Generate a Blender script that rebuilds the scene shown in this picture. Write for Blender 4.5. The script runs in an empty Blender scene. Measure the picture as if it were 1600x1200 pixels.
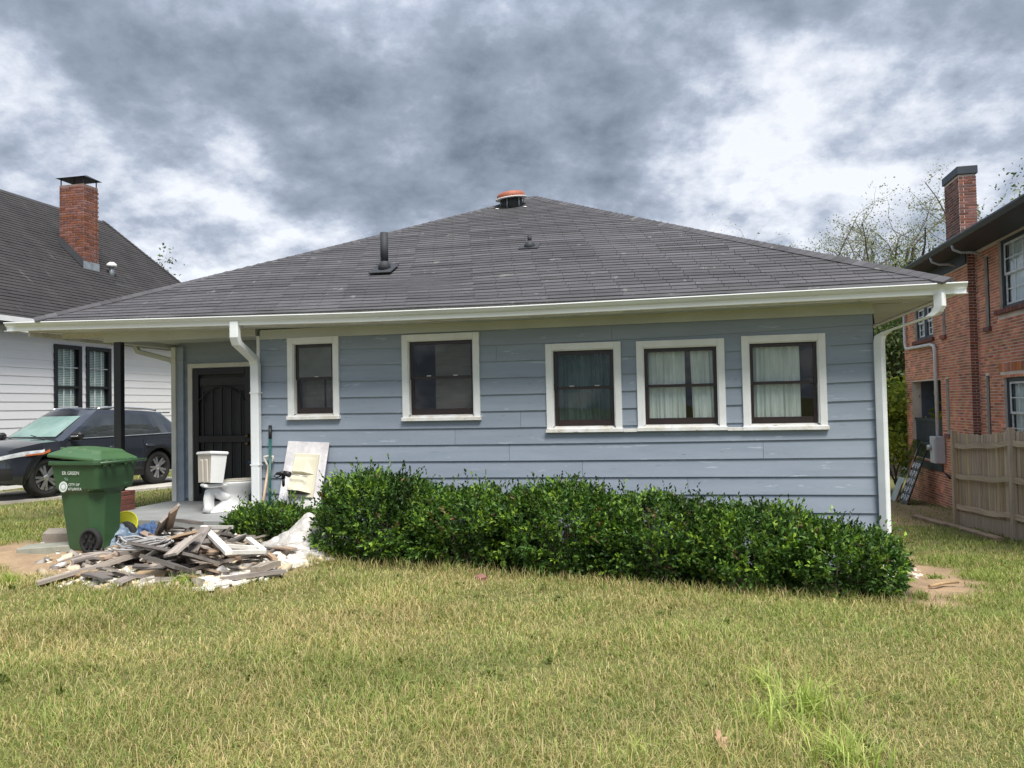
import bpy, math, random
import numpy as np
from mathutils import Vector, Matrix

SC = bpy.context.scene
COL = SC.collection
rnd = random.Random(7)
rng = np.random.default_rng(7)
R = math.radians

# ------------------------------------------------------------------ camera
FPX = 1200.0
CAMZ = 1.5
PITCH = math.atan(35 / FPX)
ROLL = math.atan(0.02)
_F = Vector((0, math.cos(PITCH), math.sin(PITCH)))
_U0 = Vector((0, -math.sin(PITCH), math.cos(PITCH)))
_X0 = Vector((1, 0, 0))
_R = _X0 * math.cos(ROLL) - _U0 * math.sin(ROLL)
_U = _U0 * math.cos(ROLL) + _X0 * math.sin(ROLL)
cam_data = bpy.data.cameras.new('camera')
cam_data.sensor_width = 36.0
cam_data.lens = 27.0
cam_data.clip_start = 0.05
cam_data.clip_end = 2000
cam = bpy.data.objects.new('camera', cam_data)
COL.objects.link(cam)
cam.matrix_world = Matrix(((_R.x, _U.x, -_F.x, 0), (_R.y, _U.y, -_F.y, 0), (_R.z, _U.z, -_F.z, CAMZ), (0, 0, 0, 1)))
SC.camera = cam
SC.view_settings.view_transform = 'Standard'
SC.view_settings.look = 'None'
SC.view_settings.gamma = 1
SC.view_settings.use_curve_mapping = False
SC.view_settings.exposure = 1.0
try:
    SC.cycles.use_denoising = True
    SC.cycles.max_bounces = 8
    SC.cycles.transparent_max_bounces = 12
    SC.cycles.sample_clamp_indirect = 6
except Exception:
    pass

# ------------------------------------------------------------------ sky
SUN_EL, SUN_AZ = R(60), R(156)      # azimuth clockwise from +Y: behind the camera, a little to the right
world = bpy.data.worlds.new('World')
SC.world = world
world.use_nodes = True
wt = world.node_tree
for n in list(wt.nodes):
    wt.nodes.remove(n)


class NT:
    """small helper to write node trees"""
    def __init__(self, tree):
        self.t = tree

    def n(self, typ, ins=None, **kw):
        nd = self.t.nodes.new(typ)
        for k, v in kw.items():
            setattr(nd, k, v)
        for k, v in (ins or {}).items():
            if isinstance(v, bpy.types.NodeSocket):
                self.t.links.new(v, nd.inputs[k])
            else:
                nd.inputs[k].default_value = v
        return nd

    def math(self, op, a, b=0.0, c=None, clamp=False):
        ins = {0: a, 1: b}
        if c is not None:
            ins[2] = c
        return self.n('ShaderNodeMath', ins, operation=op, use_clamp=clamp).outputs[0]

    def mix(self, fac, a, b, blend='MIX'):
        nd = self.t.nodes.new('ShaderNodeMix')
        nd.data_type = 'RGBA'
        nd.blend_type = blend
        for sock, v in ((nd.inputs[0], fac), (nd.inputs[6], a), (nd.inputs[7], b)):
            if isinstance(v, bpy.types.NodeSocket):
                self.t.links.new(v, sock)
            elif sock.type == 'RGBA':
                sock.default_value = tuple(v)[:3] + (1,)
            else:
                sock.default_value = v
        return nd.outputs[2]

    def ramp(self, fac, stops, interp='LINEAR'):
        nd = self.t.nodes.new('ShaderNodeValToRGB')
        cr = nd.color_ramp
        cr.interpolation = interp
        while len(cr.elements) < len(stops):
            cr.elements.new(0.5)
        for e, (p, c) in zip(cr.elements, stops):
            e.position = p
            e.color = (c, c, c, 1) if isinstance(c, (int, float)) else tuple(c)[:3] + (1,)
        if isinstance(fac, bpy.types.NodeSocket):
            self.t.links.new(fac, nd.inputs[0])
        return nd.outputs[0]

    def noise(self, vec, scale, detail=4, rough=0.55, dist=0.0):
        nd = self.t.nodes.new('ShaderNodeTexNoise')
        nd.inputs['Scale'].default_value = scale
        nd.inputs['Detail'].default_value = detail
        nd.inputs['Roughness'].default_value = rough
        nd.inputs['Distortion'].default_value = dist
        if vec is not None:
            self.t.links.new(vec, nd.inputs['Vector'])
        return nd.outputs[0]


def cam_dir(px, py):
    return (_F + _R * ((px - 800) / FPX) + _U * ((600 - py) / FPX)).normalized()


W = NT(wt)
tc = W.n('ShaderNodeTexCoord')
dirv = W.n('ShaderNodeVectorMath', {0: tc.outputs['Generated']}, operation='NORMALIZE').outputs[0]
sep = W.n('ShaderNodeSeparateXYZ', {0: dirv})
zz = W.math('MAXIMUM', sep.outputs[2], 0.0)
den = W.math('ADD', zz, 0.42)
qx = W.math('DIVIDE', sep.outputs[0], den)
qy = W.math('DIVIDE', sep.outputs[1], den)
q = W.n('ShaderNodeCombineXYZ', {0: qx, 1: qy, 2: 0.0}).outputs[0]
q = W.n('ShaderNodeVectorMath', {0: q, 1: (3.7, 1.3, 0.4)}, operation='ADD').outputs[0]
big = W.noise(q, 2.4, 3, 0.5, 0.0)
med = W.noise(q, 6.0, 8, 0.58, 0.0)
fine = W.noise(q, 19.0, 6, 0.7, 0.0)
t = W.math('MULTIPLY_ADD', big, 0.34, W.math('MULTIPLY', med, 0.66))
t = W.math('MULTIPLY_ADD', fine, 0.16, t)          # about 0.58 on average
t = W.math('MULTIPLY_ADD', t, 1.18, -0.115)
# swollen tops catch more light than the undersides
q2 = W.n('ShaderNodeVectorMath', {0: q, 1: (0.030, -0.060, 0.0)}, operation='ADD').outputs[0]
relief = W.math('SUBTRACT', med, W.noise(q2, 6.0, 8, 0.58, 0.0))
t = W.math('MULTIPLY_ADD', relief, 0.38, t)
# heavy and thin places in the overcast, as the photograph shows them
LUMPS = [((250, 60), 0.16, 120), ((420, 60), 0.10, 150), ((200, 140), 0.12, 250), ((400, 170), 0.12, 250), ((540, 190), 0.13, 300), ((800, 60), 0.12, 160), ((760, 140), 0.14, 260), ((900, 130), 0.15, 260),
         ((1020, 90), 0.10, 260), ((1060, 160), 0.12, 420), ((600, 285), 0.16, 330), ((720, 280), 0.12, 330), ((480, 290), 0.10, 400), ((880, 290), 0.08, 300), ((1390, 165), 0.19, 480), ((1190, 20), 0.10, 400), ((1530, 70), 0.06, 160), ((60, 60), 0.05, 200),
         ((950, 310), 0.06, 300), ((1180, 290), 0.07, 600), ((1460, 250), 0.06, 500), ((100, 250), 0.05, 500),
         ((1215, 165), -0.30, 380), ((1170, 225), -0.12, 420), ((1060, 230), -0.10, 500), ((1370, 245), -0.20, 600), ((630, 140), -0.27, 800), ((300, 225), -0.16, 420), ((380, 250), -0.10, 500), ((40, 185), -0.17, 420), ((150, 215), -0.10, 500),
         ((440, 370), -0.18, 300), ((320, 380), -0.12, 400), ((1250, 345), -0.17, 320), ((1130, 350), -0.10, 400), ((230, 310), -0.14, 420), ((1560, 190), -0.12, 350), ((1440, 320), -0.10, 400), ((1300, 80), -0.08, 350), ((680, 235), -0.05, 600)]
for (px, py), amp, k in LUMPS:
    d = cam_dir(px, py)
    dp = W.n('ShaderNodeVectorMath', {0: dirv, 1: tuple(d)}, operation='DOT_PRODUCT').outputs['Value']
    e = W.math('EXPONENT', W.math('MULTIPLY', W.math('SUBTRACT', dp, 1.0), float(k)))
    t = W.math('MULTIPLY_ADD', e, amp * 0.60, t)
cloud = W.ramp(t, [(0.33, (0.50, 0.51, 0.53)), (0.43, (0.375, 0.400, 0.45)), (0.54, (0.245, 0.280, 0.342)), (0.66, (0.172, 0.204, 0.255)), (0.94, (0.088, 0.112, 0.148))])
sky = W.n('ShaderNodeTexSky', sky_type='NISHITA', sun_disc=False, sun_elevation=SUN_EL, sun_rotation=SUN_AZ)
sky_dim = W.mix(1.0, sky.outputs[0], (0.10, 0.10, 0.10), 'MULTIPLY')
cover = W.ramp(t, [(0.30, 0.86), (0.45, 1.0)])
col = W.mix(cover, sky_dim, cloud)
# an overcast sky is brightest overhead
gain = W.math('MULTIPLY_ADD', W.math('SUBTRACT', W.math('MAXIMUM', zz, 0.42), 0.42), 1.2, 1.0)
bg = W.n('ShaderNodeBackground', {'Color': col, 'Strength': gain})
wo = W.n('ShaderNodeOutputWorld', {'Surface': bg.outputs[0]})

# ------------------------------------------------------------------ sun behind thin cloud
sun_d = bpy.data.lights.new('sun', 'SUN')
sun_d.energy = 3.0
sun_d.angle = R(26)
sun_d.color = (1.0, 0.96, 0.90)
sun = bpy.data.objects.new('sun', sun_d)
COL.objects.link(sun)
_sd = Vector((math.cos(SUN_EL) * math.sin(SUN_AZ), math.cos(SUN_EL) * math.cos(SUN_AZ), math.sin(SUN_EL)))
sun.rotation_euler = _sd.to_track_quat('Z', 'Y').to_euler()
sun.location = (0, -5, 20)

# ------------------------------------------------------------------ places
TH = R(12.5)                      # the houses stand turned a little against the view
P0 = Vector((0, 10, 0))
UD = Vector((math.cos(TH), -math.sin(TH), 0))
VD = Vector((math.sin(TH), math.cos(TH), 0))


def H(u, v, z=0.0):
    return P0 + UD * u + VD * v + Vector((0, 0, z))


def to_uv(x, y):
    dx, dy = x, y - 10
    return dx * math.cos(TH) - dy * math.sin(TH), dx * math.sin(TH) + dy * math.cos(TH)


_GY = [0, 9, 13.5, 16.7, 24, 60, 400]
_GZ = [0, -.66, -1.03, -1.25, -1.6, -2.4, -2.4]


def ground_z(x, y):
    x = np.asarray(x, float)
    y = np.asarray(y, float)
    s = np.clip((.04 + .007 * x) / .075, .13, 1)
    z = np.interp(y, _GY, _GZ) * s
    return z + 0.012 * np.sin(x * 1.7 + 0.6 * y) * np.sin(y * 1.3 - 0.4 * x) * np.clip(y / 4, 0, 1)


def gz(x, y):
    return float(ground_z(x, y))


def at_ground(px, py, h=0.0):
    """the place on the ground (raised by h) seen at that point of the photograph"""
    d = cam_dir(px, py)
    c = Vector((0, 0, CAMZ))
    t = 3.0
    for _ in range(120):
        p = c + d * t
        t -= (p.z - gz(p.x, p.y) - h) / d.z * 0.5
    return c + d * t


# ------------------------------------------------------------------ objects
def tag(o, label=None, cat=None, group=None, kind=None):
    if label:
        o['label'] = label
    if cat:
        o['category'] = cat
    if group:
        o['group'] = group
    if kind:
        o['kind'] = kind
    return o


def empty(name, loc, rz=0.0, label=None, cat=None, group=None, rot=None):
    o = bpy.data.objects.new(name, None)
    COL.objects.link(o)
    o.empty_display_size = 0.2
    o.location = loc
    o.rotation_euler = rot if rot is not None else (0, 0, rz)
    return tag(o, label, cat, group)


def link(name, me, mat=None, parent=None, loc=None, rot=None):
    if mat is not None and len(me.materials) == 0:
        me.materials.append(mat)
    o = bpy.data.objects.new(name, me)
    COL.objects.link(o)
    if parent is not None:
        o.parent = parent
    if loc is not None:
        o.location = loc
    if rot is not None:
        o.rotation_euler = rot
    return o


class MB:
    """collects simple shapes, then links them as one mesh object"""
    def __init__(self):
        self.v, self.f, self.sm = [], [], []

    def add(self, vs, fs, smooth=False):
        b = len(self.v)
        self.v.extend([tuple(x) for x in vs])
        for f in fs:
            self.f.append(tuple(i + b for i in f))
            self.sm.append(smooth)
        return self

    def box(self, x0, x1, y0, y1, z0, z1):
        vs = [(x0, y0, z0), (x1, y0, z0), (x1, y1, z0), (x0, y1, z0), (x0, y0, z1), (x1, y0, z1), (x1, y1, z1), (x0, y1, z1)]
        return self.add(vs, [(0, 3, 2, 1), (4, 5, 6, 7), (0, 1, 5, 4), (1, 2, 6, 5), (2, 3, 7, 6), (3, 0, 4, 7)])

    def bbox(self, x0, x1, y0, y1, z0, z1, b=0.004, M=None):
        """box with chamfered edges"""
        cx, cy, cz = (x0 + x1) / 2, (y0 + y1) / 2, (z0 + z1) / 2
        hx, hy, hz = (x1 - x0) / 2, (y1 - y0) / 2, (z1 - z0) / 2
        b = min(b, hx * .9, hy * .9, hz * .9)
        vs, idx = [], {}
        for sx in (-1, 1):
            for sy in (-1, 1):
                for sz in (-1, 1):
                    for a in range(3):
                        h = [hx, hy, hz]
                        for k in range(3):
                            if k != a:
                                h[k] -= b
                        idx[(sx, sy, sz, a)] = len(vs)
                        vs.append((cx + sx * h[0], cy + sy * h[1], cz + sz * h[2]))
        fs = []
        for a in range(3):
            o1, o2 = [(1, 2), (2, 0), (0, 1)][a]
            for s in (-1, 1):
                loop = []
                for p, q_ in ((-1, -1), (1, -1), (1, 1), (-1, 1)):
                    k = [0, 0, 0]
                    k[a], k[o1], k[o2] = s, p, q_
                    loop.append(idx[(*k, a)])
                fs.append(tuple(loop if s > 0 else loop[::-1]))
        for a in range(3):
            o1, o2 = [(1, 2), (2, 0), (0, 1)][a]
            for p in (-1, 1):
                for q_ in (-1, 1):
                    k0, k1 = [0, 0, 0], [0, 0, 0]
                    k0[a], k1[a] = -1, 1
                    k0[o1] = k1[o1] = p
                    k0[o2] = k1[o2] = q_
                    loop = [idx[(*k0, o1)], idx[(*k1, o1)], idx[(*k1, o2)], idx[(*k0, o2)]]
                    fs.append(tuple(loop if p * q_ > 0 else loop[::-1]))
        for sx in (-1, 1):
            for sy in (-1, 1):
                for sz in (-1, 1):
                    loop = [idx[(sx, sy, sz, 0)], idx[(sx, sy, sz, 1)], idx[(sx, sy, sz, 2)]]
                    fs.append(tuple(loop if sx * sy * sz > 0 else loop[::-1]))
        if M is not None:
            vs = [tuple(M @ Vector(x)) for x in vs]
        return self.add(vs, fs)

    def prism(self, poly, a0, a1, axis='y', smooth=False):
        """polygon (two coordinates) pushed along an axis; axis y: poly is (x, z), axis x: (y, z), axis z: (x, y)"""
        def p3(p, a):
            return (p[0], a, p[1]) if axis == 'y' else ((a, p[0], p[1]) if axis == 'x' else (p[0], p[1], a))
        n = len(poly)
        vs = [p3(p, a0) for p in poly] + [p3(p, a1) for p in poly]
        fs = [tuple(range(n))[::-1], tuple(range(n, 2 * n))]
        self.add(vs, fs)
        b = len(self.v) - 2 * n
        for i in range(n):
            j = (i + 1) % n
            self.f.append((b + i, b + j, b + n + j, b + n + i))
            self.sm.append(smooth)
        return self

    def tube(self, pts, r, n=8, caps=True, smooth=True, flat=1.0):
        pts = [Vector(p) for p in pts]
        rs = r if isinstance(r, (list, tuple)) else [r] * len(pts)
        up0 = None
        rings = []
        for i, p in enumerate(pts):
            d = (pts[min(i + 1, len(pts) - 1)] - pts[max(i - 1, 0)])
            d = d.normalized() if d.length > 1e-9 else Vector((0, 0, 1))
            if up0 is None:
                up0 = Vector((0, 0, 1)) if abs(d.z) < 0.9 else Vector((0, 1, 0))
            a = d.cross(up0)
            a = a.normalized() if a.length > 1e-6 else d.orthogonal().normalized()
            b = a.cross(d).normalized()
            up0 = b
            rings.append([p + (a * math.cos(2 * math.pi * k / n) * rs[i] + b * math.sin(2 * math.pi * k / n) * rs[i] * flat) for k in range(n)])
        vs = [x for ring in rings for x in ring]
        fs = []
        for i in range(len(rings) - 1):
            for k in range(n):
                k2 = (k + 1) % n
                fs.append((i * n + k, i * n + k2, (i + 1) * n + k2, (i + 1) * n + k))
        self.add(vs, fs, smooth)
        if caps:
            b = len(self.v) - len(vs)
            self.f.append(tuple(b + k for k in range(n))[::-1])
            self.sm.append(False)
            self.f.append(tuple(b + (len(rings) - 1) * n + k for k in range(n)))
            self.sm.append(False)
        return self

    def rtube(self, pts, w, d, side):
        """rectangular pipe along pts, w across 'side', d the other way"""
        pts = [Vector(p) for p in pts]
        side = Vector(side).normalized()
        vs = []
        for i, p in enumerate(pts):
            if i == 0:
                t1 = t2 = (pts[1] - pts[0]).normalized()
            elif i == len(pts) - 1:
                t1 = t2 = (pts[-1] - pts[-2]).normalized()
            else:
                t1, t2 = (pts[i] - pts[i - 1]).normalized(), (pts[i + 1] - pts[i]).normalized()
            tt = (t1 + t2).normalized()
            nn = side.cross(tt).normalized()
            k = 1 / max(0.5, tt.dot(t1))
            c = [(-1, -1), (1, -1), (1, 1), (-1, 1)]
            ch = 0.22
            for (sx, sy) in ((-1 + ch, -1), (1 - ch, -1), (1, -1 + ch), (1, 1 - ch), (1 - ch, 1), (-1 + ch, 1), (-1, 1 - ch), (-1, -1 + ch)):
                vs.append(p + side * sx * w / 2 + nn * sy * d / 2 * k)
        fs = []
        n = 8
        for i in range(len(pts) - 1):
            for k in range(n):
                k2 = (k + 1) % n
                fs.append((i * n + k, i * n + k2, (i + 1) * n + k2, (i + 1) * n + k))
        fs.append(tuple(range(n))[::-1])
        fs.append(tuple(range((len(pts) - 1) * n, len(pts) * n)))
        return self.add(vs, fs)

    def lathe(self, prof, n=24, c=(0, 0, 0), M=None, smooth=True, caps=True):
        """profile of (r, z) turned about z"""
        vs, fs = [], []
        for r, z in prof:
            for k in range(n):
                a = 2 * math.pi * k / n
                vs.append(Vector((r * math.cos(a), r * math.sin(a), z)))
        for i in range(len(prof) - 1):
            for k in range(n):
                k2 = (k + 1) % n
                fs.append((i * n + k, i * n + k2, (i + 1) * n + k2, (i + 1) * n + k))
        if caps and prof[0][0] > 1e-5:
            fs.append(tuple(range(n))[::-1])
        if caps and prof[-1][0] > 1e-5:
            fs.append(tuple(range((len(prof) - 1) * n, len(prof) * n)))
        if M is not None:
            vs = [M @ x for x in vs]
        vs = [x + Vector(c) for x in vs]
        return self.add(vs, fs, smooth)

    def mesh(self, name):
        me = bpy.data.meshes.new(name)
        me.from_pydata([tuple(x) for x in self.v], [], self.f)
        me.polygons.foreach_set('use_smooth', self.sm)
        me.validate()
        me.update()
        return me

    def build(self, name, mat, parent=None, loc=None, rot=None):
        return link(name, self.mesh(name), mat, parent, loc, rot)


def tri_mesh(name, verts, tris, cols=None, smooth=False):
    """fast mesh from numpy arrays; cols is one colour per vertex"""
    me = bpy.data.meshes.new(name)
    verts = np.ascontiguousarray(verts, np.float32)
    tris = np.ascontiguousarray(tris, np.int32)
    me.vertices.add(len(verts))
    me.vertices.foreach_set('co', verts.ravel())
    me.loops.add(tris.size)
    me.loops.foreach_set('vertex_index', tris.ravel())
    me.polygons.add(len(tris))
    k = tris.shape[1]
    me.polygons.foreach_set('loop_start', np.arange(0, tris.size, k, dtype=np.int32))
    if smooth:
        me.polygons.foreach_set('use_smooth', np.ones(len(tris), bool))
    if cols is not None:
        at = me.color_attributes.new('tint', 'FLOAT_COLOR', 'POINT')
        c = np.ones((len(verts), 4), np.float32)
        c[:, :3] = cols
        at.data.foreach_set('color', c.ravel())
    me.update()
    me.validate()
    return me


# ------------------------------------------------------------------ materials
def mat_base(name):
    m = bpy.data.materials.new(name)
    m.use_nodes = True
    nt = NT(m.node_tree)
    bs = m.node_tree.nodes['Principled BSDF']
    return m, nt, bs


def M_(name, col, rough=0.6, col2=None, scale=6.0, contrast=(0.35, 0.65), fine=0.12, bump=0.15, bscale=60.0, stretch=(1, 1, 1), metal=0.0,
       rand=0.0, spec=0.5, coat=0.0, spots=None, coord='Object', bdist=0.01, hue=0.0):
    """colour with two noise scales, optional spots (colour, scale, threshold, stretch), bump and per-object variation"""
    m, N, bs = mat_base(name)
    L = m.node_tree.links
    tc = N.n('ShaderNodeTexCoord')
    vec = tc.outputs[coord]
    info = N.n('ShaderNodeObjectInfo')
    off = N.math('MULTIPLY', info.outputs['Random'], 37.0)
    offv = N.n('ShaderNodeCombineXYZ', {0: off, 1: off, 2: off}).outputs[0]
    if rand > 0:
        vec = N.n('ShaderNodeVectorMath', {0: vec, 1: offv}, operation='ADD').outputs[0]
    mp = N.n('ShaderNodeMapping', {'Vector': vec, 'Scale': stretch})
    vec2 = mp.outputs[0]
    c2 = col2 if col2 else tuple(x * 0.72 for x in col)
    f = N.ramp(N.noise(vec2, scale, 5, 0.6), [(contrast[0], 0.0), (contrast[1], 1.0)])
    c = N.mix(f, col, c2)
    fn = N.noise(vec2, bscale, 3, 0.6)
    if fine > 0:
        g = N.math('MULTIPLY_ADD', N.math('SUBTRACT', fn, 0.5), fine * 3.0, 1.0)
        gc = N.n('ShaderNodeCombineColor', {0: g, 1: g, 2: g}).outputs[0]
        c = N.mix(1.0, c, gc, 'MULTIPLY')
    if rand > 0:
        g = N.math('MULTIPLY_ADD', N.math('SUBTRACT', info.outputs['Random'], 0.5), 2 * rand, 1.0)
        gc = N.n('ShaderNodeCombineColor', {0: g, 1: g, 2: g}).outputs[0]
        c = N.mix(1.0, c, gc, 'MULTIPLY')
        if hue > 0:
            r2 = N.math('FRACT', N.math('MULTIPLY', info.outputs['Random'], 17.31))
            c = N.n('ShaderNodeHueSaturation', {'Color': c, 'Hue': N.math('MULTIPLY_ADD', N.math('SUBTRACT', r2, 0.5), hue, 0.5), 'Saturation': N.math('MULTIPLY_ADD', r2, 0.5, 0.75)}).outputs[0]
    for sp in (spots or []):
        sc, ss, th, st = sp
        sm = N.n('ShaderNodeMapping', {'Vector': vec, 'Scale': st})
        sf = N.ramp(N.noise(sm.outputs[0], ss, 6, 0.65), [(th, 0.0), (th + 0.03, 1.0)])
        c = N.mix(sf, c, sc)
    L.new(c, bs.inputs['Base Color'])
    bs.inputs['Roughness'].default_value = rough
    bs.inputs['Metallic'].default_value = metal
    bs.inputs['Specular IOR Level'].default_value = spec
    if coat:
        bs.inputs['Coat Weight'].default_value = coat
        bs.inputs['Coat Roughness'].default_value = 0.05
    if bump > 0:
        bp = N.n('ShaderNodeBump', {'Height': fn, 'Strength': bump, 'Distance': bdist})
        L.new(bp.outputs[0], bs.inputs['Normal'])
    return m


def M_tint(name, rough=0.55, trans=0.25, spec=0.4, patch=None, gain=1.0, hue_noise=0.0):
    """foliage and grass: colour from the mesh's own tint, light also passing through"""
    m, N, bs = mat_base(name)
    L = m.node_tree.links
    at = N.n('ShaderNodeAttribute', attribute_name='tint')
    c = at.outputs['Color']
    geo = N.n('ShaderNodeNewGeometry')
    if patch:
        pos = geo.outputs['Position']
        f = N.ramp(N.noise(pos, patch[1], 4, 0.6), [(0.40, 0.0), (0.62, 1.0)])
        c = N.mix(N.math('MULTIPLY', f, patch[2]), c, patch[0], 'MULTIPLY')
    L.new(c, bs.inputs['Base Color'])
    bs.inputs['Roughness'].default_value = rough
    bs.inputs['Specular IOR Level'].default_value = spec
    tr = N.n('ShaderNodeBsdfTranslucent', {'Color': N.mix(1.0, c, (1.1, 1.25, 0.6), 'MULTIPLY')})
    ms = N.n('ShaderNodeMixShader', {0: trans, 1: bs.outputs[0], 2: tr.outputs[0]})
    L.new(ms.outputs[0], m.node_tree.nodes['Material Output'].inputs[0])
    return m


def M_glass(name, tint=(0.9, 0.95, 0.93), rough=0.02, wav=0.0, refl=1.0):
    m, N, bs = mat_base(name)
    L = m.node_tree.links
    tr = N.n('ShaderNodeBsdfTransparent', {'Color': tuple(tint) + (1,)})
    gl = N.n('ShaderNodeBsdfGlossy', {'Color': (1, 1, 1, 1), 'Roughness': rough})
    fr = N.n('ShaderNodeFresnel', {'IOR': 1.5})
    if wav:
        tcn = N.n('ShaderNodeTexCoord')
        bp = N.n('ShaderNodeBump', {'Height': N.noise(tcn.outputs['Object'], 2.5, 1), 'Strength': wav, 'Distance': 0.05})
        L.new(bp.outputs[0], gl.inputs['Normal'])
        L.new(bp.outputs[0], fr.inputs['Normal'])
    geo = N.n('ShaderNodeNewGeometry')
    front = N.math('SUBTRACT', 1.0, geo.outputs['Backfacing'])
    k = N.math('MULTIPLY', N.math('MULTIPLY', fr.outputs[0], refl, clamp=True), front)
    ms = N.n('ShaderNodeMixShader', {0: k, 1: tr.outputs[0], 2: gl.outputs[0]})
    L.new(ms.outputs[0], m.node_tree.nodes['Material Output'].inputs[0])
    return m
# ------------------------------------------------------------------ ground
def poly_dist(poly, u, v):
    """signed distance to a polygon, negative inside"""
    u = np.asarray(u, float)
    v = np.asarray(v, float)
    d = np.full(u.shape, 1e9)
    inside = np.zeros(u.shape, bool)
    n = len(poly)
    for i in range(n):
        (x0, y0), (x1, y1) = poly[i], poly[(i + 1) % n]
        ex, ey = x1 - x0, y1 - y0
        tt = np.clip(((u - x0) * ex + (v - y0) * ey) / (ex * ex + ey * ey), 0, 1)
        d = np.minimum(d, np.hypot(u - x0 - tt * ex, v - y0 - tt * ey))
        if abs(ey) > 1e-9:
            c = ((y0 <= v) != (y1 <= v)) & (u < (x1 - x0) * (v - y0) / ey + x0)
            inside ^= c
    return np.where(inside, -d, d)


DIRT_L = [(-7.6, -2.7), (-6.6, -2.1), (-5.7, -1.3), (-4.5, -0.85), (-3.5, -0.3), (-1.9, -1.1), (-1.55, -1.9), (-2.2, -3.30), (-3.2, -3.25), (-4.4, -3.35), (-5.4, -3.1), (-6.8, -3.5)]
DIRT_R = [(3.8, -2.0), (4.6, -1.75), (5.35, -0.5), (5.45, 1.0), (5.35, 2.7), (4.95, 3.0), (4.6, 1.0), (4.45, -0.2), (4.1, -1.0)]
BED = [(-3.6, -0.15), (-2.3, -1.55), (-1.4, -1.72), (4.1, -1.70), (4.6, -0.9), (4.5, 0.2), (-3.6, 0.2)]
PATH_R = [(4.7, 8.2), (6.9, 8.3), (7.9, 8.6), (8.9, 9.0), (9.0, 17.0), (4.2, 17.0)]


def wob(u, v):
    return 0.16 * np.sin(u * 3.1 + 1.3 * np.sin(v * 2.3)) + 0.10 * np.sin(v * 5.3 + u * 4.1) + 0.06 * np.sin(u * 11 + v * 7)


def zones(x, y):
    u = x * math.cos(TH) - (y - 10) * math.sin(TH)
    v = x * math.sin(TH) + (y - 10) * math.cos(TH)
    w = wob(u, v)
    dl = np.clip(0.5 - (poly_dist(DIRT_L, u, v) + w) / 0.35, 0, 1)
    dr = np.clip(0.5 - (poly_dist(DIRT_R, u, v) + w * .8) / 0.3, 0, 1)
    pr = 0.62 * np.clip(0.5 - (poly_dist(PATH_R, u, v) + w) / 0.6, 0, 1)
    bed = np.clip(0.5 - (poly_dist(BED, u, v) + w * .5) / 0.2, 0, 1)
    return np.maximum(np.maximum(dl, dr), pr), bed, u, v


def grid(a, b, s):
    return list(np.arange(a, b, s))


gx = np.array([-500, -200, -100, -60, -42, -32, -26, -21] + grid(-18, 20, 0.14) + [20.5, 22, 25, 30, 38, 50, 80, 140, 500])
gy = np.array([-300, -100, -40, -15, -6] + grid(-2, 26, 0.14) + [26.5, 28, 31, 36, 44, 60, 90, 150, 600])
GX, GY = np.meshgrid(gx, gy)
GZv = ground_z(GX, GY)
zd, zb_, _, _ = zones(GX, GY)
nx_, ny_ = len(gx), len(gy)
vs = np.stack([GX, GY, GZv + 0.02 * zd * np.sin(GX * 9) * np.sin(GY * 8.3)], -1).reshape(-1, 3)
ii = (np.arange(ny_ - 1)[:, None] * nx_ + np.arange(nx_ - 1)[None, :]).ravel()
quads = np.stack([ii, ii + 1, ii + nx_ + 1, ii + nx_], -1)
me = tri_mesh('ground', vs, quads, np.stack([zd.ravel(), zb_.ravel(), np.zeros(zd.size)], -1), smooth=True)
m_ground, N, bs = mat_base('ground')
at = N.n('ShaderNodeAttribute', attribute_name='tint')
sp = N.n('ShaderNodeSeparateColor', {0: at.outputs['Color']})
pos = N.n('ShaderNodeNewGeometry').outputs['Position']
n1 = N.ramp(N.noise(pos, 1.3, 5, 0.6), [(0.36, 0), (0.64, 1)])
n2 = N.noise(pos, 45, 4, 0.7)
lawn = N.mix(n1, (0.175, 0.150, 0.065), (0.125, 0.135, 0.050))
dirt = N.mix(N.ramp(N.noise(pos, 3.0, 6, 0.65), [(0.35, 0), (0.68, 1)]), (0.40, 0.285, 0.175), (0.27, 0.19, 0.125))
mulch = N.mix(n2, (0.075, 0.058, 0.04), (0.028, 0.022, 0.017))
c = N.mix(sp.outputs[0], lawn, dirt)
c = N.mix(sp.outputs[1], c, mulch)
g = N.math('MULTIPLY_ADD', N.math('SUBTRACT', n2, 0.5), 1.1, 1.0)
c = N.mix(1.0, c, N.n('ShaderNodeCombineColor', {0: g, 1: g, 2: g}).outputs[0], 'MULTIPLY')
N.t.links.new(c, bs.inputs['Base Color'])
bs.inputs['Roughness'].default_value = 0.95
bs.inputs['Specular IOR Level'].default_value = 0.15
bp = N.n('ShaderNodeBump', {'Height': N.noise(pos, 30, 6, 0.7), 'Strength': 0.5, 'Distance': 0.03})
N.t.links.new(bp.outputs[0], bs.inputs['Normal'])
ground = link('ground', me, m_ground)
tag(ground, kind='structure')

# concrete drive: two ribbons with a worn strip between them
m_conc = M_('pale_concrete', (0.50, 0.47, 0.42), 0.9, (0.38, 0.35, 0.31), 2.5, fine=0.2, bump=0.3, spots=[((0.25, 0.23, 0.2), 9, 0.63, (1, 1, 1))])


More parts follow.
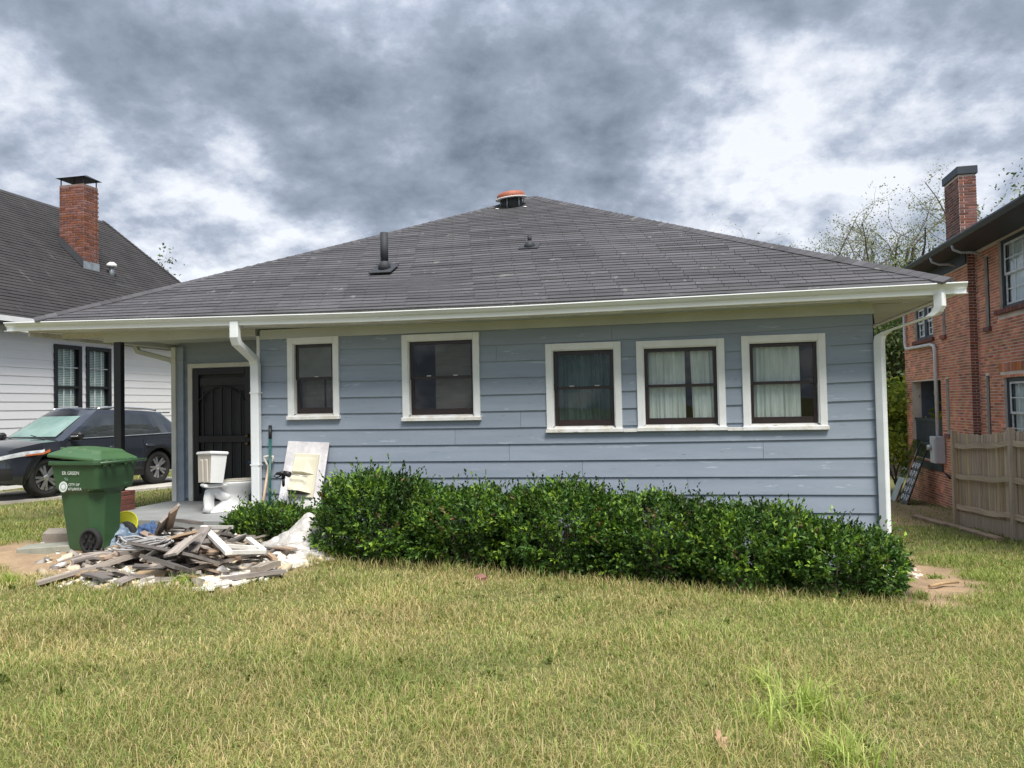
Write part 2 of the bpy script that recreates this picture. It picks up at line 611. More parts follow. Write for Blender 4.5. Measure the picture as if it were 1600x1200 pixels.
def ground_strip(name, u0, v0, u1, v1, w, h, mat, n=24):
    """a slab of width w (towards -u) that follows the ground"""
    mb = MB()
    d = Vector((u1 - u0, v1 - v0, 0)).normalized()
    side = Vector((-d.y, d.x, 0))
    rows = []
    for i in range(n + 1):
        k = i / n
        r = []
        for s in (0.0, w):
            p = H(u0 + (u1 - u0) * k + side.x * s, v0 + (v1 - v0) * k + side.y * s)
            z = gz(p.x, p.y)
            r += [(p.x, p.y, z + h), (p.x, p.y, z - 0.12)]
        rows.append(r)
    vs = [x for r in rows for x in r]
    fs = []
    for i in range(n):
        a, b = i * 4, (i + 1) * 4
        fs += [(a, b, b + 2, a + 2), (a + 1, b + 1, b, a), (a + 2, b + 2, b + 3, a + 3)]
    fs += [(0, 2, 3, 1), (n * 4, n * 4 + 1, n * 4 + 3, n * 4 + 2)]
    mb.add(vs, fs)
    return mb.build(name, mat)


tag(ground_strip('driveway', -10.35, 1.9, -8.05, 7.6, 0.95, 0.05, m_conc), kind='structure')
tag(ground_strip('driveway', -11.75, 2.5, -9.45, 8.2, 0.95, 0.05, m_conc), kind='structure')
tag(ground_strip('driveway', -8.05, 7.62, -5.0, 15.2, 2.4, 0.05, m_conc), kind='structure')

# ------------------------------------------------------------------ blue house
m_blue = M_('blue_grey_paint', (0.290, 0.336, 0.398), 0.55, (0.243, 0.286, 0.346), 1.1, fine=0.05, bump=0.12, bscale=45, stretch=(0.6, 1, 5),
            spots=[((0.38, 0.43, 0.50), 5.0, 0.63, (0.5, 1, 4.0)), ((0.17, 0.19, 0.22), 6.0, 0.655, (0.7, 1, 9.0)), ((0.62, 0.66, 0.70), 9.0, 0.735, (1, 1, 1.6))], rand=0.045)
# separate boards vary slightly in tone, each with its own weathering
m_blue2 = m_blue
m_cream = M_('cream_trim_paint', (0.66, 0.66, 0.62), 0.55, (0.55, 0.54, 0.49), 3.0, fine=0.06, bump=0.1, spots=[((0.36, 0.31, 0.24), 8, 0.70, (1, 1, 1))])
m_white = M_('white_trim_paint', (0.83, 0.84, 0.83), 0.5, (0.74, 0.745, 0.73), 4.0, fine=0.05, bump=0.08, spots=[((0.48, 0.42, 0.34), 9, 0.72, (1, 1, 1))])
m_sill = M_('peeling_white_paint', (0.84, 0.845, 0.84), 0.55, (0.68, 0.65, 0.58), 6.0, fine=0.08, bump=0.1, spots=[((0.42, 0.34, 0.25), 11, 0.62, (0.6, 1, 3))])
m_gutter = M_('white_gutter_metal', (0.79, 0.815, 0.82), 0.38, (0.71, 0.735, 0.735), 2.5, fine=0.03, bump=0.03, stretch=(0.4, 1, 2), spots=[((0.40, 0.38, 0.31), 7, 0.70, (0.25, 1, 1))])
m_fascia = M_('weathered_white_board', (0.70, 0.68, 0.66), 0.7, (0.50, 0.47, 0.45), 5.0, fine=0.1, bump=0.15, stretch=(0.5, 1, 1), spots=[((0.22, 0.18, 0.16), 8, 0.66, (0.35, 1, 1))])
m_soffit = M_('grey_green_soffit', (0.55, 0.565, 0.55), 0.7, (0.46, 0.47, 0.45), 2.0, fine=0.06, bump=0.1, stretch=(0.4, 1, 1), spots=[((0.22, 0.19, 0.14), 7, 0.69, (0.4, 1, 1))])
m_sash = M_('dark_brown_sash', (0.030, 0.018, 0.018), 0.35, (0.022, 0.014, 0.014), 5, fine=0.05, bump=0.03)
m_glass = M_glass('window_glass', (0.95, 0.975, 0.965), 0.01, 0.06, 1.0)
m_room = M_('dark_room', (0.055, 0.052, 0.048), 0.9, (0.03, 0.03, 0.03), 1, bump=0)
m_curtain = M_('pale_green_curtain', (0.64, 0.66, 0.635), 0.9, (0.46, 0.49, 0.47), 3, fine=0.05, bump=0.1, stretch=(8, 1, 0.6))
m_dimcurtain = M_('deep_green_curtain', (0.10, 0.16, 0.15), 0.9, (0.06, 0.10, 0.10), 3, fine=0.05, bump=0.1, stretch=(8, 1, 0.6))
m_blind = M_('brown_blind', (0.13, 0.11, 0.09), 0.85, (0.10, 0.085, 0.07), 3, bump=0.05, stretch=(1, 1, 9))
m_frost = M_('hazy_glass', (0.16, 0.175, 0.175), 0.45, (0.10, 0.11, 0.11), 2.2, fine=0.05, bump=0.05)
m_latch = M_('worn_metal', (0.62, 0.60, 0.56), 0.35, metal=0.6, bump=0.05)

house = empty('blue_house', H(0, 0), -TH, 'single storey blue grey clapboard house with a dark hipped roof', 'house')
_house_inv = None


def part(mb, name, mat, parent=house, label=None, kind=None):
    o = mb.build(name, mat, parent)
    return tag(o, label, None, None, kind)


# windows: u from, u to, bottom, top of the white casing
WINS = [(-3.180, -2.412, 1.378, 2.512), (-1.498, -0.424, 1.332, 2.487), (0.456, 1.418, 1.156, 2.292), (1.610, 2.678, 1.160, 2.284), (2.878, 3.840, 1.153, 2.300)]
EXPO = 0.2155


def board_bottom(k, u):
    a = max(0.0, min(1.0, (9 - k) / 8))
    return 0.582 + (9 - k) * EXPO + a * 0.055 * (u / 3.6) ** 2 + 0.012 * (1 - a) * (u / 4)


JOINTS = {0: [], 1: [1.31], 2: [-0.2], 3: [], 4: [2.2], 5: [], 6: [0.11, 2.9], 7: [-0.78], 8: [-0.05, 3.1], 9: [0.9], 10: [2.2], 11: [-1.2], 12: [1], 13: [3]}


def make_siding(u_a, u_b, ks, wins, top=None, voff=0.0, joints=None):
    for k in ks:
        marks = {u_a, u_b}
        for w in wins:
            marks |= {w[0] + 0.03, w[1] - 0.03}
        js = [j for j in (joints or {}).get(k, []) if u_a < j < u_b]
        marks |= set(js)
        marks = sorted(x for x in marks if u_a <= x <= u_b)
        mb = MB()
        slabs = []

        def flush():
            if slabs:
                m = MB()
                for (ua, ub, z0f, z1f, base) in slabs:
                    n = max(1, int((ub - ua) / 0.4))
                    vs = []
                    for i in range(n + 1):
                        u = ua + (ub - ua) * i / n
                        zb = base(u)
                        z0, z1 = z0f(u), z1f(u)

                        def vv(z):
                            return voff - 0.026 + 0.020 * max(0, min(1, (z - zb) / (EXPO + 0.02)))
                        vs += [(u, vv(z0), z0), (u, vv(z1), z1), (u, voff + 0.0, z0), (u, voff + 0.0, z1)]
                    fs = []
                    for i in range(n):
                        a, b = i * 4, (i + 1) * 4
                        fs += [(a, b, b + 1, a + 1), (a, a + 2, b + 2, b), (a + 1, b + 1, b + 3, a + 3)]
                    fs += [(0, 1, 3, 2), (n * 4, n * 4 + 2, n * 4 + 3, n * 4 + 1)]
                    m.add(vs, fs)
                part(m, 'siding_board', m_blue)
            slabs.clear()

        for ua, ub in zip(marks[:-1], marks[1:]):
            if ub - ua < 1e-4:
                continue
            mid = (ua + ub) / 2
            base = (lambda kk: (lambda u: board_bottom(kk, u)))(k)
            z0f = base
            z1f = (lambda kk: (lambda u: min(board_bottom(kk, u) + EXPO + 0.02, top if top else 9)))(k)
            zb, zt = base(mid), z1f(mid)
            blocked = False
            for w in wins:
                if w[0] < mid < w[1]:
                    lo, hi = w[2] + 0.03, w[3] - 0.03
                    if zb >= lo - 0.01 and zt <= hi + 0.01:
                        blocked = True
                    elif zb < lo < zt and lo - zb > 0.012:
                        z1f = (lambda x: (lambda u: x))(lo)
                    elif zb < hi < zt and zt - hi > 0.012:
                        z0f = (lambda x: (lambda u: x))(hi)
                    elif not (zt <= lo or zb >= hi):
                        blocked = True
            if blocked:
                flush()
                continue
            if ua in js:
                flush()
            g0 = 0.002 if ua in js else 0
            g1 = 0.002 if ub in js else 0
            slabs.append((ua + g0, ub - g1, z0f, z1f, base))
        flush()


make_siding(-3.61, 4.375, range(0, 15), WINS, top=2.60, joints=JOINTS)
# recessed porch wall and the bit of wall beside the porch
make_siding(-5.775, -3.61, range(0, 12), [(-5.575, -4.42, -0.5, 2.30)], top=2.62, voff=1.2)
# backing sheets: the wall behind the boards, with the openings left free
bk = MB()
us = sorted({-3.62, 4.37} | {w[0] + .05 for w in WINS} | {w[1] - .05 for w in WINS})
for ua, ub in zip(us[:-1], us[1:]):
    mid = (ua + ub) / 2
    w = [w for w in WINS if w[0] < mid < w[1]]
    if w:
        bk.box(ua, ub, 0.002, 0.07, -1.0, w[0][2] + .05)
        bk.box(ua, ub, 0.002, 0.07, w[0][3] - .05, 2.62)
    else:
        bk.box(ua, ub, 0.002, 0.07, -1.0, 2.62)
bk.box(-3.62, -3.55, 0.072, 1.2, -0.6, 2.62)
bk.box(-5.78, -5.52, 1.202, 1.27, -0.6, 2.62)
bk.box(-4.44, -3.62, 1.202, 1.27, -0.6, 2.62)
bk.box(-5.52, -4.44, 1.202, 1.27, 2.20, 2.62)
bk.box(-5.78, -5.71, 1.272, 13.0, -0.9, 2.62)
bk.box(4.30, 4.37, 0.072, 13.0, -2.0, 2.62)
bk.box(-5.70, 4.29, 12.9, 13.0, -2.0, 2.62)
part(bk, 'wall', m_blue)
# side wall clapboards on the right, seen only as stepped ends at the corner
for k in range(0, 15):
    zb = board_bottom(k, 4.3)
    m = MB()
    zt = min(zb + EXPO + .02, 2.62)
    m.add([(4.398, -0.022, zb), (4.398, 12.9, zb), (4.376, 12.9, zt), (4.376, -0.006, zt), (4.37, -0.022, zb), (4.37, 12.9, zb)],
          [(0, 1, 2, 3), (4, 5, 1, 0)])
    part(m, 'siding_board', m_blue)
# corner board at the left corner of the front wall, and posts at the porch corner
part(MB().bbox(-3.66, -3.612, -0.028, 0.10, -0.5, 2.56, 0.003), 'corner_board', m_white)
part(MB().bbox(-5.86, -5.78, 1.10, 1.32, 0.09, 2.56, 0.003), 'corner_board', m_cream)
part(MB().bbox(-5.778, -5.66, 1.13, 1.199, 0.09, 2.56, 0.003), 'corner_board', m_blue, label='blue grey painted corner board')
# frieze along the wall head and across the porch as a beam
part(MB().bbox(-3.60, 4.385, -0.036, -0.0265, 2.505, 2.64, 0.002), 'frieze_board', m_soffit)
part(MB().bbox(-6.14, -3.664, -0.05, 0.07, 2.56, 2.755, 0.004), 'porch_beam', m_soffit)
part(MB().bbox(-6.14, -6.02, 0.072, 12.9, 2.56, 2.66, 0.004), 'porch_beam', m_soffit)
part(MB().box(-6.96, -6.141, 0.06, 0.085, 2.655, 2.76), 'soffit_board', m_fascia)
part(MB().box(-6.02, -3.62, 0.071, 1.2, 2.625, 2.645), 'porch_ceiling', m_soffit)
part(MB().box(-6.02, -5.79, 1.201, 12.9, 2.625, 2.645), 'porch_ceiling', m_soffit)

# window units
def wavy(u0, u1, v, z0, z1, waves, amp, lean=0.0):
    m = MB()
    n = waves * 8
    vs = []
    ph = rnd.random() * 6
    for i in range(n + 1):
        x = u0 + (u1 - u0) * i / n
        y = v + amp * math.sin(2 * math.pi * waves * i / n + 1.9 * math.sin(i * 0.21 + ph)) + 0.4 * amp * math.sin(i * 1.7 + ph)
        vs += [(x, y, z0), (x + lean, y * 0.5 + v * 0.5, z1)]
    m.add(vs, [(2 * i, 2 * i + 2, 2 * i + 3, 2 * i + 1) for i in range(n)], True)
    return m


def make_window(w, kind, lab):
    u0, u1, z0, z1 = w
    tw = 0.082
    m = MB()
    # casing: two stepped boards each side, head and the inner reveal
    for a, b in ((u0, u0 + tw), (u1 - tw, u1)):
        m.bbox(a, b, -0.050, 0.0, z0 + 0.03, z1, 0.004)
    m.bbox(u0 + tw + .0005, u1 - tw - .0005, -0.050, 0.0, z1 - tw, z1, 0.004)
    iu0, iu1, iz0, iz1 = u0 + tw, u1 - tw, z0 + 0.075, z1 - tw
    m.box(iu0 - 0.004, iu0 + 0.012, -0.034, 0.072, iz0, iz1 + .002)
    m.box(iu1 - 0.012, iu1 + 0.004, -0.034, 0.072, iz0, iz1 + .002)
    m.box(iu0 + 0.013, iu1 - 0.013, -0.033, 0.072, iz1 - 0.012, iz1 + .003)
    win = part(m, 'window', m_white if kind < 3 else m_white, label=lab)
    s = MB()
    s.bbox(u0 - 0.012, u1 + 0.012, -0.072, 0.0, z0 - 0.003, z0 + 0.045, 0.004)
    s.add([(iu0, -0.055, z0 + .046), (iu1, -0.055, z0 + .046), (iu1, 0.075, z0 + .082), (iu0, 0.075, z0 + .082), (iu0, -0.055, z0 + .02), (iu1, -0.055, z0 + .02)],
          [(0, 1, 2, 3), (4, 5, 1, 0)])
    part(s, 'sill', m_sill, win)
    su0, su1 = iu0 + 0.013, iu1 - 0.013
    zm = iz0 + (iz1 - iz0) * 0.5
    st = 0.042
    # upper sash outside, lower sash one step further in
    for (za, zb, vo, bot, topr) in ((zm - 0.018, iz1 - 0.013, 0.018, 0.036, 0.045), (iz0 + 0.006, zm + 0.018, 0.046, 0.075, 0.034)):
        f = MB()
        f.bbox(su0, su0 + st, vo, vo + 0.026, za, zb, 0.003)
        f.bbox(su1 - st, su1, vo, vo + 0.026, za, zb, 0.003)
        f.bbox(su0 + st + .0004, su1 - st - .0004, vo, vo + 0.026, za, za + bot, 0.003)
        f.bbox(su0 + st + .0004, su1 - st - .0004, vo, vo + 0.026, zb - topr, zb, 0.003)
        part(f, 'sash', m_sash, win)
        upper = vo < 0.03
        pm = m_frost if (kind == 0 and upper) else m_glass
        part(MB().box(su0 + st - .004, su1 - st + .004, vo + 0.010, vo + 0.014, za + bot - .004, zb - topr + .004), 'pane', pm, win)
    la = MB()
    for x in ([0.55] if kind in (0, 4) else [0.3, 0.72]):
        la.bbox(su0 + (su1 - su0) * x - 0.03, su0 + (su1 - su0) * x + 0.03, 0.008, 0.0175, zm + 0.018, zm + 0.030, 0.002)
    part(la, 'sash_lock', m_latch, win)
    # the room behind
    r_ = MB()
    a, b, c_, d_ = su0 - .01, su1 + .01, iz0 - .01, iz1 + .01
    v0_, v1_ = 0.0735, 1.1
    vs = [(a, v0_, c_), (b, v0_, c_), (b, v0_, d_), (a, v0_, d_), (a - .3, v1_, c_ - .3), (b + .3, v1_, c_ - .3), (b + .3, v1_, d_ + .1), (a - .3, v1_, d_ + .1)]
    r_.add(vs, [(4, 7, 6, 5), (0, 3, 7, 4), (1, 5, 6, 2), (2, 6, 7, 3), (0, 4, 5, 1)])
    part(r_, 'room', m_room, win)
    W_ = su1 - su0
    if kind == 0:
        part(wavy(su0 + .02, su1 - .22, 0.16, iz0, zm + .05, 3, 0.008), 'curtain', m_blind, win)
        part(wavy(su1 - .20, su1 - .02, 0.17, iz0, zm + .05, 2, 0.008), 'curtain', m_blind, win)
    elif kind == 1:
        part(wavy(su0 + W_ * .36, su1 - .06, 0.14, iz0, iz1, 2, 0.004), 'blind', m_blind, win)
    elif kind == 2:
        part(wavy(su0 + .0, su0 + W_ * .58, 0.22, iz0, iz1, 5, 0.018), 'curtain', m_dimcurtain, win)
        part(wavy(su0 + W_ * .56, su1, 0.26, iz0, iz1, 5, 0.018), 'curtain', m_dimcurtain, win)
    elif kind == 3:
        part(wavy(su0 + .01, su0 + W_ * .565, 0.105, iz0, iz1, 7, 0.016), 'curtain', m_curtain, win)
        part(wavy(su0 + W_ * .665, su1 - .01, 0.105, iz0, iz1, 4, 0.016, -0.02), 'curtain', m_curtain, win)
    else:
        part(wavy(su0 + .01, su0 + W_ * .76, 0.105, iz0, iz1, 8, 0.016), 'curtain', m_curtain, win)
    return win


for i, (w, lab) in enumerate(zip(WINS, ['narrow window with hazy upper glass', 'dark window with a brown blind inside', 'window reflecting the sky with dark green curtains', 'window with parted pale curtains', 'window with a pale curtain across most of it'])):
    make_window(w, i, lab)
# one long apron board under the three right windows
part(MB().bbox(1.4315, 1.5965, -0.066, -0.0265, 1.150, 1.192, 0.003), 'sill_apron', m_sill)
part(MB().bbox(2.6915, 2.8645, -0.066, -0.0265, 1.151, 1.192, 0.003), 'sill_apron', m_sill)

# porch floor, post, pier
m_porch = M_('grey_painted_concrete', (0.27, 0.28, 0.28), 0.8, (0.21, 0.215, 0.21), 2.0, fine=0.12, bump=0.15)
part(MB().bbox(-5.93, -3.62, -0.78, 1.19, -0.45, 0.09, 0.012), 'porch_floor', m_porch)
part(MB().bbox(-4.55, -3.68, -1.35, -0.782, -0.45, -0.03, 0.012), 'porch_step', m_conc)
m_black = M_('black_paint', (0.010, 0.011, 0.014), 0.35, (0.014, 0.014, 0.016), 4, fine=0.05, bump=0.04)
part(MB().bbox(-5.985, -5.865, -0.03, 0.06, 0.375, 2.558, 0.006), 'porch_post', m_black)
m_brick_pier = M_('red_brick', (0.22, 0.075, 0.05), 0.85, (0.15, 0.05, 0.04), 9, fine=0.2, bump=0.4, rand=0.25)
m_mortar = M_('mortar', (0.34, 0.28, 0.24), 0.9, (0.26, 0.20, 0.17), 12, fine=0.15, bump=0.3)
pier = part(MB().box(-6.045, -5.80, -0.135, 0.165, -0.5, 0.36), 'pier', m_mortar)
for i in range(12):
    z0 = -0.43 + i * 0.068
    if z0 > .33:
        break
    o_ = 0.05 * (i % 2)
    for (a, b) in ((-6.055, -5.90 - o_), (-5.89 - o_, -5.79)):
        part(MB().bbox(a, b, -0.145, 0.175, z0, z0 + 0.057, 0.004), 'brick', m_brick_pier, pier)

# security door: dark frame, panel behind, bars, arched top
m_doorpanel = M_('charcoal_door', (0.030, 0.032, 0.034), 0.6, (0.022, 0.024, 0.025), 3, fine=0.08, bump=0.05)
m_iron = M_('black_iron', (0.006, 0.006, 0.008), 0.4, bump=0.05)
m_brass = M_('dark_brass', (0.20, 0.13, 0.06), 0.35, metal=0.8, bump=0.02)
du0, du1, dz0, dz1 = -5.50, -4.475, 0.092, 2.20
dv = 1.165
fr = MB()
fr.bbox(-5.585, -5.505, dv - .03, dv + .035, 0.09, 2.285, 0.004)
fr.bbox(-4.47, -4.40, dv - .03, dv + .035, 0.09, 2.285, 0.004)
fr.bbox(-5.504, -4.471, dv - .03, dv + .035, 2.215, 2.285, 0.004)
part(fr, 'door_casing', m_cream)
d = MB()
d.bbox(du0, du0 + .10, dv - .015, dv + .03, dz0, dz1, .004)
d.bbox(du1 - .10, du1, dv - .015, dv + .03, dz0, dz1, .004)
d.bbox(du0 + .1005, du1 - .1005, dv - .015, dv + .03, dz1 - .10, dz1, .004)
d.bbox(du0 + .1005, du1 - .1005, dv - .015, dv + .03, dz0, dz0 + .12, .004)
d.bbox(du0 + .1005, du1 - .1005, dv - .012, dv + .03, 1.02, 1.13, .004)
door = part(d, 'door', m_iron)
part(MB().box(du0 + .05, du1 - .05, dv + .045, dv + .06, dz0, dz1), 'door_panel', m_doorpanel, door)
for i in range(5):
    x = du0 + .10 + (du1 - du0 - .20) * (i + .5) / 5
    zt = 1.78 + 0.13 * (1 - ((x - (du0 + du1) / 2) / 0.45) ** 2)
    part(MB().box(x - .011, x + .011, dv - .02, dv + .004, 1.131, zt), 'bar', m_iron, door)
    part(MB().box(x - .011, x + .011, dv - .02, dv + .004, dz0 + .121, 1.019), 'bar', m_iron, door)
arc = [(du0 + .10 + (du1 - du0 - .2) * i / 16, dv - .008, 1.68 + 0.23 * (1 - ((i / 8) - 1) ** 2)) for i in range(17)]
part(MB().tube(arc, 0.014, 6), 'bar', m_iron, door, label='arched top bar')
part(MB().box(du0 + .11, du1 - .11, dv + .010, dv + .018, 1.93, 2.05), 'rail', m_doorpanel, door)
for z in (1.0, 1.12):
    part(MB().lathe([(0.0, 0.05), (.028, .045), (.032, .03), (.018, .012), (.026, 0.0)], 14, (du1 - .055, dv - .016, z), Matrix.Rotation(R(90), 3, 'X')), 'knob', m_brass, door)

# gutter with its profile, following the old eave line
GUT = [(-7.29, 2.834), (-5.2, 2.792), (-3.13, 2.753), (-1.87, 2.730), (0.15, 2.716), (2.15, 2.725), (3.7, 2.732), (5.217, 2.738)]


def gut_top(u):
    return float(np.interp(u, [g[0] for g in GUT], [g[1] for g in GUT]))


def gutter_run(pts, dirn):
    """pts: list of (u, v, top z) ; dirn: outward direction in plan; K-style section"""
    prof = [(0.0, 0.0), (0.012, 0.008), (0.014, -0.004), (0.004, -0.014), (-0.012, -0.040), (-0.040, -0.060), (-0.048, -0.110), (-0.115, -0.114), (-0.118, -0.02), (-0.112, -0.02), (-0.110, -0.106), (-0.052, -0.102), (-0.046, -0.064), (-0.008, -0.02)]
    m = MB()
    vs = []
    for (u, v, z) in pts:
        for (o_, h_) in prof:
            vs.append((u + dirn[0] * o_, v + dirn[1] * o_, z + h_))
    n = len(prof)
    fs = []
    for i in range(len(pts) - 1):
        for k in range(n):
            k2 = (k + 1) % n
            fs.append((i * n + k, (i + 1) * n + k, (i + 1) * n + k2, i * n + k2))
    fs.append(tuple(range(n)))
    fs.append(tuple(range((len(pts) - 1) * n, len(pts) * n))[::-1])
    return m.add(vs, fs)


GV = -0.66
part(gutter_run([(u, GV, gut_top(u)) for u in np.linspace(-7.26, 5.19, 40)], (0, -1)), 'gutter', m_gutter)
part(gutter_run([(-7.26, v, 2.834) for v in (-0.52, 12.6)], (-1, 0)), 'gutter', m_gutter)
part(gutter_run([(5.19, v, 2.738) for v in (-0.52, 12.6)], (1, 0)), 'gutter', m_gutter)
# end caps that close the two corners
for x in (-7.26, 5.19):
    z = gut_top(x)
    s = -1 if x < 0 else 1
    part(MB().prism([(x, GV), (x + s * .0, GV + .118), (x - s * .11, GV + .118), (x - s * .11, GV)], z - .112, z - .118, 'z'), 'gutter_corner', m_gutter)

# fascia board behind the gutter, soffit below
def strip_uz(pts_top, pts_bot, v0, v1):
    m = MB()
    vs = []
    for (u, zt), (_, zb) in zip(pts_top, pts_bot):
        vs += [(u, v0, zb), (u, v0, zt), (u, v1, zt), (u, v1, zb)]
    n = len(pts_top)
    fs = []
    for i in range(n - 1):
        a, b = i * 4, i * 4 + 4
        for k in range(4):
            k2 = (k + 1) % 4
            fs.append((a + k, b + k, b + k2, a + k2))
    fs += [(0, 1, 2, 3), ((n - 1) * 4 + 3, (n - 1) * 4 + 2, (n - 1) * 4 + 1, (n - 1) * 4)]
    return m.add(vs, fs)


ZA, ZB_ = 2.875, 2.785           # eave heights at the two ends of the shingles
EA, EB, EC = Vector((-6.74, -0.60, ZA)), Vector((5.0, -0.60, ZB_)), Vector((-0.65, 5.30, 5.69))


def eave_z(u):
    k = (u - EA.x) / (EB.x - EA.x)
    return ZA + (ZB_ - ZA) * k - 0.030 * math.sin(math.pi * max(0, min(1, k)))


uu = np.linspace(-6.95, 5.03, 40)
part(strip_uz([(u, min(eave_z(u) - 0.012, eave_z(u) - .012)) for u in uu], [(u, gut_top(u) - 0.13) for u in uu], -0.535, -0.515), 'fascia', m_fascia)
part(MB().box(-6.97, -6.951, -0.535, 12.6, 2.64, 2.80), 'fascia', m_fascia)
part(MB().box(5.031, 5.05, -0.535, 12.6, 2.62, 2.77), 'fascia', m_fascia)
sf = MB()
vs, fs = [], []
for u in uu:
    vs += [(u, -0.516, gut_top(u) - 0.115), (u, 0.08, gut_top(u) - 0.115 + 0.015)]
fs = [(2 * i, 2 * i + 2, 2 * i + 3, 2 * i + 1) for i in range(len(uu) - 1)]
sf.add(vs, fs)
sf.add([(4.38, 0.08, 2.632), (5.03, 0.08, 2.632), (5.03, 12.6, 2.632), (4.38, 12.6, 2.632)], [(0, 1, 2, 3)])
sf.add([(-6.95, 0.08, 2.70), (-6.02, 0.08, 2.66), (-6.02, 12.6, 2.66), (-6.95, 12.6, 2.70)], [(0, 1, 2, 3)])
part(sf, 'soffit', m_soffit)

# downspouts
sd = (1, 0, 0)
part(MB().rtube([(-3.63, -0.60, 2.70), (-3.63, -0.60, 2.50), (-3.632, -0.56, 2.42), (-3.640, -0.14, 2.23), (-3.64, -0.092, 2.15), (-3.64, -0.092, 0.16), (-3.64, -0.15, 0.06), (-3.64, -0.26, 0.0)], 0.125, 0.085, sd), 'downspout', m_gutter)
part(MB().rtube([(4.93, -0.59, 2.64), (4.93, -0.59, 2.50), (4.905, -0.565, 2.44), (4.86, -0.53, 2.40), (4.50, -0.14, 2.285), (4.435, -0.08, 2.235), (4.425, -0.075, 2.17), (4.425, -0.075, -0.42), (4.43, -0.14, -0.50), (4.44, -0.25, -0.55)], 0.105, 0.085, (0.75, -0.66, 0)), 'downspout', m_gutter)
part(MB().rtube([(-6.66, 1.30, 2.70), (-6.66, 1.30, 2.60), (-6.62, 1.30, 2.53), (-6.01, 1.30, 2.37), (-5.92, 1.30, 2.31), (-5.905, 1.30, 2.22), (-5.905, 1.30, 0.1), (-5.93, 1.25, 0.02)], 0.075, 0.075, (0, 1, 0)), 'downspout', m_soffit, label='dull grey downspout at the porch corner')
for (x, y, z) in ((-3.64, -0.05, 1.75), (-3.64, -0.05, 0.75)):
    part(MB().box(x - .068, x + .068, y - .088, y + .02, z, z + .02), 'downspout_strap', m_gutter)

# ------------------------------------------------------------------ roof of the blue house
m_shingle = M_('charcoal_shingle', (0.092, 0.089, 0.096), 0.88, (0.064, 0.062, 0.067), 1.5, fine=0.22, bump=0.55, bscale=130, rand=0.22, hue=0.03, spec=0.35,
               stretch=(1, 1, 1), spots=[((0.15, 0.145, 0.14), 3.0, 0.64, (1.2, 0.4, 1))])
m_deck = M_('roof_felt', (0.05, 0.05, 0.055), 0.9, bump=0.1)
EAVE = (EB - EA)
eL = EAVE.length
ex = EAVE.normalized()
nrm = ex.cross(EC - EA).normalized()
es = nrm.cross(ex).normalized()
apx, apy = (EC - EA).dot(ex), (EC - EA).dot(es)
rf = MB()
D_ = -nrm * 0.02
rr = Vector((EC.x, 9.0, EC.z - 0.02))
A2, B2 = Vector((EA.x, 13.2, ZA)), Vector((EB.x, 13.2, ZB_))
sink = Vector((0, 0, -0.03))
rf.add([EA + sink, EB + sink, EC + sink, A2 + sink, B2 + sink, rr + sink], [(0, 1, 2), (1, 4, 5, 2), (3, 0, 2, 5), (4, 3, 5)])
roof = part(rf, 'roof', m_deck)


def roof_pt(a, s, n=0.0):
    """along the eave, up the slope, above it; the old eave sags a little"""
    k = max(0, min(1, a / eL))
    sag = -0.030 * math.sin(math.pi * k) * max(0, 1 - s / 5.0) - 0.018 * math.sin(a * 1.3 + s * 0.9) * min(1, s) * max(0, (1 - s / 6.5))
    return EA + ex * a + es * s + nrm * (n + sag)


COURSE = 0.128
ncourse = int(apy / COURSE)
pieces = []
for i in range(ncourse):
    s0 = i * COURSE
    lo, hi = apx * s0 / apy, eL - (eL - apx) * s0 / apy
    off = (i % 6) * 0.152 + rnd.uniform(-.02, .02)
    a = lo - (off % 0.914)
    while a < hi:
        pieces.append((i, max(a, lo), min(a + 0.914, hi), a))
        a += 0.914


def shingle_geo(mb, i, a0, a1, abase):
    s0, s1 = i * COURSE - 0.008, (i + 1) * COURSE + 0.02
    lift = rnd.uniform(0.0, 0.004)
    # three tabs with a narrow slot between
    for k in range(3):
        x0, x1 = abase + k * 0.3047 + 0.0025, abase + (k + 1) * 0.3047 - 0.0025
        x0, x1 = max(x0, a0), min(x1, a1)
        if x1 - x0 < 0.02:
            continue
        j = rnd.uniform(-.003, .003)
        t0, t1 = 0.011 + lift, 0.003
        p = [roof_pt(x0, s0 + j, t0), roof_pt(x1, s0 + j, t0), roof_pt(x1, s1, t1), roof_pt(x0, s1, t1), roof_pt(x0, s0 + j, 0.001), roof_pt(x1, s0 + j, 0.001)]
        mb.add(p, [(0, 1, 2, 3), (4, 5, 1, 0), (4, 0, 3), (1, 5, 2)])


full = sorted(pieces, key=lambda p: (-(p[2] - p[1]) * (1.0 - p[0] / 70.0)))
keep = set(id(p) for p in full[:300])
rest = MB()
for p in pieces:
    if id(p) in keep:
        m = MB()
        shingle_geo(m, *p)
        if m.v:
            part(m, 'shingle', m_shingle, roof)
    else:
        shingle_geo(rest, *p)
part(rest, 'small_shingles', m_shingle, roof, kind='stuff')
# starter course hanging over the eave
st = MB()
na = 60
vs = []
for k in range(na + 1):
    a = eL * k / na
    w_ = 0.006 * math.sin(k * 1.1) + 0.004 * math.sin(k * 2.9)
    vs += [roof_pt(a, -0.055 + w_, 0.010) + Vector((0, 0, -0.02)), roof_pt(a, 0.05, 0.012), roof_pt(a, -0.055 + w_, -0.004) + Vector((0, 0, -0.022))]
st.add(vs, [(3 * k, 3 * k + 3, 3 * k + 4, 3 * k + 1) for k in range(na)] + [(3 * k + 2, 3 * k + 5, 3 * k + 3, 3 * k) for k in range(na)])
part(st, 'starter_strip', m_shingle, roof)
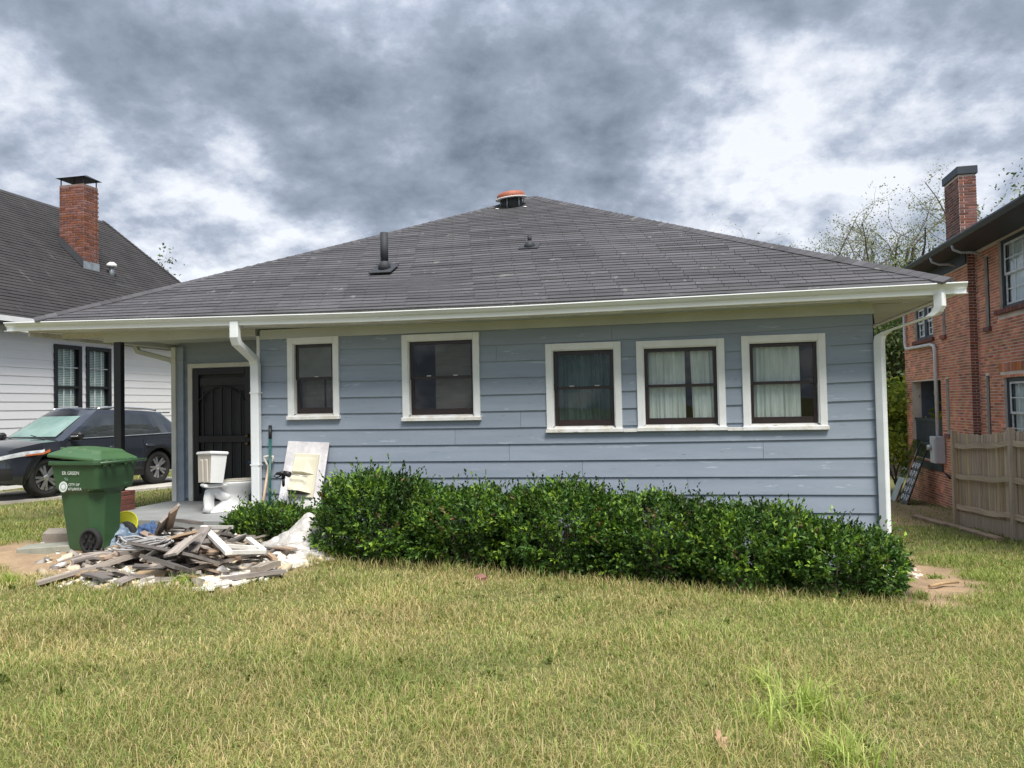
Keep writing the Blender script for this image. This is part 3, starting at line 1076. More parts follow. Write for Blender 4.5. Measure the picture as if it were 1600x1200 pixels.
# hip caps: overlapped pieces bent over the two hips
for (P_, Q_, other) in ((EA, EC, A2), (EB, EC, B2)):
    hd = (Q_ - P_)
    hl = hd.length
    hd.normalize()
    side1 = nrm.cross(hd).normalized()
    if side1.dot((EA + EB) * 0.5 - P_) < 0:
        side1 = -side1
    n2 = hd.cross(other - P_).normalized()
    if n2.z < 0:
        n2 = -n2
    side2 = n2.cross(hd).normalized()
    if side2.dot(other - P_) < 0:
        side2 = -side2
    k = 0
    s = -0.05
    while s < hl - 0.05:
        m = MB()
        p0, p1 = P_ + hd * s, P_ + hd * min(s + 0.24, hl)
        up = (nrm + n2).normalized()
        h0, h1 = 0.024, 0.016
        kk = max(0, min(1, s / hl))
        sag = -0.02 * math.sin(math.pi * kk)
        w1_ = 0.14
        a_ = [p0 + side1 * w1_ + up * (h0 + sag - .006), p0 + up * (h0 + sag + .012), p0 + side2 * w1_ + up * (h0 + sag - .006),
              p1 + side1 * w1_ + up * (h1 + sag - .006), p1 + up * (h1 + sag + .012), p1 + side2 * w1_ + up * (h1 + sag - .006),
              p0 + side1 * w1_ + up * (sag - .012), p0 + up * sag, p0 + side2 * w1_ + up * (sag - .012)]
        m.add(a_, [(0, 1, 4, 3), (1, 2, 5, 4), (6, 7, 1, 0), (7, 8, 2, 1), (0, 3, 6)])
        part(m, 'hip_cap', m_shingle, roof)
        s += 0.145
        k += 1

# roof vent, pipes
m_rust = M_('rusty_orange_metal', (0.36, 0.115, 0.06), 0.65, (0.27, 0.085, 0.05), 5, fine=0.1, bump=0.1, spots=[((0.60, 0.50, 0.42), 7, 0.66, (1, 1, 0.4))])
m_galv = M_('galvanised_metal', (0.42, 0.46, 0.48), 0.4, (0.25, 0.28, 0.30), 6, metal=0.5, bump=0.05)
m_lead = M_('dull_lead', (0.034, 0.036, 0.042), 0.7, (0.025, 0.027, 0.032), 5, bump=0.1)


def on_roof(u, v):
    # height of the shingle plane there
    t_ = (EA - Vector((u, v, 0))).dot(nrm) / nrm.z
    return Vector((u, v, t_))


tilt = Matrix.Rotation(R(-5), 3, 'Y') @ Matrix.Rotation(R(7), 3, 'X')
vp = on_roof(-0.95, 4.62)
vent = part(MB().lathe([(0.0, 0.275), (0.16, 0.270), (0.235, 0.252), (0.268, 0.215), (0.275, 0.172), (0.268, 0.155), (0.24, 0.155)], 32, vp, tilt), 'roof_vent', m_rust)
part(MB().lathe([(0.262, 0.153), (0.305, 0.150), (0.312, 0.140), (0.300, 0.132), (0.2, 0.136)], 32, vp, tilt), 'vent_rim', m_white, vent)
part(MB().lathe([(0.205, 0.135), (0.200, -0.1)], 24, vp, tilt), 'vent_neck', m_lead, vent)
for a in range(6):
    an = a * math.pi / 3 + .3
    p = vp + Vector((0.225 * math.cos(an), 0.225 * math.sin(an), 0))
    pl = on_roof(p.x, p.y)
    part(MB().tube([Vector((p.x, p.y, vp.z + .13)), pl + Vector((0, 0, .02))], 0.011, 5), 'vent_stay', m_galv, vent)
for du_, dv_ in ((-0.24, -0.26), (0.30, -0.24)):
    p = on_roof(vp.x + du_, vp.y + dv_)
    part(MB().lathe([(0.0, 0.03), (0.03, 0.028), (0.045, 0.012)], 8, p), 'vent_foot', m_white, vent)
p1 = on_roof(-2.10, 0.90)
pipe = part(MB().lathe([(0.058, 0.06), (0.058, 0.55), (0.045, 0.55), (0.045, 0.40)], 16, p1), 'vent_pipe', m_lead, roof.parent)
part(MB().lathe([(0.105, -0.03), (0.085, 0.07), (0.064, 0.115), (0.059, 0.118)], 16, p1), 'flashing', m_lead, pipe)
pb = [on_roof(p1.x + a, p1.y + b) + nrm * 0.022 for a, b in ((-.17, -.20), (.17, -.20), (.17, .17), (-.17, .17))]
part(MB().add(pb + [x - nrm * .012 for x in pb], [(0, 1, 2, 3), (4, 5, 1, 0), (5, 6, 2, 1), (6, 7, 3, 2), (7, 4, 0, 3)]), 'flashing', m_lead, pipe)
p2 = on_roof(-0.05, 1.66)
pipe = part(MB().lathe([(0.032, 0.08), (0.032, 0.185), (0.024, 0.185), (0.024, 0.1)], 12, p2), 'vent_pipe', m_lead, roof.parent)
part(MB().lathe([(0.115, -0.04), (0.06, 0.075), (0.034, 0.095)], 14, p2), 'flashing', m_lead, pipe)
pb = [on_roof(p2.x + a, p2.y + b) + nrm * 0.022 for a, b in ((-.15, -.13), (.15, -.13), (.15, .15), (-.15, .15))]
part(MB().add(pb + [x - nrm * .012 for x in pb], [(0, 1, 2, 3), (4, 5, 1, 0), (5, 6, 2, 1), (6, 7, 3, 2), (7, 4, 0, 3)]), 'flashing', m_lead, pipe)
# ------------------------------------------------------------------ white house on the left
m_wsid = M_('white_siding_paint', (0.86, 0.85, 0.85), 0.55, (0.81, 0.80, 0.80), 1.2, fine=0.03, bump=0.05, stretch=(1, .4, 2), rand=0.03)
m_blackframe = M_('black_window_frame', (0.018, 0.020, 0.024), 0.4, bump=0.02)
m_muntin = M_('white_muntin', (0.80, 0.82, 0.82), 0.4, bump=0.0)
m_blindw = M_('white_blind_slats', (0.62, 0.68, 0.66), 0.6, (0.55, 0.62, 0.60), 2, bump=0.0)
m_darkglass = M_glass('clear_pane', (0.94, 0.97, 0.96), 0.02, 0.05, 1.0)
m_shingle2 = M_('dark_shingle', (0.052, 0.048, 0.048), 0.9, (0.036, 0.034, 0.035), 1.6, fine=0.25, bump=0.5, bscale=60, spots=[((0.10, 0.098, 0.095), 2.2, 0.66, (0.25, 2.2, 0.25))], spec=0.3)
WU = -12.8
wh = empty('white_house', H(WU, 9.0), -TH, 'white clapboard house with a steep dark roof and brick chimney behind the parked car', 'house')


def wpart(mb, name, mat, parent=wh, label=None, kind=None):
    return tag(mb.build(name, mat, parent), label, None, None, kind)


# local frame: x outward from the wall, y back along it measured from v = 9, z up
LW = [(6.08 - 9, 6.96 - 9, 1.15, 3.25), (7.11 - 9, 7.99 - 9, 1.15, 3.26)]
nb = 21
for k in range(nb):
    z0 = -0.55 + k * 0.199
    z1 = min(z0 + 0.215, 3.62)
    segs = [(-9.0, 5.6)]
    for (a, b, c_, d_) in LW:
        if z1 > c_ + .03 and z0 < d_ - .03:
            ns = []
            for (p, q_) in segs:
                if p < a and q_ > b:
                    ns += [(p, a - .002), (b + .002, q_)]
                else:
                    ns.append((p, q_))
            segs = ns
    for (a, b) in segs:
        m = MB()
        m.add([(0.020, a, z0), (0.020, b, z0), (0.006, b, z1), (0.006, a, z1), (0.0, a, z0), (0.0, b, z0)], [(0, 1, 2, 3), (4, 5, 1, 0), (0, 3, 4), (1, 5, 2)])
        wpart(m, 'siding_board', m_wsid)
b_ = MB()
b_.box(-9.6, -0.06, -9.0, 5.6, -0.7, 3.6)
wpart(b_, 'wall', m_wsid)
for (a, b, c_, d_) in LW:
    m = MB()
    f = 0.10
    m.bbox(-0.055, 0.050, a, a + f, c_, d_, 0.004)
    m.bbox(-0.055, 0.050, b - f, b, c_, d_, 0.004)
    m.bbox(-0.055, 0.050, a + f + .0005, b - f - .0005, d_ - f, d_, 0.004)
    m.bbox(-0.055, 0.050, a + f + .0005, b - f - .0005, c_, c_ + f, 0.004)
    zm = (c_ + d_) / 2
    m.bbox(-0.045, 0.036, a + f + .0005, b - f - .0005, zm - .03, zm + .03, 0.004)
    win = wpart(m, 'window', m_blackframe)
    wpart(MB().box(-0.012, -0.008, a + f - .004, b - f + .004, c_ + f - .004, d_ - f + .004), 'pane', m_darkglass, win)
    g = MB()
    for (za, zb2) in ((c_ + f, zm - .03), (zm + .03, d_ - f)):
        for i in (1, 2):
            y = a + f + (b - a - 2 * f) * i / 3
            g.box(-0.006, 0.006, y - .011, y + .011, za, zb2)
        g.box(-0.0055, 0.0065, a + f, b - f, (za + zb2) / 2 - .011, (za + zb2) / 2 + .011)
    wpart(g, 'muntin', m_muntin, win)
    s = MB()
    z = c_ + f + .02
    while z < d_ - f:
        s.add([(-0.030, a + f, z), (-0.030, b - f - .08, z), (-0.045, b - f - .08, z + .034), (-0.045, a + f, z + .034)], [(0, 1, 2, 3)])
        z += 0.043
    wpart(s, 'blind', m_blindw, win)
    wpart(MB().box(-0.059, -0.0565, a, b, c_, d_), 'room', m_room, win)
# roof: eave along the wall, steep slope, hipped at the far end
RX, RZ0, RZ1 = -4.5, 3.70, 8.20
ex0, ey1 = 0.42, 6.05
e0, e1 = Vector((ex0, -9.5, RZ0)), Vector((ex0, ey1, RZ0))
r0, r1 = Vector((RX, -9.5, RZ1)), Vector((RX, 4.1, RZ1))
o0, o1 = Vector((2 * RX - ex0, -9.5, RZ0)), Vector((2 * RX - ex0, ey1, RZ0))
wr = wpart(MB().add([e0, e1, r1, r0, o0, o1], [(0, 1, 2, 3), (1, 5, 2), (3, 2, 5, 4)]), 'roof', m_deck)
wn = (e1 - e0).cross(r0 - e0).normalized()
if wn.z < 0:
    wn = -wn
wsl = (r0 - e0)
wl = wsl.length
wsd = wsl.normalized()
cs = MB()
nc = int(wl / 0.14)
for i in range(nc):
    s0, s1 = i * 0.14, (i + 1) * 0.14 + .01
    yend = ey1 - (ey1 - 4.1) * (s0 / wl)
    y = -9.5 - rnd.random() * .9
    while y < yend:
        ya, yb = max(y, -9.5), min(y + 0.912, yend)
        if yb > ya + .02:
            l0 = 0.014 + rnd.uniform(0, .006)
            p = [Vector((ex0, ya + .002, RZ0)) + wsd * s0, Vector((ex0, yb - .002, RZ0)) + wsd * s0, Vector((ex0, yb - .002, RZ0)) + wsd * s1, Vector((ex0, ya + .002, RZ0)) + wsd * s1]
            cs.add([p[0] + wn * l0, p[1] + wn * l0, p[2] + wn * .003, p[3] + wn * .003, p[0] + wn * .001, p[1] + wn * .001], [(0, 1, 2, 3), (4, 5, 1, 0)])
        y += 0.914
wpart(cs, 'shingles', m_shingle2, wr, kind='stuff')
hc = MB()
hd = (r1 - e1)
for i in range(int(hd.length / .15)):
    p, q_ = e1 + hd * (i * .15 / hd.length), e1 + hd * ((i + 1.5) * .15 / hd.length)
    a = Vector((0, -1, 0)) * .15
    b = Vector((-1, 0.0, 0.0)) * .15
    hc.add([p + wn * .035, p + a + wn * .03, q_ + a + wn * .018, q_ + wn * .02, p + b + Vector((0, .1, .02)), q_ + b + Vector((0, .1, .01))], [(0, 1, 2, 3), (0, 3, 5, 4)])
wpart(hc, 'hip_caps', m_shingle2, wr, kind='stuff')
wpart(MB().box(ex0 - .02, ex0 + .10, -9.5, ey1 + .05, 3.60, 3.72), 'gutter', m_white)
wpart(MB().box(0.025, ex0 - .021, -9.5, ey1, 3.605, 3.622), 'soffit', m_blackframe)
wpart(MB().box(ex0 - .02, ex0 + .095, -9.5, ey1 + .05, 3.52, 3.598), 'fascia', m_blackframe)


def slope_z(x):
    return RZ0 + (ex0 - x) / (ex0 - RX) * (RZ1 - RZ0)


m_brick_l = M_('orange_red_brick', (0.235, 0.098, 0.068), 0.85, (0.16, 0.062, 0.046), 5, fine=0.2, bump=0.4, rand=0.35, hue=0.02, spots=[((0.11, 0.06, 0.05), 4, 0.66, (1, 1, 1))])
m_brick_mortar = M_('pinkish_mortar', (0.33, 0.22, 0.18), 0.9, (0.22, 0.15, 0.13), 10, fine=0.15, bump=0.2)
# chimney: outer face at x = -1.8, near face at y = 0.08
cx0, cx1, cy0, cy1, cz0, cz1 = -2.62, -1.80, 0.10, 0.66, 5.2, 8.20
ch = wpart(MB().box(cx0, cx1, cy0, cy1, cz0, cz1), 'chimney', m_brick_mortar)
CNT = [0]


def brick_mesh(l, d, h, name):
    return MB().bbox(-l / 2, l / 2, -d / 2, d / 2, -h / 2, h / 2, 0.004).mesh(name)


bm_l = brick_mesh(0.197, 0.012, 0.057, 'brick')
bm_s = brick_mesh(0.094, 0.012, 0.057, 'brick')
for me_ in (bm_l, bm_s):
    me_.materials.append(m_brick_l)
nrow = int((cz1 - cz0) / 0.0685)
for i in range(nrow):
    z = cz0 + 0.034 + i * 0.0685
    # near face (towards the camera): along x
    x = cx0 + (0.0 if i % 2 else -0.103)
    while x < cx1 - .02:
        a, b = max(x, cx0) + .005, min(x + 0.207, cx1) - .005
        if b - a > .03 and z > slope_z(cx1) - .15 and z + .1 > slope_z((a + b) / 2) - .1:
            me_ = bm_l if b - a > .15 else bm_s
            o = link('brick', me_, None, ch, ((a + b) / 2, cy0 - .002, z))
            CNT[0] += 1
        x += 0.207
    y = cy0 + (0.0 if i % 2 == 0 else -0.103)
    while y < cy1 - .02:
        a, b = max(y, cy0) + .005, min(y + 0.207, cy1) - .005
        if b - a > .03 and z > slope_z(cx1) - .1:
            me_ = bm_l if b - a > .15 else bm_s
            o = link('brick', me_, None, ch, (cx1 + .002, (a + b) / 2, z), (0, 0, R(90)))
            CNT[0] += 1
        y += 0.207
# metal cap on four legs, flashing at the foot
m = MB()
for x in (cx0 + .03, cx1 - .03):
    for y in (cy0 + .03, cy1 - .03):
        m.box(x - .012, x + .012, y - .012, y + .012, cz1 - .02, cz1 + .20)
wpart(m, 'cap_legs', m_blackframe, ch)
m = MB()
a, b = cx0 - .08, cx1 + .08
c_, d_ = cy0 - .08, cy1 + .08
mx, my = (a + b) / 2, (c_ + d_) / 2
m.add([(a, c_, cz1 + .20), (b, c_, cz1 + .20), (b, d_, cz1 + .20), (a, d_, cz1 + .20), (a + .2, my - .03, cz1 + .32), (b - .2, my - .03, cz1 + .32), (b - .2, my + .03, cz1 + .32), (a + .2, my + .03, cz1 + .32)],
      [(3, 2, 1, 0), (0, 1, 5, 4), (1, 2, 6, 5), (2, 3, 7, 6), (3, 0, 4, 7), (4, 5, 6, 7)])
wpart(m, 'chimney_cap', m_blackframe, ch)
m = MB()
za, zb2 = slope_z(cx0), slope_z(cx1)
m.add([(cx0, cy0 - .02, za - .1), (cx1 + .015, cy0 - .02, zb2 - .1), (cx1 + .015, cy0 - .02, zb2 + .26), (cx0, cy0 - .02, za + .26),
       (cx0, cy0 - .06, za + .03), (cx1 + .015, cy0 - .06, zb2 + .03)], [(0, 1, 2, 3), (4, 5, 2, 3)])
wpart(m, 'flashing', m_lead, ch)
wpart(MB().box(cx1 + .009, cx1 + .02, cy0 - .03, cy1 + .03, zb2 - .1, zb2 + .22), 'flashing', m_galv, ch)
# little cowl next to the chimney
px_, py_ = -1.75, 1.15
pz = slope_z(px_)
cw = wpart(MB().lathe([(.075, -.1), (.075, .28)], 12, (px_, py_, pz)), 'roof_cowl', m_galv, wr)
wpart(MB().lathe([(.15, .26), (.14, .34), (.07, .40), (0, .41)], 12, (px_, py_, pz)), 'cowl_hood', m_white, cw)
wpart(MB().box(px_ - .02, px_ + .35, py_ - .25, py_ + .25, pz - .35, pz - .30), 'flashing', m_galv, cw)

# ------------------------------------------------------------------ brick house on the right
m_brick_r = M_('salmon_brick', (0.58, 0.235, 0.13), 0.85, (0.45, 0.17, 0.095), 2.2, fine=0.18, bump=0.4, rand=0.30, hue=0.025)
m_brick_dark = M_('dark_red_brick', (0.26, 0.10, 0.075), 0.85, (0.18, 0.07, 0.055), 2.2, fine=0.18, bump=0.4, rand=0.35, hue=0.02)
m_mortar_r = M_('pale_mortar', (0.74, 0.66, 0.57), 0.9, (0.60, 0.51, 0.43), 3, fine=0.15, bump=0.3)
m_slate = M_('blue_black_paint', (0.040, 0.050, 0.066), 0.5, (0.030, 0.038, 0.050), 3, fine=0.06, bump=0.04)
m_bluebrick = M_('painted_blue_brick', (0.12, 0.145, 0.19), 0.6, (0.09, 0.11, 0.15), 5, fine=0.1, bump=0.3)
m_curt2 = M_('white_net_curtain', (0.74, 0.77, 0.78), 0.9, (0.6, 0.64, 0.66), 6, stretch=(6, 6, .5), bump=0.05)
RU = 9.0
VA = 10.8
bh = empty('brick_house', H(RU, VA), -TH, 'two storey red brick house with a dark roof edge beyond the wooden fence', 'house')


def bpart(mb, name, mat, parent=bh, label=None, kind=None):
    return tag(mb.build(name, mat, parent), label, None, None, kind)


# local: x to the right of the side wall, y back from the corner, z up.  side wall A at x = 0 (y 0..5.6), near part B at x = 0.18 (y < 0)
EZ = 5.05
AY1 = 5.6
HOLES_A = [(2.25, 4.95, -0.25, 2.0, 'porch'), (2.75, 4.45, 3.2, 4.2, 'win'), (1.70, 1.95, 3.17, 4.3, 'slit'), (1.62, 1.86, 0.55, 2.0, 'slit')]
HOLES_B = [(-0.82, -0.55, 3.14, 4.8, 'slit'), (-0.62, -0.38, 0.5, 2.0, 'slit'), (-3.0, -1.38, 3.44, 5.0, 'win'), (-3.0, -1.42, 0.35, 1.92, 'win')]
BDEEP = 0.18


def wall_with_holes(mb, x0, x1, ya, yb, za, zb, holes):
    ys = sorted({ya, yb} | {h[0] for h in holes} | {h[1] for h in holes})
    for a, b in zip(ys[:-1], ys[1:]):
        mid = (a + b) / 2
        hs = sorted([h for h in holes if h[0] < mid < h[1]], key=lambda h: h[2])
        z = za
        for h in hs:
            if h[2] > z:
                mb.box(x0, x1, a, b, z, h[2])
            z = h[3]
        if zb > z:
            mb.box(x0, x1, a, b, z, zb)


m = MB()
wall_with_holes(m, 0.0, 0.25, 0.0, AY1, -2.4, EZ, HOLES_A)
wall_with_holes(m, BDEEP, BDEEP + .25, -9.0, -0.001, -2.4, EZ + .1, HOLES_B)
m.box(BDEEP + .2501, 8.0, -9.0, -8.8, -2.4, EZ)
m.box(0.2501, 8.0, AY1 - .25, AY1, 2.3, EZ)
m.box(7.8, 8.0, -8.8, AY1 - .2501, -2.4, EZ)
m.box(0.2501, 7.79, -8.79, 2.0, 2.3, 2.4)
m.box(0.2501, 7.79, 2.001, AY1 - .251, 2.15, 2.3)
m.box(0.2501, 1.6, 1.9, 2.0, -2.4, 2.14)
m.box(0.2501, 7.7, 2.0, AY1 - .26, -0.45, -0.30)
wallr = bpart(m, 'wall', m_mortar_r)
BR_CELL, BR_H = 0.2085, 0.0690
cand = []


def lay(axis_y, ya, yb, za, zb, holes, plane, out, mat, dark=False):
    """bricks on a wall face; axis_y: face looks towards -x and runs along y, otherwise it looks towards -y and runs along x"""
    nr = int((zb - za) / BR_H)
    for i in range(nr):
        z = za + (i + .5) * BR_H
        y = ya - (BR_CELL / 2 if i % 2 else 0)
        while y < yb - .02:
            a, b = max(y, ya) + .005, min(y + BR_CELL, yb) - .005
            y += BR_CELL
            if b - a < .03:
                continue
            cut = False
            for h in holes:
                if h[2] - .03 < z < h[3] + .03 and a < h[1] and b > h[0]:
                    if a < h[0] - .03:
                        b = h[0] - .002
                    elif b > h[1] + .03:
                        a = h[1] + .002
                    else:
                        cut = True
            if cut or b - a < .02:
                continue
            cand.append((axis_y, a, b, z, plane, mat))


HA = [(h[0], h[1], h[2], h[3]) for h in HOLES_A]
# soldier course and sills leave the running bond free
HB = [(h[0], h[1], h[2], h[3]) for h in HOLES_B] + [(-3.2, -1.25, 2.05, 2.262), (-3.2, -1.25, 3.27, 3.44), (-3.2, -1.25, 0.18, 0.35)]
lay(True, 0.0, AY1, -2.25, EZ - .30, HA, 0.0, -1, m_brick_r)
lay(True, -9.0, 0.0, -1.6, EZ - .05, HB, BDEEP, -1, m_brick_r)
lay(False, 0.0, BDEEP, -1.5, EZ - .05, [], 0.0, -1, m_brick_dark)


def brick_size(c):
    axis_y, a, b, z, pl, mt = c
    p = H(RU + (pl if axis_y else (a + b) / 2), VA + ((a + b) / 2 if axis_y else 0))
    dist = p.y
    return (b - a) * (0.36 if axis_y else 1.0) / dist - (100 if z < -0.9 or z > 4.75 else 0)


cand.sort(key=brick_size, reverse=True)
bshared = {}


def one_brick(c, mb=None):
    axis_y, a, b, z, pl, mt = c
    l = b - a
    if mb is None:
        key = (axis_y, round(l / .02), mt.name)
        if key not in bshared:
            q_ = MB()
            if axis_y:
                q_.bbox(-.012, .012, -l / 2, l / 2, -.0285, .0285, .004)
            else:
                q_.bbox(-l / 2, l / 2, -.012, .012, -.0285, .0285, .004)
            mm = q_.mesh('brick')
            mm.materials.append(mt)
            bshared[key] = mm
        loc = (pl + .0075, (a + b) / 2, z) if axis_y else ((a + b) / 2, pl + .0075, z)
        link('brick', bshared[key], None, wallr, loc)
    else:
        j = rnd.uniform(-.002, .002)
        if axis_y:
            mb.box(pl - .0045 + j, pl + .004, a, b, z - .027, z + .027)
        else:
            mb.box(a, b, pl - .0045 + j, pl + .004, z - .0285, z + .0285)


for c in cand[:250]:
    one_brick(c)
# the many small ones: one joined part for each colour, with colour given brick by brick
for mt, nm in ((m_brick_r, 'bricks'), (m_brick_dark, 'bricks')):
    q_ = MB()
    cs_ = [c for c in cand[250:] if c[5] is mt]
    for c in cs_:
        one_brick(c, q_)
    if not q_.v:
        continue
    mm = q_.mesh('bricks')
    at = mm.color_attributes.new('tint', 'FLOAT_COLOR', 'POINT')
    cols = np.ones((len(cs_), 4), np.float32)
    base = np.array((0.57, 0.225, 0.125) if mt is m_brick_r else (0.26, 0.10, 0.075))
    g = rng.normal(1.0, 0.20, (len(cs_), 1)).clip(.45, 1.5)
    cols[:, :3] = base * g * (1 + rng.normal(0, .07, (len(cs_), 3)))
    at.data.foreach_set('color', np.repeat(cols, 8, axis=0).ravel())
    mt2, N, bs = mat_base('brick_blend')
    a_ = N.n('ShaderNodeAttribute', attribute_name='tint')
    tcx = N.n('ShaderNodeTexCoord')
    ns = N.ramp(N.noise(tcx.outputs['Object'], 0.9, 4), [(0.35, 0.72), (0.65, 1.12)])
    c = N.mix(1.0, a_.outputs['Color'], ns, 'MULTIPLY')
    N.t.links.new(c, bs.inputs['Base Color'])
    bs.inputs['Roughness'].default_value = .85
    bp = N.n('ShaderNodeBump', {'Height': N.noise(tcx.outputs['Object'], 60, 3), 'Strength': 0.3, 'Distance': 0.01})
    N.t.links.new(bp.outputs[0], bs.inputs['Normal'])
    o = link(nm, mm, mt2, wallr)
    tag(o, kind='stuff')
# soldier course over the lower window, brick sills
sold = brick_mesh(.0, .0, .0, 'x') if False else None
sm_ = MB().bbox(-.012, .012, -.0285, .0285, -.098, .098, .004).mesh('brick')
sm_.materials.append(m_brick_r)
y = -3.2
while y < -1.28:
    link('brick', sm_, None, wallr, (BDEEP - .001, y + .034, 2.156))
    y += .0685
sl_ = MB().bbox(-.075, .06, -.0285, .0285, -.05, .05, .004).mesh('brick')
sl_.materials.append(m_brick_dark)
for zc in (3.385, 0.295):
    y = -3.1
    while y < -1.30:
        link('brick', sl_, None, wallr, (BDEEP - .02, y + .034, zc))
        y += .0685
for (a, b, zc) in ((2.65, 4.55, 3.14), (1.64, 2.02, 3.115), (1.56, 1.92, .495)):
    bpart(MB().bbox(-.07, .1, a, b, zc - .055, zc + .052, .006), 'window_sill', m_brick_dark, wallr)
for (a, b, zc) in ((-.88, -.50, 3.085), (-.68, -.32, .445)):
    bpart(MB().bbox(BDEEP - .07, BDEEP + .1, a, b, zc - .055, zc + .052, .006), 'window_sill', m_brick_dark, wallr)


def brick_window(x0, ya, yb, za, zb, cols, kind):
    """double hung sash in a dark frame, set back in the wall; x0 is the wall plane"""
    m = MB()
    f = 0.09 if kind == 'win' else 0.04
    xa, xb = x0 + .06, x0 + .16
    m.bbox(xa, xb, ya, ya + f, za, zb, .003)
    m.bbox(xa, xb, yb - f, yb, za, zb, .003)
    m.bbox(xa, xb, ya + f + .0004, yb - f - .0004, zb - f, zb, .003)
    m.bbox(xa, xb, ya + f + .0004, yb - f - .0004, za, za + f, .003)
    w = bpart(m, 'window', m_slate)
    bpart(MB().box(xb + .04, xb + .05, ya, yb, za, zb), 'room', m_room, w)
    if kind == 'slit':
        bpart(MB().box(xa + .05, xa + .055, ya + f - .004, yb - f + .004, za + f - .004, zb - f + .004), 'pane', m_darkglass, w)
        return
    a, b, c_, d_ = ya + f, yb - f, za + f, zb - f
    zm = (c_ + d_) / 2
    s = MB()
    for (z0, z1, xo) in ((zm - .02, d_, .02), (c_, zm + .02, .045)):
        s.bbox(xa + xo, xa + xo + .024, a, a + .045, z0, z1, .003)
        s.bbox(xa + xo, xa + xo + .024, b - .045, b, z0, z1, .003)
        s.bbox(xa + xo, xa + xo + .024, a + .0455, b - .0455, z0, z0 + .05, .003)
        s.bbox(xa + xo, xa + xo + .024, a + .0455, b - .0455, z1 - .05, z1, .003)
        for i in range(1, cols):
            y = a + (b - a) * i / cols
            s.box(xa + xo + .005, xa + xo + .018, y - .011, y + .011, z0 + .05, z1 - .05)
        s.box(xa + xo + .0045, xa + xo + .0185, a + .045, b - .045, (z0 + z1) / 2 - .011, (z0 + z1) / 2 + .011)
    bpart(s, 'sash', m_muntin, w)
    bpart(MB().box(xa + .060, xa + .063, a, b, c_, d_), 'pane', m_darkglass, w)
    q_ = MB()
    n = 24
    q_.add([x for i in range(n + 1) for x in ((xb + .015 + .012 * math.sin(i * 1.9), a + (b - a) * i / n, c_), (xb + .015 + .012 * math.sin(i * 1.9), a + (b - a) * i / n, d_))],
           [(2 * i, 2 * i + 2, 2 * i + 3, 2 * i + 1) for i in range(n)], True)
    bpart(q_, 'curtain', m_curt2, w)


for h in HOLES_A:
    if h[4] == 'win':
        brick_window(0.0, h[0], (h[0] + h[1]) / 2 - .03, h[2], h[3], 1, 'win')
        brick_window(0.0, (h[0] + h[1]) / 2 + .03, h[1], h[2], h[3], 1, 'win')
        bpart(MB().bbox(.05, .17, (h[0] + h[1]) / 2 - .0295, (h[0] + h[1]) / 2 + .0295, h[2], h[3], .003), 'mullion', m_slate)
    elif h[4] == 'slit':
        brick_window(0.0, *h[:4], 1, 'slit')
for h in HOLES_B:
    brick_window(BDEEP, *h[:4], 3, h[4])
# open porch: far side column of blue painted brick, railing of dark boards
bpart(MB().box(0.252, 1.1, 4.952, AY1 - .251, -.3, 2.14), 'porch_wall', m_bluebrick)
m = MB()
bpart(MB().box(0.04, 0.12, 2.26, 4.94, .84, .92), 'railing', m_slate, bh)
rl = bpart(MB().box(0.05, 0.11, 2.26, 4.94, -.28, -.20), 'railing', m_slate, bh)
pk = MB().box(-.012, .012, -.045, .045, -.52, .52).mesh('railing_board')
pk.materials.append(m_slate)
y = 2.33
while y < 4.9:
    link('railing_board', pk, None, rl, (.08, y, .32))
    y += .115
bpart(MB().box(-0.03, 0.30, 2.26, 4.94, -.52, -.30), 'porch_edge', m_slate)
# eave: soffit, frieze, dark gutter, roof
ro = MB()
ro.add([(-0.62, -9.4, EZ + .10), (-0.62, AY1 + .6, EZ + .10), (4.1, AY1 - 3.6, EZ + 2.5), (4.1, -9.4, EZ + 2.5), (8.6, AY1 + .6, EZ + .1), (8.6, -9.4, EZ + .1)], [(0, 3, 2, 1), (1, 2, 4), (2, 3, 5, 4)])
rroof = bpart(ro, 'roof', m_shingle2)
gp = [(-.62, EZ + .10), (-.74, EZ + .10), (-.75, EZ + .06), (-.70, EZ - .03), (-.62, EZ - .04)]
bpart(MB().prism(gp, -9.4, AY1 + .6, 'y'), 'gutter', m_slate, rroof)
bpart(MB().box(-.619, 0.24, -9.4, AY1 + .58, EZ - .02, EZ + .005), 'soffit', m_slate, rroof)
bpart(MB().bbox(-0.04, -.0135, 0.0, AY1, EZ - .30, EZ - .021, .003), 'frieze_board', m_slate)
m_grey_d = M_('grey_downspout', (0.46, 0.48, 0.50), 0.4, bump=0.03)
for y in (-1.15, 0.42):
    bpart(MB().tube([(-.68, y, EZ - .04), (-.66, y, EZ - .14), (-.5, y, EZ - .22), (-.3, y, EZ - .22), (-.12, y, EZ - .28)], .032, 8), 'downspout_elbow', m_grey_d, rroof)
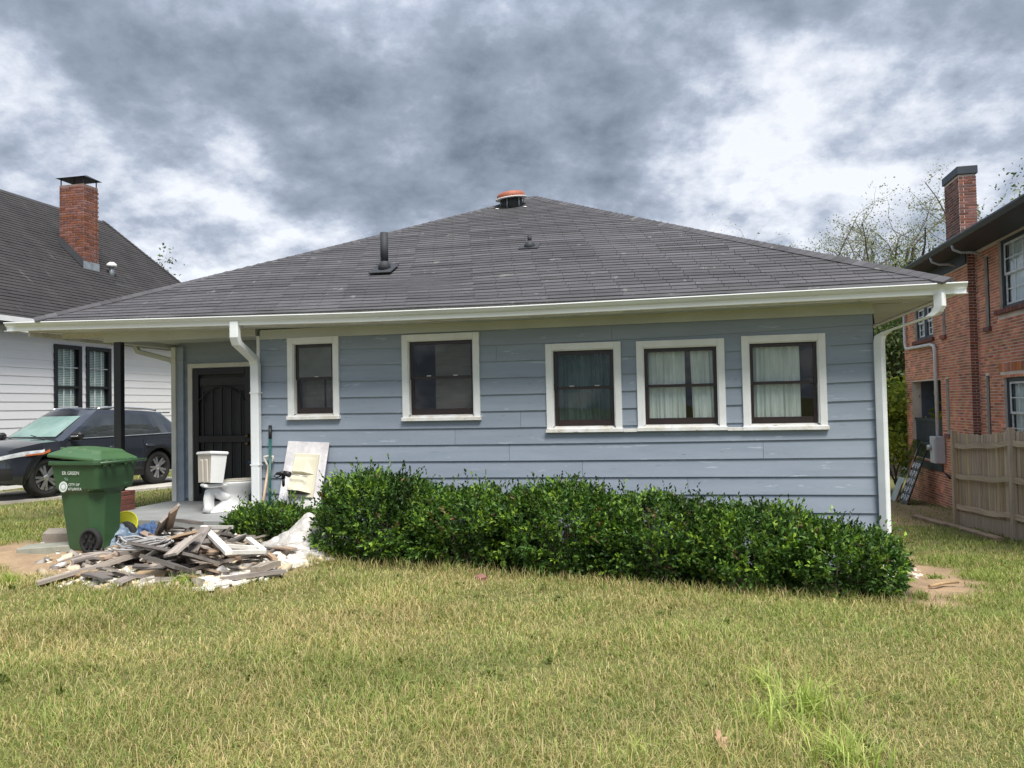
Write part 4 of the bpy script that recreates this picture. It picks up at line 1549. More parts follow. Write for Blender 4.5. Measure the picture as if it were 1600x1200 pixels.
# chimney
kx0, kx1, ky0, ky1, kz0, kz1 = -0.02, 0.36, 0.30, 1.35, EZ, 7.02
ck = bpart(MB().box(kx0, kx1, ky0, ky1, kz0, kz1), 'chimney', m_mortar_r)
bmA = MB().bbox(-.0985, .0985, -.008, .008, -.0285, .0285, .004).mesh('brick')
bmB = MB().bbox(-.045, .045, -.008, .008, -.0285, .0285, .004).mesh('brick')
m_brick_c = M_('smoky_red_brick', (0.225, 0.092, 0.072), 0.85, (0.13, 0.056, 0.048), 3, fine=0.2, bump=0.4, rand=0.45, hue=0.02)
for q_ in (bmA, bmB):
    q_.materials.append(m_brick_c)
for i in range(int((kz1 - kz0) / .0685)):
    z = kz0 + .034 + i * .0685
    x = kx0 - (.1 if i % 2 else 0)
    while x < kx1 - .02:
        a, b = max(x, kx0), min(x + .2075, kx1)
        x += .2075
        if b - a > .05:
            link('brick', bmA if b - a > .15 else bmB, None, ck, ((a + b) / 2, ky0, z))
    if z > EZ + .25:
        y = ky0 - (0 if i % 2 else .1)
        while y < ky1 - .02:
            a, b = max(y, ky0), min(y + .2075, ky1)
            y += .2075
            if b - a > .05:
                link('brick', bmA if b - a > .15 else bmB, None, ck, (kx0, (a + b) / 2, z), (0, 0, R(90)))
bpart(MB().bbox(kx0 - .045, kx1 + .045, ky0 - .045, ky1 + .045, kz1, kz1 + .20, .01), 'chimney_cap', m_slate, ck)
bpart(MB().box(kx0 - .03, kx1 + .03, ky0 - .02, ky1 + .03, EZ + .2, EZ + .42), 'flashing', m_galv, ck)
# grey conduit and meter box on the wall
m_conduit = M_('white_pipe', (0.70, 0.69, 0.68), 0.4, (0.58, 0.57, 0.56), 4, bump=0.03)
m_box = M_('pale_grey_metal_box', (0.55, 0.58, 0.62), 0.4, (0.48, 0.51, 0.55), 3, bump=0.03, metal=0.1)
bpart(MB().tube([(-.07, 5.25, 4.75), (-.07, 5.25, 3.2), (-.07, 5.2, 3.08), (-.07, 5.08, 3.02), (-.07, 2.75, 2.98), (-.07, 2.5, 2.93), (-.07, 2.43, 2.8), (-.07, 2.43, .45)], .048, 8), 'conduit', m_conduit)
mbx = bpart(MB().bbox(-.26, -.013, 2.02, 2.50, -.26, .46, .012), 'meter_box', m_box)
bpart(MB().lathe([(.0, .10), (.075, .095), (.085, .0)], 14, (-.26, 2.40, .15), Matrix.Rotation(R(-90), 3, 'Y')), 'meter', m_latch, mbx)
bpart(MB().box(-.275, -.262, 2.05, 2.30, -.2, .4), 'cover', m_box, mbx)
bpart(MB().tube([(-.05, 1.85, -.55), (-.10, 1.85, -.5), (-.10, 1.7, -.52), (-.05, 1.6, -.62)], .03, 6), 'tap_pipe', m_lead)

# things leaning on that wall
m_scroll = M_('black_wrought_iron', (0.015, 0.016, 0.018), 0.45, bump=0.05)
m_palegreen = M_('pale_glass_sheet', (0.42, 0.48, 0.45), 0.25, (0.30, 0.36, 0.34), 2, bump=0.02)


def leaning(name, label, cat, ya, wdt, hgt, foot, top_x=-.06):
    """empty at the foot; local x along the wall (back), z up the sheet"""
    base = H(RU - foot, VA + ya)
    base.z = gz(base.x, base.y)
    e = empty(name, base, 0, label, cat)
    lean = math.atan2(foot + top_x, hgt)
    e.rotation_euler = Matrix.Rotation(-TH, 4, 'Z') @ Matrix.Rotation(lean, 4, 'Y') @ Matrix.Rotation(R(90), 4, 'Z') if False else (Matrix.Rotation(-TH, 3, 'Z') @ Matrix.Rotation(lean, 3, 'Y') @ Matrix.Rotation(R(90), 3, 'Z')).to_euler()
    return e


e = leaning('screen_door', 'black ornate scrollwork storm door leaning on the brick wall under the meter box', 'door', 3.0, .8, 1.9, .75)
f = MB()
wd, hg = .80, 1.85
f.bbox(0, .05, -.015, .015, 0, hg, .003)
f.bbox(wd - .05, wd, -.015, .015, 0, hg, .003)
f.bbox(.0505, wd - .0505, -.015, .015, hg - .05, hg, .003)
f.bbox(.0505, wd - .0505, -.015, .015, 0, .05, .003)
f.build('frame', m_scroll, e)
MB().box(.05, wd - .05, -.008, -.004, .05, 1.30).build('panel', M_('dark_glass_sheet', (.09, .10, .11), .15, bump=0), e)
m_scr = M_('white_scrollwork', (0.75, 0.76, 0.78), 0.4, bump=0.03)
sc_ = MB()
for i in range(3):
    for j in range(5):
        cxx, czz = .16 + i * .24, .16 + j * .24
        s = 1 if (i + j) % 2 else -1
        pts = [(cxx + s * .09 * (1 - k / 16) * math.cos(k * .55), .014, czz + .11 * (1 - k / 18) * math.sin(k * .55)) for k in range(15)]
        sc_.tube(pts, .014, 5)
sc_.build('scrollwork', m_scr, e)
MB().box(.05, wd - .05, .004, .008, 1.32, hg - .05).build('glass', m_darkglass, e)
e = leaning('glass_sheet', 'tall pale glass sheet leaning on the brick wall beside the scrollwork door', 'glass sheet', 4.0, .8, 1.9, .8)
MB().bbox(0, .62, -.01, .01, 0, .75, .003).build('lower_panel', m_palegreen, e)
MB().bbox(0, .62, -.008, .008, .752, 1.95, .003).build('upper_panel', M_glass('green_glass', (.55, .66, .58), .03), e)
MB().bbox(0, .05, -.016, .016, .0, .60, .003).build('edge', m_brick_dark, e)

# ------------------------------------------------------------------ wooden fence
m_pick = M_('weathered_fence_wood', (0.60, 0.475, 0.345), 0.85, (0.40, 0.31, 0.225), 3.5, fine=0.12, bump=0.35, bscale=30, stretch=(5, 5, .35), rand=0.22, hue=0.02, spots=[((0.09, 0.07, 0.055), 9, 0.72, (1, 1, .5))])
m_rail = M_('grey_fence_rail', (0.66, 0.535, 0.40), 0.85, (0.47, 0.37, 0.275), 3.5, fine=0.12, bump=0.3, bscale=30, stretch=(5, .35, 5), rand=0.12)
FU = 7.9
fe = empty('wooden_fence', H(FU, 8.65, -1.0), -TH, 'weathered wooden board fence with three rails beside the brick house', 'fence')


def fpart(mb, name, mat, parent=fe):
    return mb.build(name, mat, parent)


posts = [0.0, -3.02, -6.04, -9.06]
for k, y in enumerate(posts):
    p = H(FU, 8.65 + y)
    z = gz(p.x, p.y) + 1.0
    top = (0.79 if k == 0 else 0.94 + .1 * (k - 1)) + 1.0
    m = MB()
    m.bbox(-.06, .045, y - .055, y + .055, z - .3, top, .008)
    fpart(m, 'post', m_pick)
wav_z = lambda y, h: (-0.15 - 0.075 * 0) * 0 + h


def fz(y):
    p = H(FU, 8.65 + y)
    return gz(p.x, p.y) + 1.0


for i in range(3):
    ya, yb = posts[i] - .056, posts[i + 1] + .056
    for hh in (0.42, 1.07, 1.72):
        m = MB()
        n = 10
        vs = []
        for k in range(n + 1):
            y = ya + (yb - ya) * k / n
            z = fz(posts[i]) + (fz(posts[i + 1]) - fz(posts[i])) * k / n + hh + .012 * math.sin(k * 1.1 + hh * 9) - .03 * math.sin(math.pi * k / n)
            for (dx, dz) in ((-.018, -.05), (.02, -.05), (.02, .05), (-.018, .05)):
                vs.append((dx, y, z + dz))
        fs = []
        for k in range(n):
            for q_ in range(4):
                q2 = (q_ + 1) % 4
                fs.append((k * 4 + q_, (k + 1) * 4 + q_, (k + 1) * 4 + q2, k * 4 + q2))
        fs += [(0, 1, 2, 3), (n * 4 + 3, n * 4 + 2, n * 4 + 1, n * 4)]
        m.add(vs, fs)
        fpart(m, 'rail', m_rail)
    y = ya
    # kickboard
    m = MB()
    m.add([(.021, ya, fz(ya) - .05), (.021, yb, fz(yb) - .05), (.021, yb, fz(yb) + .30), (.021, ya, fz(ya) + .30), (.045, ya, fz(ya) - .05), (.045, yb, fz(yb) - .05), (.045, yb, fz(yb) + .30), (.045, ya, fz(ya) + .30)],
          [(0, 1, 2, 3), (4, 7, 6, 5), (3, 2, 6, 7), (0, 3, 7, 4)])
    fpart(m, 'kickboard', m_pick)
for i in range(66):
    y = -.02 - i * .139
    w = .130
    zb_k = fz(y) + .05
    zt = 0.80 + (0.94 - .80) * min(1, -y / 3.02) + 1.0 - .06 + rnd.uniform(-.02, .02) - (0.05 * math.sin(math.pi * ((-y) % 3.02) / 3.02))
    m = MB()
    t_ = rnd.uniform(-.006, .006)
    m.bbox(.046 + t_ * .3, .064 + t_ * .3, y - w, y, zb_k, zt, .004)
    fpart(m, 'picket', m_pick)

# low timber edging in front of the fence
m_edge = M_('worn_edging_timber', (0.36, 0.27, 0.19), 0.9, (0.24, 0.17, 0.115), 4, fine=0.15, bump=0.3, stretch=(1, 1, 1))
prev = None
for k, (pa, pb_, lab) in enumerate([((1430, 809), (1479, 823), 'low edging timber farthest along the lawn edge'), ((1480, 822), (1561, 846), 'worn edging timber lying at the foot of the fence posts')]):
    a, b = at_ground(*pa), at_ground(*pb_)
    m = MB()
    d = (b - a)
    m.bbox(0, d.xy.length, -.09, .09, -.08, .07, .012)
    o = m.build('edging_timber', m_edge, None, (a.x, a.y, a.z), (0, -math.atan2(d.z, d.xy.length), math.atan2(d.y, d.x)))
    tag(o, lab, 'timber', 'timbers edging the side lawn')
# ------------------------------------------------------------------ parked car (local: x forward, y to its left, z up)
m_paint = M_('dark_blue_grey_car_paint', (0.050, 0.057, 0.075), 0.24, (0.046, 0.053, 0.070), 2, fine=0.0, bump=0.0, metal=0.55, coat=1.0)
m_carblack = M_('black_plastic', (0.012, 0.012, 0.013), 0.5, bump=0.05)
m_carglass = M_('tinted_glass', (0.008, 0.011, 0.012), 0.04, (0.03, 0.036, 0.038), 2, fine=0, bump=0, spec=0.9, coat=0.6)
m_shade = M_('pale_green_sunshade', (0.24, 0.34, 0.315), 0.35, (0.13, 0.22, 0.195), 1.6, fine=0.03, bump=0.02)
m_chrome = M_('bright_metal', (0.75, 0.76, 0.77), 0.2, metal=0.9, bump=0.0)
m_tyre = M_('tyre_rubber', (0.018, 0.018, 0.018), 0.85, bump=0.15)
m_rim = M_('machined_wheel', (0.55, 0.55, 0.56), 0.3, metal=0.8, bump=0.0)
m_lampw = M_('clear_lamp', (0.70, 0.72, 0.74), 0.12, (0.45, 0.47, 0.50), 8, bump=0, coat=1.0)
m_amber = M_('amber_lamp', (0.55, 0.16, 0.05), 0.2, bump=0, coat=1.0)
m_redlamp = M_('red_lamp', (0.25, 0.02, 0.02), 0.2, bump=0, coat=1.0)
cf, cr_ = Vector((-9.16, 15.0)), Vector((-8.22, 17.72))
hd2 = (cf - cr_).normalized()
left2 = Vector((-hd2.y, hd2.x))
cmid = (cf + cr_) / 2 - left2 * 0.86
zf, zr = gz(*cf) + .055, gz(*cr_) + .055
car = empty('parked_car', (cmid.x, cmid.y, (zf + zr) / 2), 0, 'dark blue grey family SUV parked in the driveway behind the green bin', 'car',
            rot=(0, -math.atan2(zf - zr, 2.85), math.atan2(hd2.y, hd2.x)))
AXF, AXR, RW = 1.42, -1.43, 0.383


def cpart(mb, name, mat, parent=car, label=None):
    return tag(mb.build(name, mat, parent), label)


outl = []
for i in range(13):
    a = R(90) * i / 12
    outl.append((1.55 + 0.85 * math.cos(a) ** 0.42 if i < 12 else 1.55, 0.955 * math.sin(a) ** 0.50))
for x in np.linspace(1.50, -1.95, 62):
    outl.append((float(x), 0.955))
for i in range(13):
    a = R(90) * (12 - i) / 12
    outl.append((-2.0 - 0.58 * math.cos(a) ** 0.40, 0.955 * (math.sin(a) ** 0.55 if i < 12 else 0)))
outl.append((-2.58, 0.0))
ZH = ([-2.7, -2.45, -2.0, -0.5, 0.8, 1.05, 1.6, 2.1, 2.3, 2.45], [1.02, 1.10, 1.12, 1.09, 1.07, 1.09, 1.06, 0.98, 0.90, 0.83])


def zhi(x):
    return float(np.interp(x, *ZH))


def zlo(x, y):
    z = 0.27 if -2.0 < x < 1.9 else 0.27 + 0.12 * min(1, (abs(x) - 1.9) / .6)
    for xc in (AXF, AXR):
        dx = abs(x - xc)
        if dx < 0.45 and abs(y) > .6:
            z = max(z, 0.385 + math.sqrt(.45 ** 2 - dx ** 2))
    return z


def surf(x, y, z, off=0.0):
    h = (z - .27) / .83
    k = 1 - 0.055 * max(0, h - .45) ** 2 / .3 - 0.05 * max(0, .35 - h) ** 2 / .12
    # shoulder crease and flared arches
    k += 0.012 * math.exp(-((h - .72) / .10) ** 2) - 0.018 * math.exp(-((h - .50) / .16) ** 2)
    for xc in (AXF, AXR):
        k += 0.028 * math.exp(-((x - xc) / .50) ** 4) * math.exp(-((z - .72) / .26) ** 2)
    xx = x
    if x > 1.5:
        xx = x - 0.16 * max(0, h - .35) ** 2 * (x - 1.5) / .9 - 0.10 * max(0, .25 - h) * (x - 1.5) / .9
    if x < -2.0:
        xx = x + 0.10 * max(0, h - .55) * (-2.0 - x) / .58 + 0.2 * max(0, .3 - h) * (-2 - x) / .58
    return Vector((xx, (y * k + (off if y > 0 else -off if y < 0 else 0)), z))


NR = 12
mb = MB()
rows = []
for sgn in (1, -1):
    vs = []
    for (x, y) in outl:
        a, b = zlo(x, y), zhi(x)
        for r in range(NR + 1):
            p = surf(x, y, a + (b - a) * r / NR)
            vs.append((p.x, sgn * p.y, p.z))
    n = NR + 1
    fs = []
    for i in range(len(outl) - 1):
        for r in range(NR):
            f = (i * n + r, i * n + r + 1, (i + 1) * n + r + 1, (i + 1) * n + r)
            fs.append(f if sgn > 0 else f[::-1])
    mb.add(vs, fs, True)
# hood and deck
vs = []
for (x, y) in outl:
    p = surf(x, y, zhi(x))
    for k in range(9):
        t_ = -1 + k / 4
        vs.append((p.x, p.y * t_, p.z + 0.055 * (1 - t_ * t_) * min(1, p.y / .8)))
fs = []
for i in range(len(outl) - 1):
    for k in range(8):
        fs.append((i * 9 + k, (i + 1) * 9 + k, (i + 1) * 9 + k + 1, i * 9 + k + 1))
mb.add(vs, fs, True)
cpart(mb, 'body', m_paint)
cpart(MB().box(-2.25, 2.05, -.70, .70, .28, .95).box(-.85, .85, -.9, .9, .28, .6), 'underbody', m_carblack)
# black arch trims and sills
for sgn in (1, -1):
    for xc in (AXF, AXR):
        m = MB()
        vs = []
        for k in range(21):
            a = math.pi * (-0.06 + 1.12 * k / 20)
            for rr_ in (.445, .505):
                x, z = xc + rr_ * math.cos(a), .385 + rr_ * math.sin(a)
                p = surf(x, .955, max(z, .28), .006)
                vs.append((x, sgn * p.y, z))
            p = surf(xc + .445 * math.cos(a), .955, max(.385 + .445 * math.sin(a), .28), -.10)
            vs.append((xc + .445 * math.cos(a), sgn * p.y, .385 + .445 * math.sin(a)))
        fs = []
        for k in range(20):
            fs += [(3 * k, 3 * k + 3, 3 * k + 4, 3 * k + 1), (3 * k + 2, 3 * k + 5, 3 * k + 3, 3 * k)]
        m.add(vs, fs if sgn < 0 else [f[::-1] for f in fs])
        cpart(m, 'arch_trim', m_carblack)
    m = MB()
    y = .955
    m.bbox(AXR + .46, AXF - .46, sgn * .945 - .018, sgn * .945 + .018, .25, .40, .01)
    cpart(m, 'sill_trim', m_carblack)
# greenhouse
ring = []     # (kind, value): front centre -> side -> rear centre
for k in range(5):
    ring.append(('f', k / 5.0))
for s in (0.0, .05, .12, .20, .28, .36, .395, .46, .53, .60, .655, .70, .76, .83, .90, .95, 1.0):
    ring.append(('s', s))
for k in range(1, 5):
    ring.append(('r', k / 4.0))
lev = [0.0, 0.10, 0.48, 0.86, 0.96, 1.0]


def gh(kind, s, t):
    xf = 1.18 - 1.02 * t ** 1.05
    xr = -2.52 + 0.60 * t ** 1.25
    w = .885 - 0.215 * t ** 1.25
    xf_c, xr_c = xf - .14, xr + .10
    if kind == 'f':
        y = w * (s)
        x = xf - .14 * s ** 2.2
    elif kind == 's':
        x = xf_c + (xr_c - xf_c) * s
        y = w * (1 - .03 * (2 * abs(s - .45)) ** 3 - 0.10 * max(0, s - .7) ** 2 / .09)
    else:
        x = xr_c + (xr - xr_c) * (1 - (1 - s) ** 2)
        y = w * .87 * (1 - s)
    zt = 1.705 - 0.055 * ((x + .1) / 1.6) ** 2
    zb_ = zhi(x) - .02 if kind != 'f' else 1.085
    return Vector((x, y, zb_ + (zt - zb_) * t))


body2, wind, sglass, rglass = MB(), MB(), {}, MB()
for sgn in (1, -1):
    for i in range(len(ring) - 1):
        for l in range(len(lev) - 1):
            k0, k1 = ring[i], ring[i + 1]
            P = [gh(*k0, lev[l]), gh(*k1, lev[l]), gh(*k1, lev[l + 1]), gh(*k0, lev[l + 1])]
            P = [Vector((p.x, sgn * p.y, p.z)) for p in P]
            f = (0, 1, 2, 3) if sgn < 0 else (3, 2, 1, 0)
            glass = 1 <= l <= 2
            if glass and k1[0] in ('f',) or glass and k0[0] == 'f' and k0[1] < .79:
                wind.add(P, [f], True)
                continue
            if glass and k0[0] == 's' and k1[0] == 's':
                s0 = k0[1]
                wname = 'a' if .05 <= s0 < .35 else ('b' if .39 <= s0 < .65 else ('c' if .70 <= s0 < .94 else None))
                if wname:
                    if wname == 'c' and l == 1 and s0 >= .83:
                        body2.add(P, [f], True)
                        continue
                    sglass.setdefault((sgn, wname), MB()).add(P, [f], True)
                    continue
            if glass and k0[0] == 'r':
                rglass.add(P, [f], True)
                continue
            body2.add(P, [f], True)
# roof skin
vs, fs = [], []
nr_ = len(ring)
for k in range(7):
    q_ = k / 6.0
    for (kd, s) in ring:
        p = gh(kd, s, 1.0)
        vs.append((p.x * (1) if True else 0, p.y * (1 - 2 * q_), p.z + .045 * (1 - (1 - 2 * q_) ** 2)))
for k in range(6):
    for i in range(nr_ - 1):
        fs.append((k * nr_ + i, k * nr_ + i + 1, (k + 1) * nr_ + i + 1, (k + 1) * nr_ + i))
body2.add(vs, [f[::-1] for f in fs], True)
cpart(body2, 'cabin', m_paint)
cpart(wind, 'windshield', m_carglass)
shade = MB()
SN = 8
vs = []
for j in range(3):
    t_ = .13 + .66 * j / 2
    for i in range(SN + 1):
        a = -1 + 2 * i / SN
        p = gh('f', abs(a) * .74, t_)
        vs.append((p.x + .008, p.y * (1 if a > 0 else -1), p.z + .006))
shade.add(vs, [(j * (SN + 1) + i, j * (SN + 1) + i + 1, (j + 1) * (SN + 1) + i + 1, (j + 1) * (SN + 1) + i) for j in range(2) for i in range(SN)], True)
cpart(shade, 'sunshade', m_shade)
for k_, v_ in sglass.items():
    cpart(v_, 'side_window', m_carglass)
cpart(rglass, 'rear_window', m_carglass)
for sgn in (1, -1):
    # chrome strip under the side windows, roof rail, door lines, handles, mirror
    m = MB()
    m.tube([Vector((gh('s', s, .095).x, sgn * (gh('s', s, .095).y + .008), gh('s', s, .095).z)) for s in np.linspace(.04, .97, 20)], .012, 5)
    cpart(m, 'chrome_strip', m_chrome)
    m = MB()
    m.tube([Vector((gh('s', s, 1).x, sgn * (gh('s', s, 1).y - .03), gh('s', s, 1).z + .055 - .05 * (abs(2 * s - 1)) ** 6)) for s in np.linspace(.02, .93, 22)], .024, 6)
    cpart(m, 'roof_rail', m_chrome)
    for x in (-.15, -1.12):
        p = surf(x, .955, .86)
        cpart(MB().bbox(x - .11, x + .11, sgn * (p.y + .012) - .018, sgn * (p.y + .012) + .018, .885, .925, .01), 'door_handle', m_paint)
    for x in (1.02, .02, -.98):
        vs = []
        zt_ = 1.05
        for k in range(9):
            z = .42 + (zt_ - .42) * k / 8
            p = surf(x, .955, z, .0025)
            vs += [(x - .006, sgn * p.y, z), (x + .006, sgn * p.y, z)]
        cpart(MB().add(vs, [(2 * k, 2 * k + 1, 2 * k + 3, 2 * k + 2) for k in range(8)]), 'door_gap', m_carblack)
    m = MB()
    Mx = Matrix.Translation((.86, sgn * 1.06, 1.17)) @ Matrix.Rotation(sgn * R(12), 4, 'Z')
    m.bbox(-.08, .08, -.12, .12, -.075, .085, .045, Mx)
    mi = cpart(m, 'mirror', m_carblack)
    cpart(MB().box(.83, .90, sgn * .90 - .06, sgn * .90 + .08, 1.10, 1.13), 'mirror_arm', m_carblack, mi)
    cpart(MB().bbox(.93, .955, sgn * 1.08 - .09, sgn * 1.08 + .09, 1.16, 1.185, .005), 'mirror_strip', m_chrome, mi)

    # lamps
    def patch(i0, i1, za, zb, off, tw=0.0):
        vs = []
        nn = i1 - i0
        for i in range(i0, i1 + 1):
            x, y = outl[i]
            k = (i - i0) / nn
            for q_ in range(4):
                z = za(k) + (zb(k) - za(k)) * q_ / 3
                p = surf(x, y, z)
                d = Vector((max(0, (x - 1.3)) * .8 - max(0, -x - 1.8), p.y, 0)).normalized() * off
                vs.append((p.x + d.x, sgn * (p.y + d.y), z))
        fs = [(4 * i + q_, 4 * i + 4 + q_, 4 * i + 5 + q_, 4 * i + 1 + q_) for i in range(nn) for q_ in range(3)]
        return MB().add(vs, fs if sgn < 0 else [f[::-1] for f in fs], True)
    cpart(patch(3, 13, lambda k: .735 + .12 * k, lambda k: .80 + .145 * k, .006), 'headlight', m_lampw)
    cpart(patch(11, 15, lambda k: .825 + .06 * k, lambda k: .855 + .085 * k, .010), 'turn_lamp', m_amber)
    cpart(patch(76, 85, lambda k: .96, lambda k: 1.04, .006), 'tail_lamp', m_redlamp)
    cpart(patch(3, 9, lambda k: .40, lambda k: .62, .004), 'air_intake', m_carblack)
    cpart(MB().lathe([(0, .03), (.04, .02), (.05, 0)], 12, (2.18, sgn * .76, .56), Matrix.Rotation(R(70), 3, 'Y')), 'fog_lamp', m_lampw)
    # wheels
    for xc in (AXF, AXR):
        yo = sgn * .93
        Mw = Matrix.Rotation(R(-90 * sgn), 3, 'X')
        w = cpart(MB().lathe([(.255, -.22), (.34, -.235), (.378, -.205), (.383, -.12), (.378, -.03), (.345, -.002), (.27, .0), (.255, -.02)], 40, (xc, yo, RW), Mw, caps=False), 'wheel', m_tyre)
        cpart(MB().lathe([(.0, -.06), (.2, -.06), (.256, -.025), (.262, -.005), (.250, -.004)], 32, (xc, yo, RW), Mw, caps=False), 'rim', m_carblack, w)
        sp_ = MB()
        for a in range(10):
            an = a * math.pi / 5 + (.13 if a % 2 else -.13) + .2
            ca, sa = math.cos(an), math.sin(an)
            p0 = [(ca * .05 - sa * .02, sa * .05 + ca * .02), (ca * .05 + sa * .02, sa * .05 - ca * .02), (ca * .25 + sa * .026, sa * .25 - ca * .026), (ca * .25 - sa * .026, sa * .25 + ca * .026)]
            vs = [Vector((xc + x, yo - sgn * .012, RW + z)) for x, z in p0] + [Vector((xc + x, yo - sgn * .045, RW + z)) for x, z in p0]
            fs = [(0, 1, 2, 3), (0, 4, 5, 1), (1, 5, 6, 2), (2, 6, 7, 3), (3, 7, 4, 0)]
            sp_.add(vs, fs if sgn > 0 else [f[::-1] for f in fs])
        sp_.lathe([(.0, -.005), (.06, -.012), (.07, -.03)], 16, (xc, yo, RW), Mw)
        cpart(sp_, 'spokes', m_rim, w)
cpart(patch(0, 3, lambda k: .55, lambda k: .78, .004), 'grille', m_carblack) if False else None
g = MB()
g.bbox(2.24, 2.33, -.55, .55, .42, .70, .03)
cpart(g, 'grille', m_carblack)
cpart(MB().bbox(-2.16, -1.90, -.58, .58, 1.62, 1.65, .01), 'spoiler', m_paint)
cpart(MB().tube([(1.22, .62, 1.115), (1.10, .1, 1.20)], .01, 4).tube([(1.22, -.2, 1.115), (1.12, -.62, 1.18)], .01, 4), 'wiper', m_carblack)

# ------------------------------------------------------------------ green wheeled bin (local: -x is its back with the wheels)
m_bin = M_('green_plastic', (0.036, 0.092, 0.036), 0.45, (0.029, 0.074, 0.031), 2.5, fine=0.08, bump=0.06, spots=[((0.075, 0.15, 0.065), 5, 0.66, (1, 1, 3))])
m_binlid = M_('green_lid_plastic', (0.055, 0.125, 0.048), 0.45, (0.045, 0.105, 0.041), 2.5, fine=0.08, bump=0.06, spots=[((0.14, 0.17, 0.08), 4, 0.64, (1, 1, 1))])
m_print = M_('white_print', (0.72, 0.76, 0.72), 0.6, bump=0.0)
bx, by = -4.95, 9.12
bz = gz(bx, by) + 0.0
bin_ = empty('wheeled_bin', (bx, by, bz), R(163), 'tall green plastic wheelie bin with its lid ajar', 'bin')


def sect(xr, xf, w, cr1, cf1, z):
    """eight-sided section: xr back, xf front, half width w, chamfers at back and front"""
    return [(xf - cf1, -w, z), (xf, -w + cf1, z), (xf, w - cf1, z), (xf - cf1, w, z), (xr + cr1, w, z), (xr, w - cr1, z), (xr, -w + cr1, z), (xr + cr1, -w, z)]


secs = [sect(-0.225, 0.225, 0.202, 0.060, 0.060, 0.020), sect(-0.230, 0.239, 0.211, 0.100, 0.050, 0.100), sect(-0.261, 0.297, 0.245, 0.125, 0.040, 0.680), sect(-0.266, 0.302, 0.249, 0.110, 0.040, 0.700),
        sect(-0.302, 0.324, 0.280, 0.035, 0.035, 0.735), sect(-0.324, 0.369, 0.301, 0.030, 0.035, 1.000), sect(-0.324, 0.369, 0.301, 0.030, 0.035, 1.015)]
m = MB()
vs = [p for s in secs for p in s]
fs = [tuple(range(8))[::-1]]
for i in range(len(secs) - 1):
    for k in range(8):
        k2 = (k + 1) % 8
        fs.append((i * 8 + k, i * 8 + k2, (i + 1) * 8 + k2, (i + 1) * 8 + k))
m.add(vs, fs)
bbody = m.build('body', m_bin, bin_)
bv = bbody.modifiers.new('bevel', 'BEVEL')
bv.width = 0.012
bv.segments = 2
bv.angle_limit = R(20)
m = MB()
rim_o = sect(-0.347, 0.410, 0.331, 0.050, 0.060, 1.000)
rim_i = sect(-0.297, 0.342, 0.275, 0.030, 0.030, 1.000)
vs = [(x, y, 1.012) for x, y, z in rim_o] + [(x, y, 1.062) for x, y, z in rim_o] + [(x, y, 1.062) for x, y, z in rim_i] + [(x, y, 1.012) for x, y, z in rim_i]
fs = []
for j in range(4):
    for k in range(8):
        k2 = (k + 1) % 8
        a, b = j * 8, ((j + 1) % 4) * 8
        fs.append((a + k, a + k2, b + k2, b + k))
m.add(vs, fs)
o = m.build('rim', m_bin, bin_)
bv = o.modifiers.new('bevel', 'BEVEL')
bv.width = 0.01
bv.segments = 2
# lid, domed, lifted a little along one side
lid_e = []
ls = [sect(-0.360, 0.423, 0.335, 0.050, 0.070, 0.000), sect(-0.360, 0.423, 0.335, 0.050, 0.070, 0.035), sect(-0.270, 0.333, 0.267, 0.060, 0.090, 0.085), sect(-0.234, 0.270, 0.224, 0.060, 0.090, 0.125), sect(-0.090, 0.126, 0.086, 0.040, 0.050, 0.140)]
m = MB()
vs = [p for s in ls for p in s]
fs = [tuple(range(8))[::-1], tuple(range((len(ls) - 1) * 8, len(ls) * 8))]
for i in range(len(ls) - 1):
    for k in range(8):
        k2 = (k + 1) % 8
        fs.append((i * 8 + k, i * 8 + k2, (i + 1) * 8 + k2, (i + 1) * 8 + k))
m.add(vs, fs)
lid = m.build('lid', m_binlid, bin_, (0.015, 0, 1.068), (R(1.5), R(-5.0), R(1.5)))
bv = lid.modifiers.new('bevel', 'BEVEL')
bv.width = 0.012
bv.segments = 2
bv.angle_limit = R(15)
m = MB()
for y in (-.21, -.10, .10, .21):
    m.bbox(-.39, -.33, y - .018, y + .018, -.05, .03, .006)
m.tube([(-.41, -.35, 0.0), (-.41, .35, 0.0)], .018, 8)
m.build('hinge', m_bin, bin_, (0, 0, 1.04))
m = MB()
m.bbox(.31, .37, -.09, -.05, .05, .085, .006).bbox(.30, .36, .12, .16, .08, .11, .006)
m.build('lid_knob', m_binlid, lid)
# wheels on an axle
for s in (1, -1):
    Mw = Matrix.Rotation(R(-90 * s), 3, 'X')
    w = MB().lathe([(.03, -.07), (.12, -.075), (.142, -.06), (.145, -.02), (.135, .0), (.112, .0), (.105, -.018), (.03, -.012), (0, 0.0)], 28, (-.195, s * .295, .150), Mw).build('wheel', m_tyre, bin_)
    m = MB()
    for a in range(6):
        an = a * math.pi / 3
        m.box(-.195 + .065 * math.cos(an) - .018, -.195 + .065 * math.cos(an) + .018, s * .293 - .012, s * .293 + .006, .15 + .065 * math.sin(an) - .018, .15 + .065 * math.sin(an) + .018)
    tag(m.build('wheel_boss', m_carblack, w), kind='stuff')
MB().tube([(-.195, -.23, .15), (-.195, .23, .15)], .014, 8).build('axle', m_carblack, bin_)
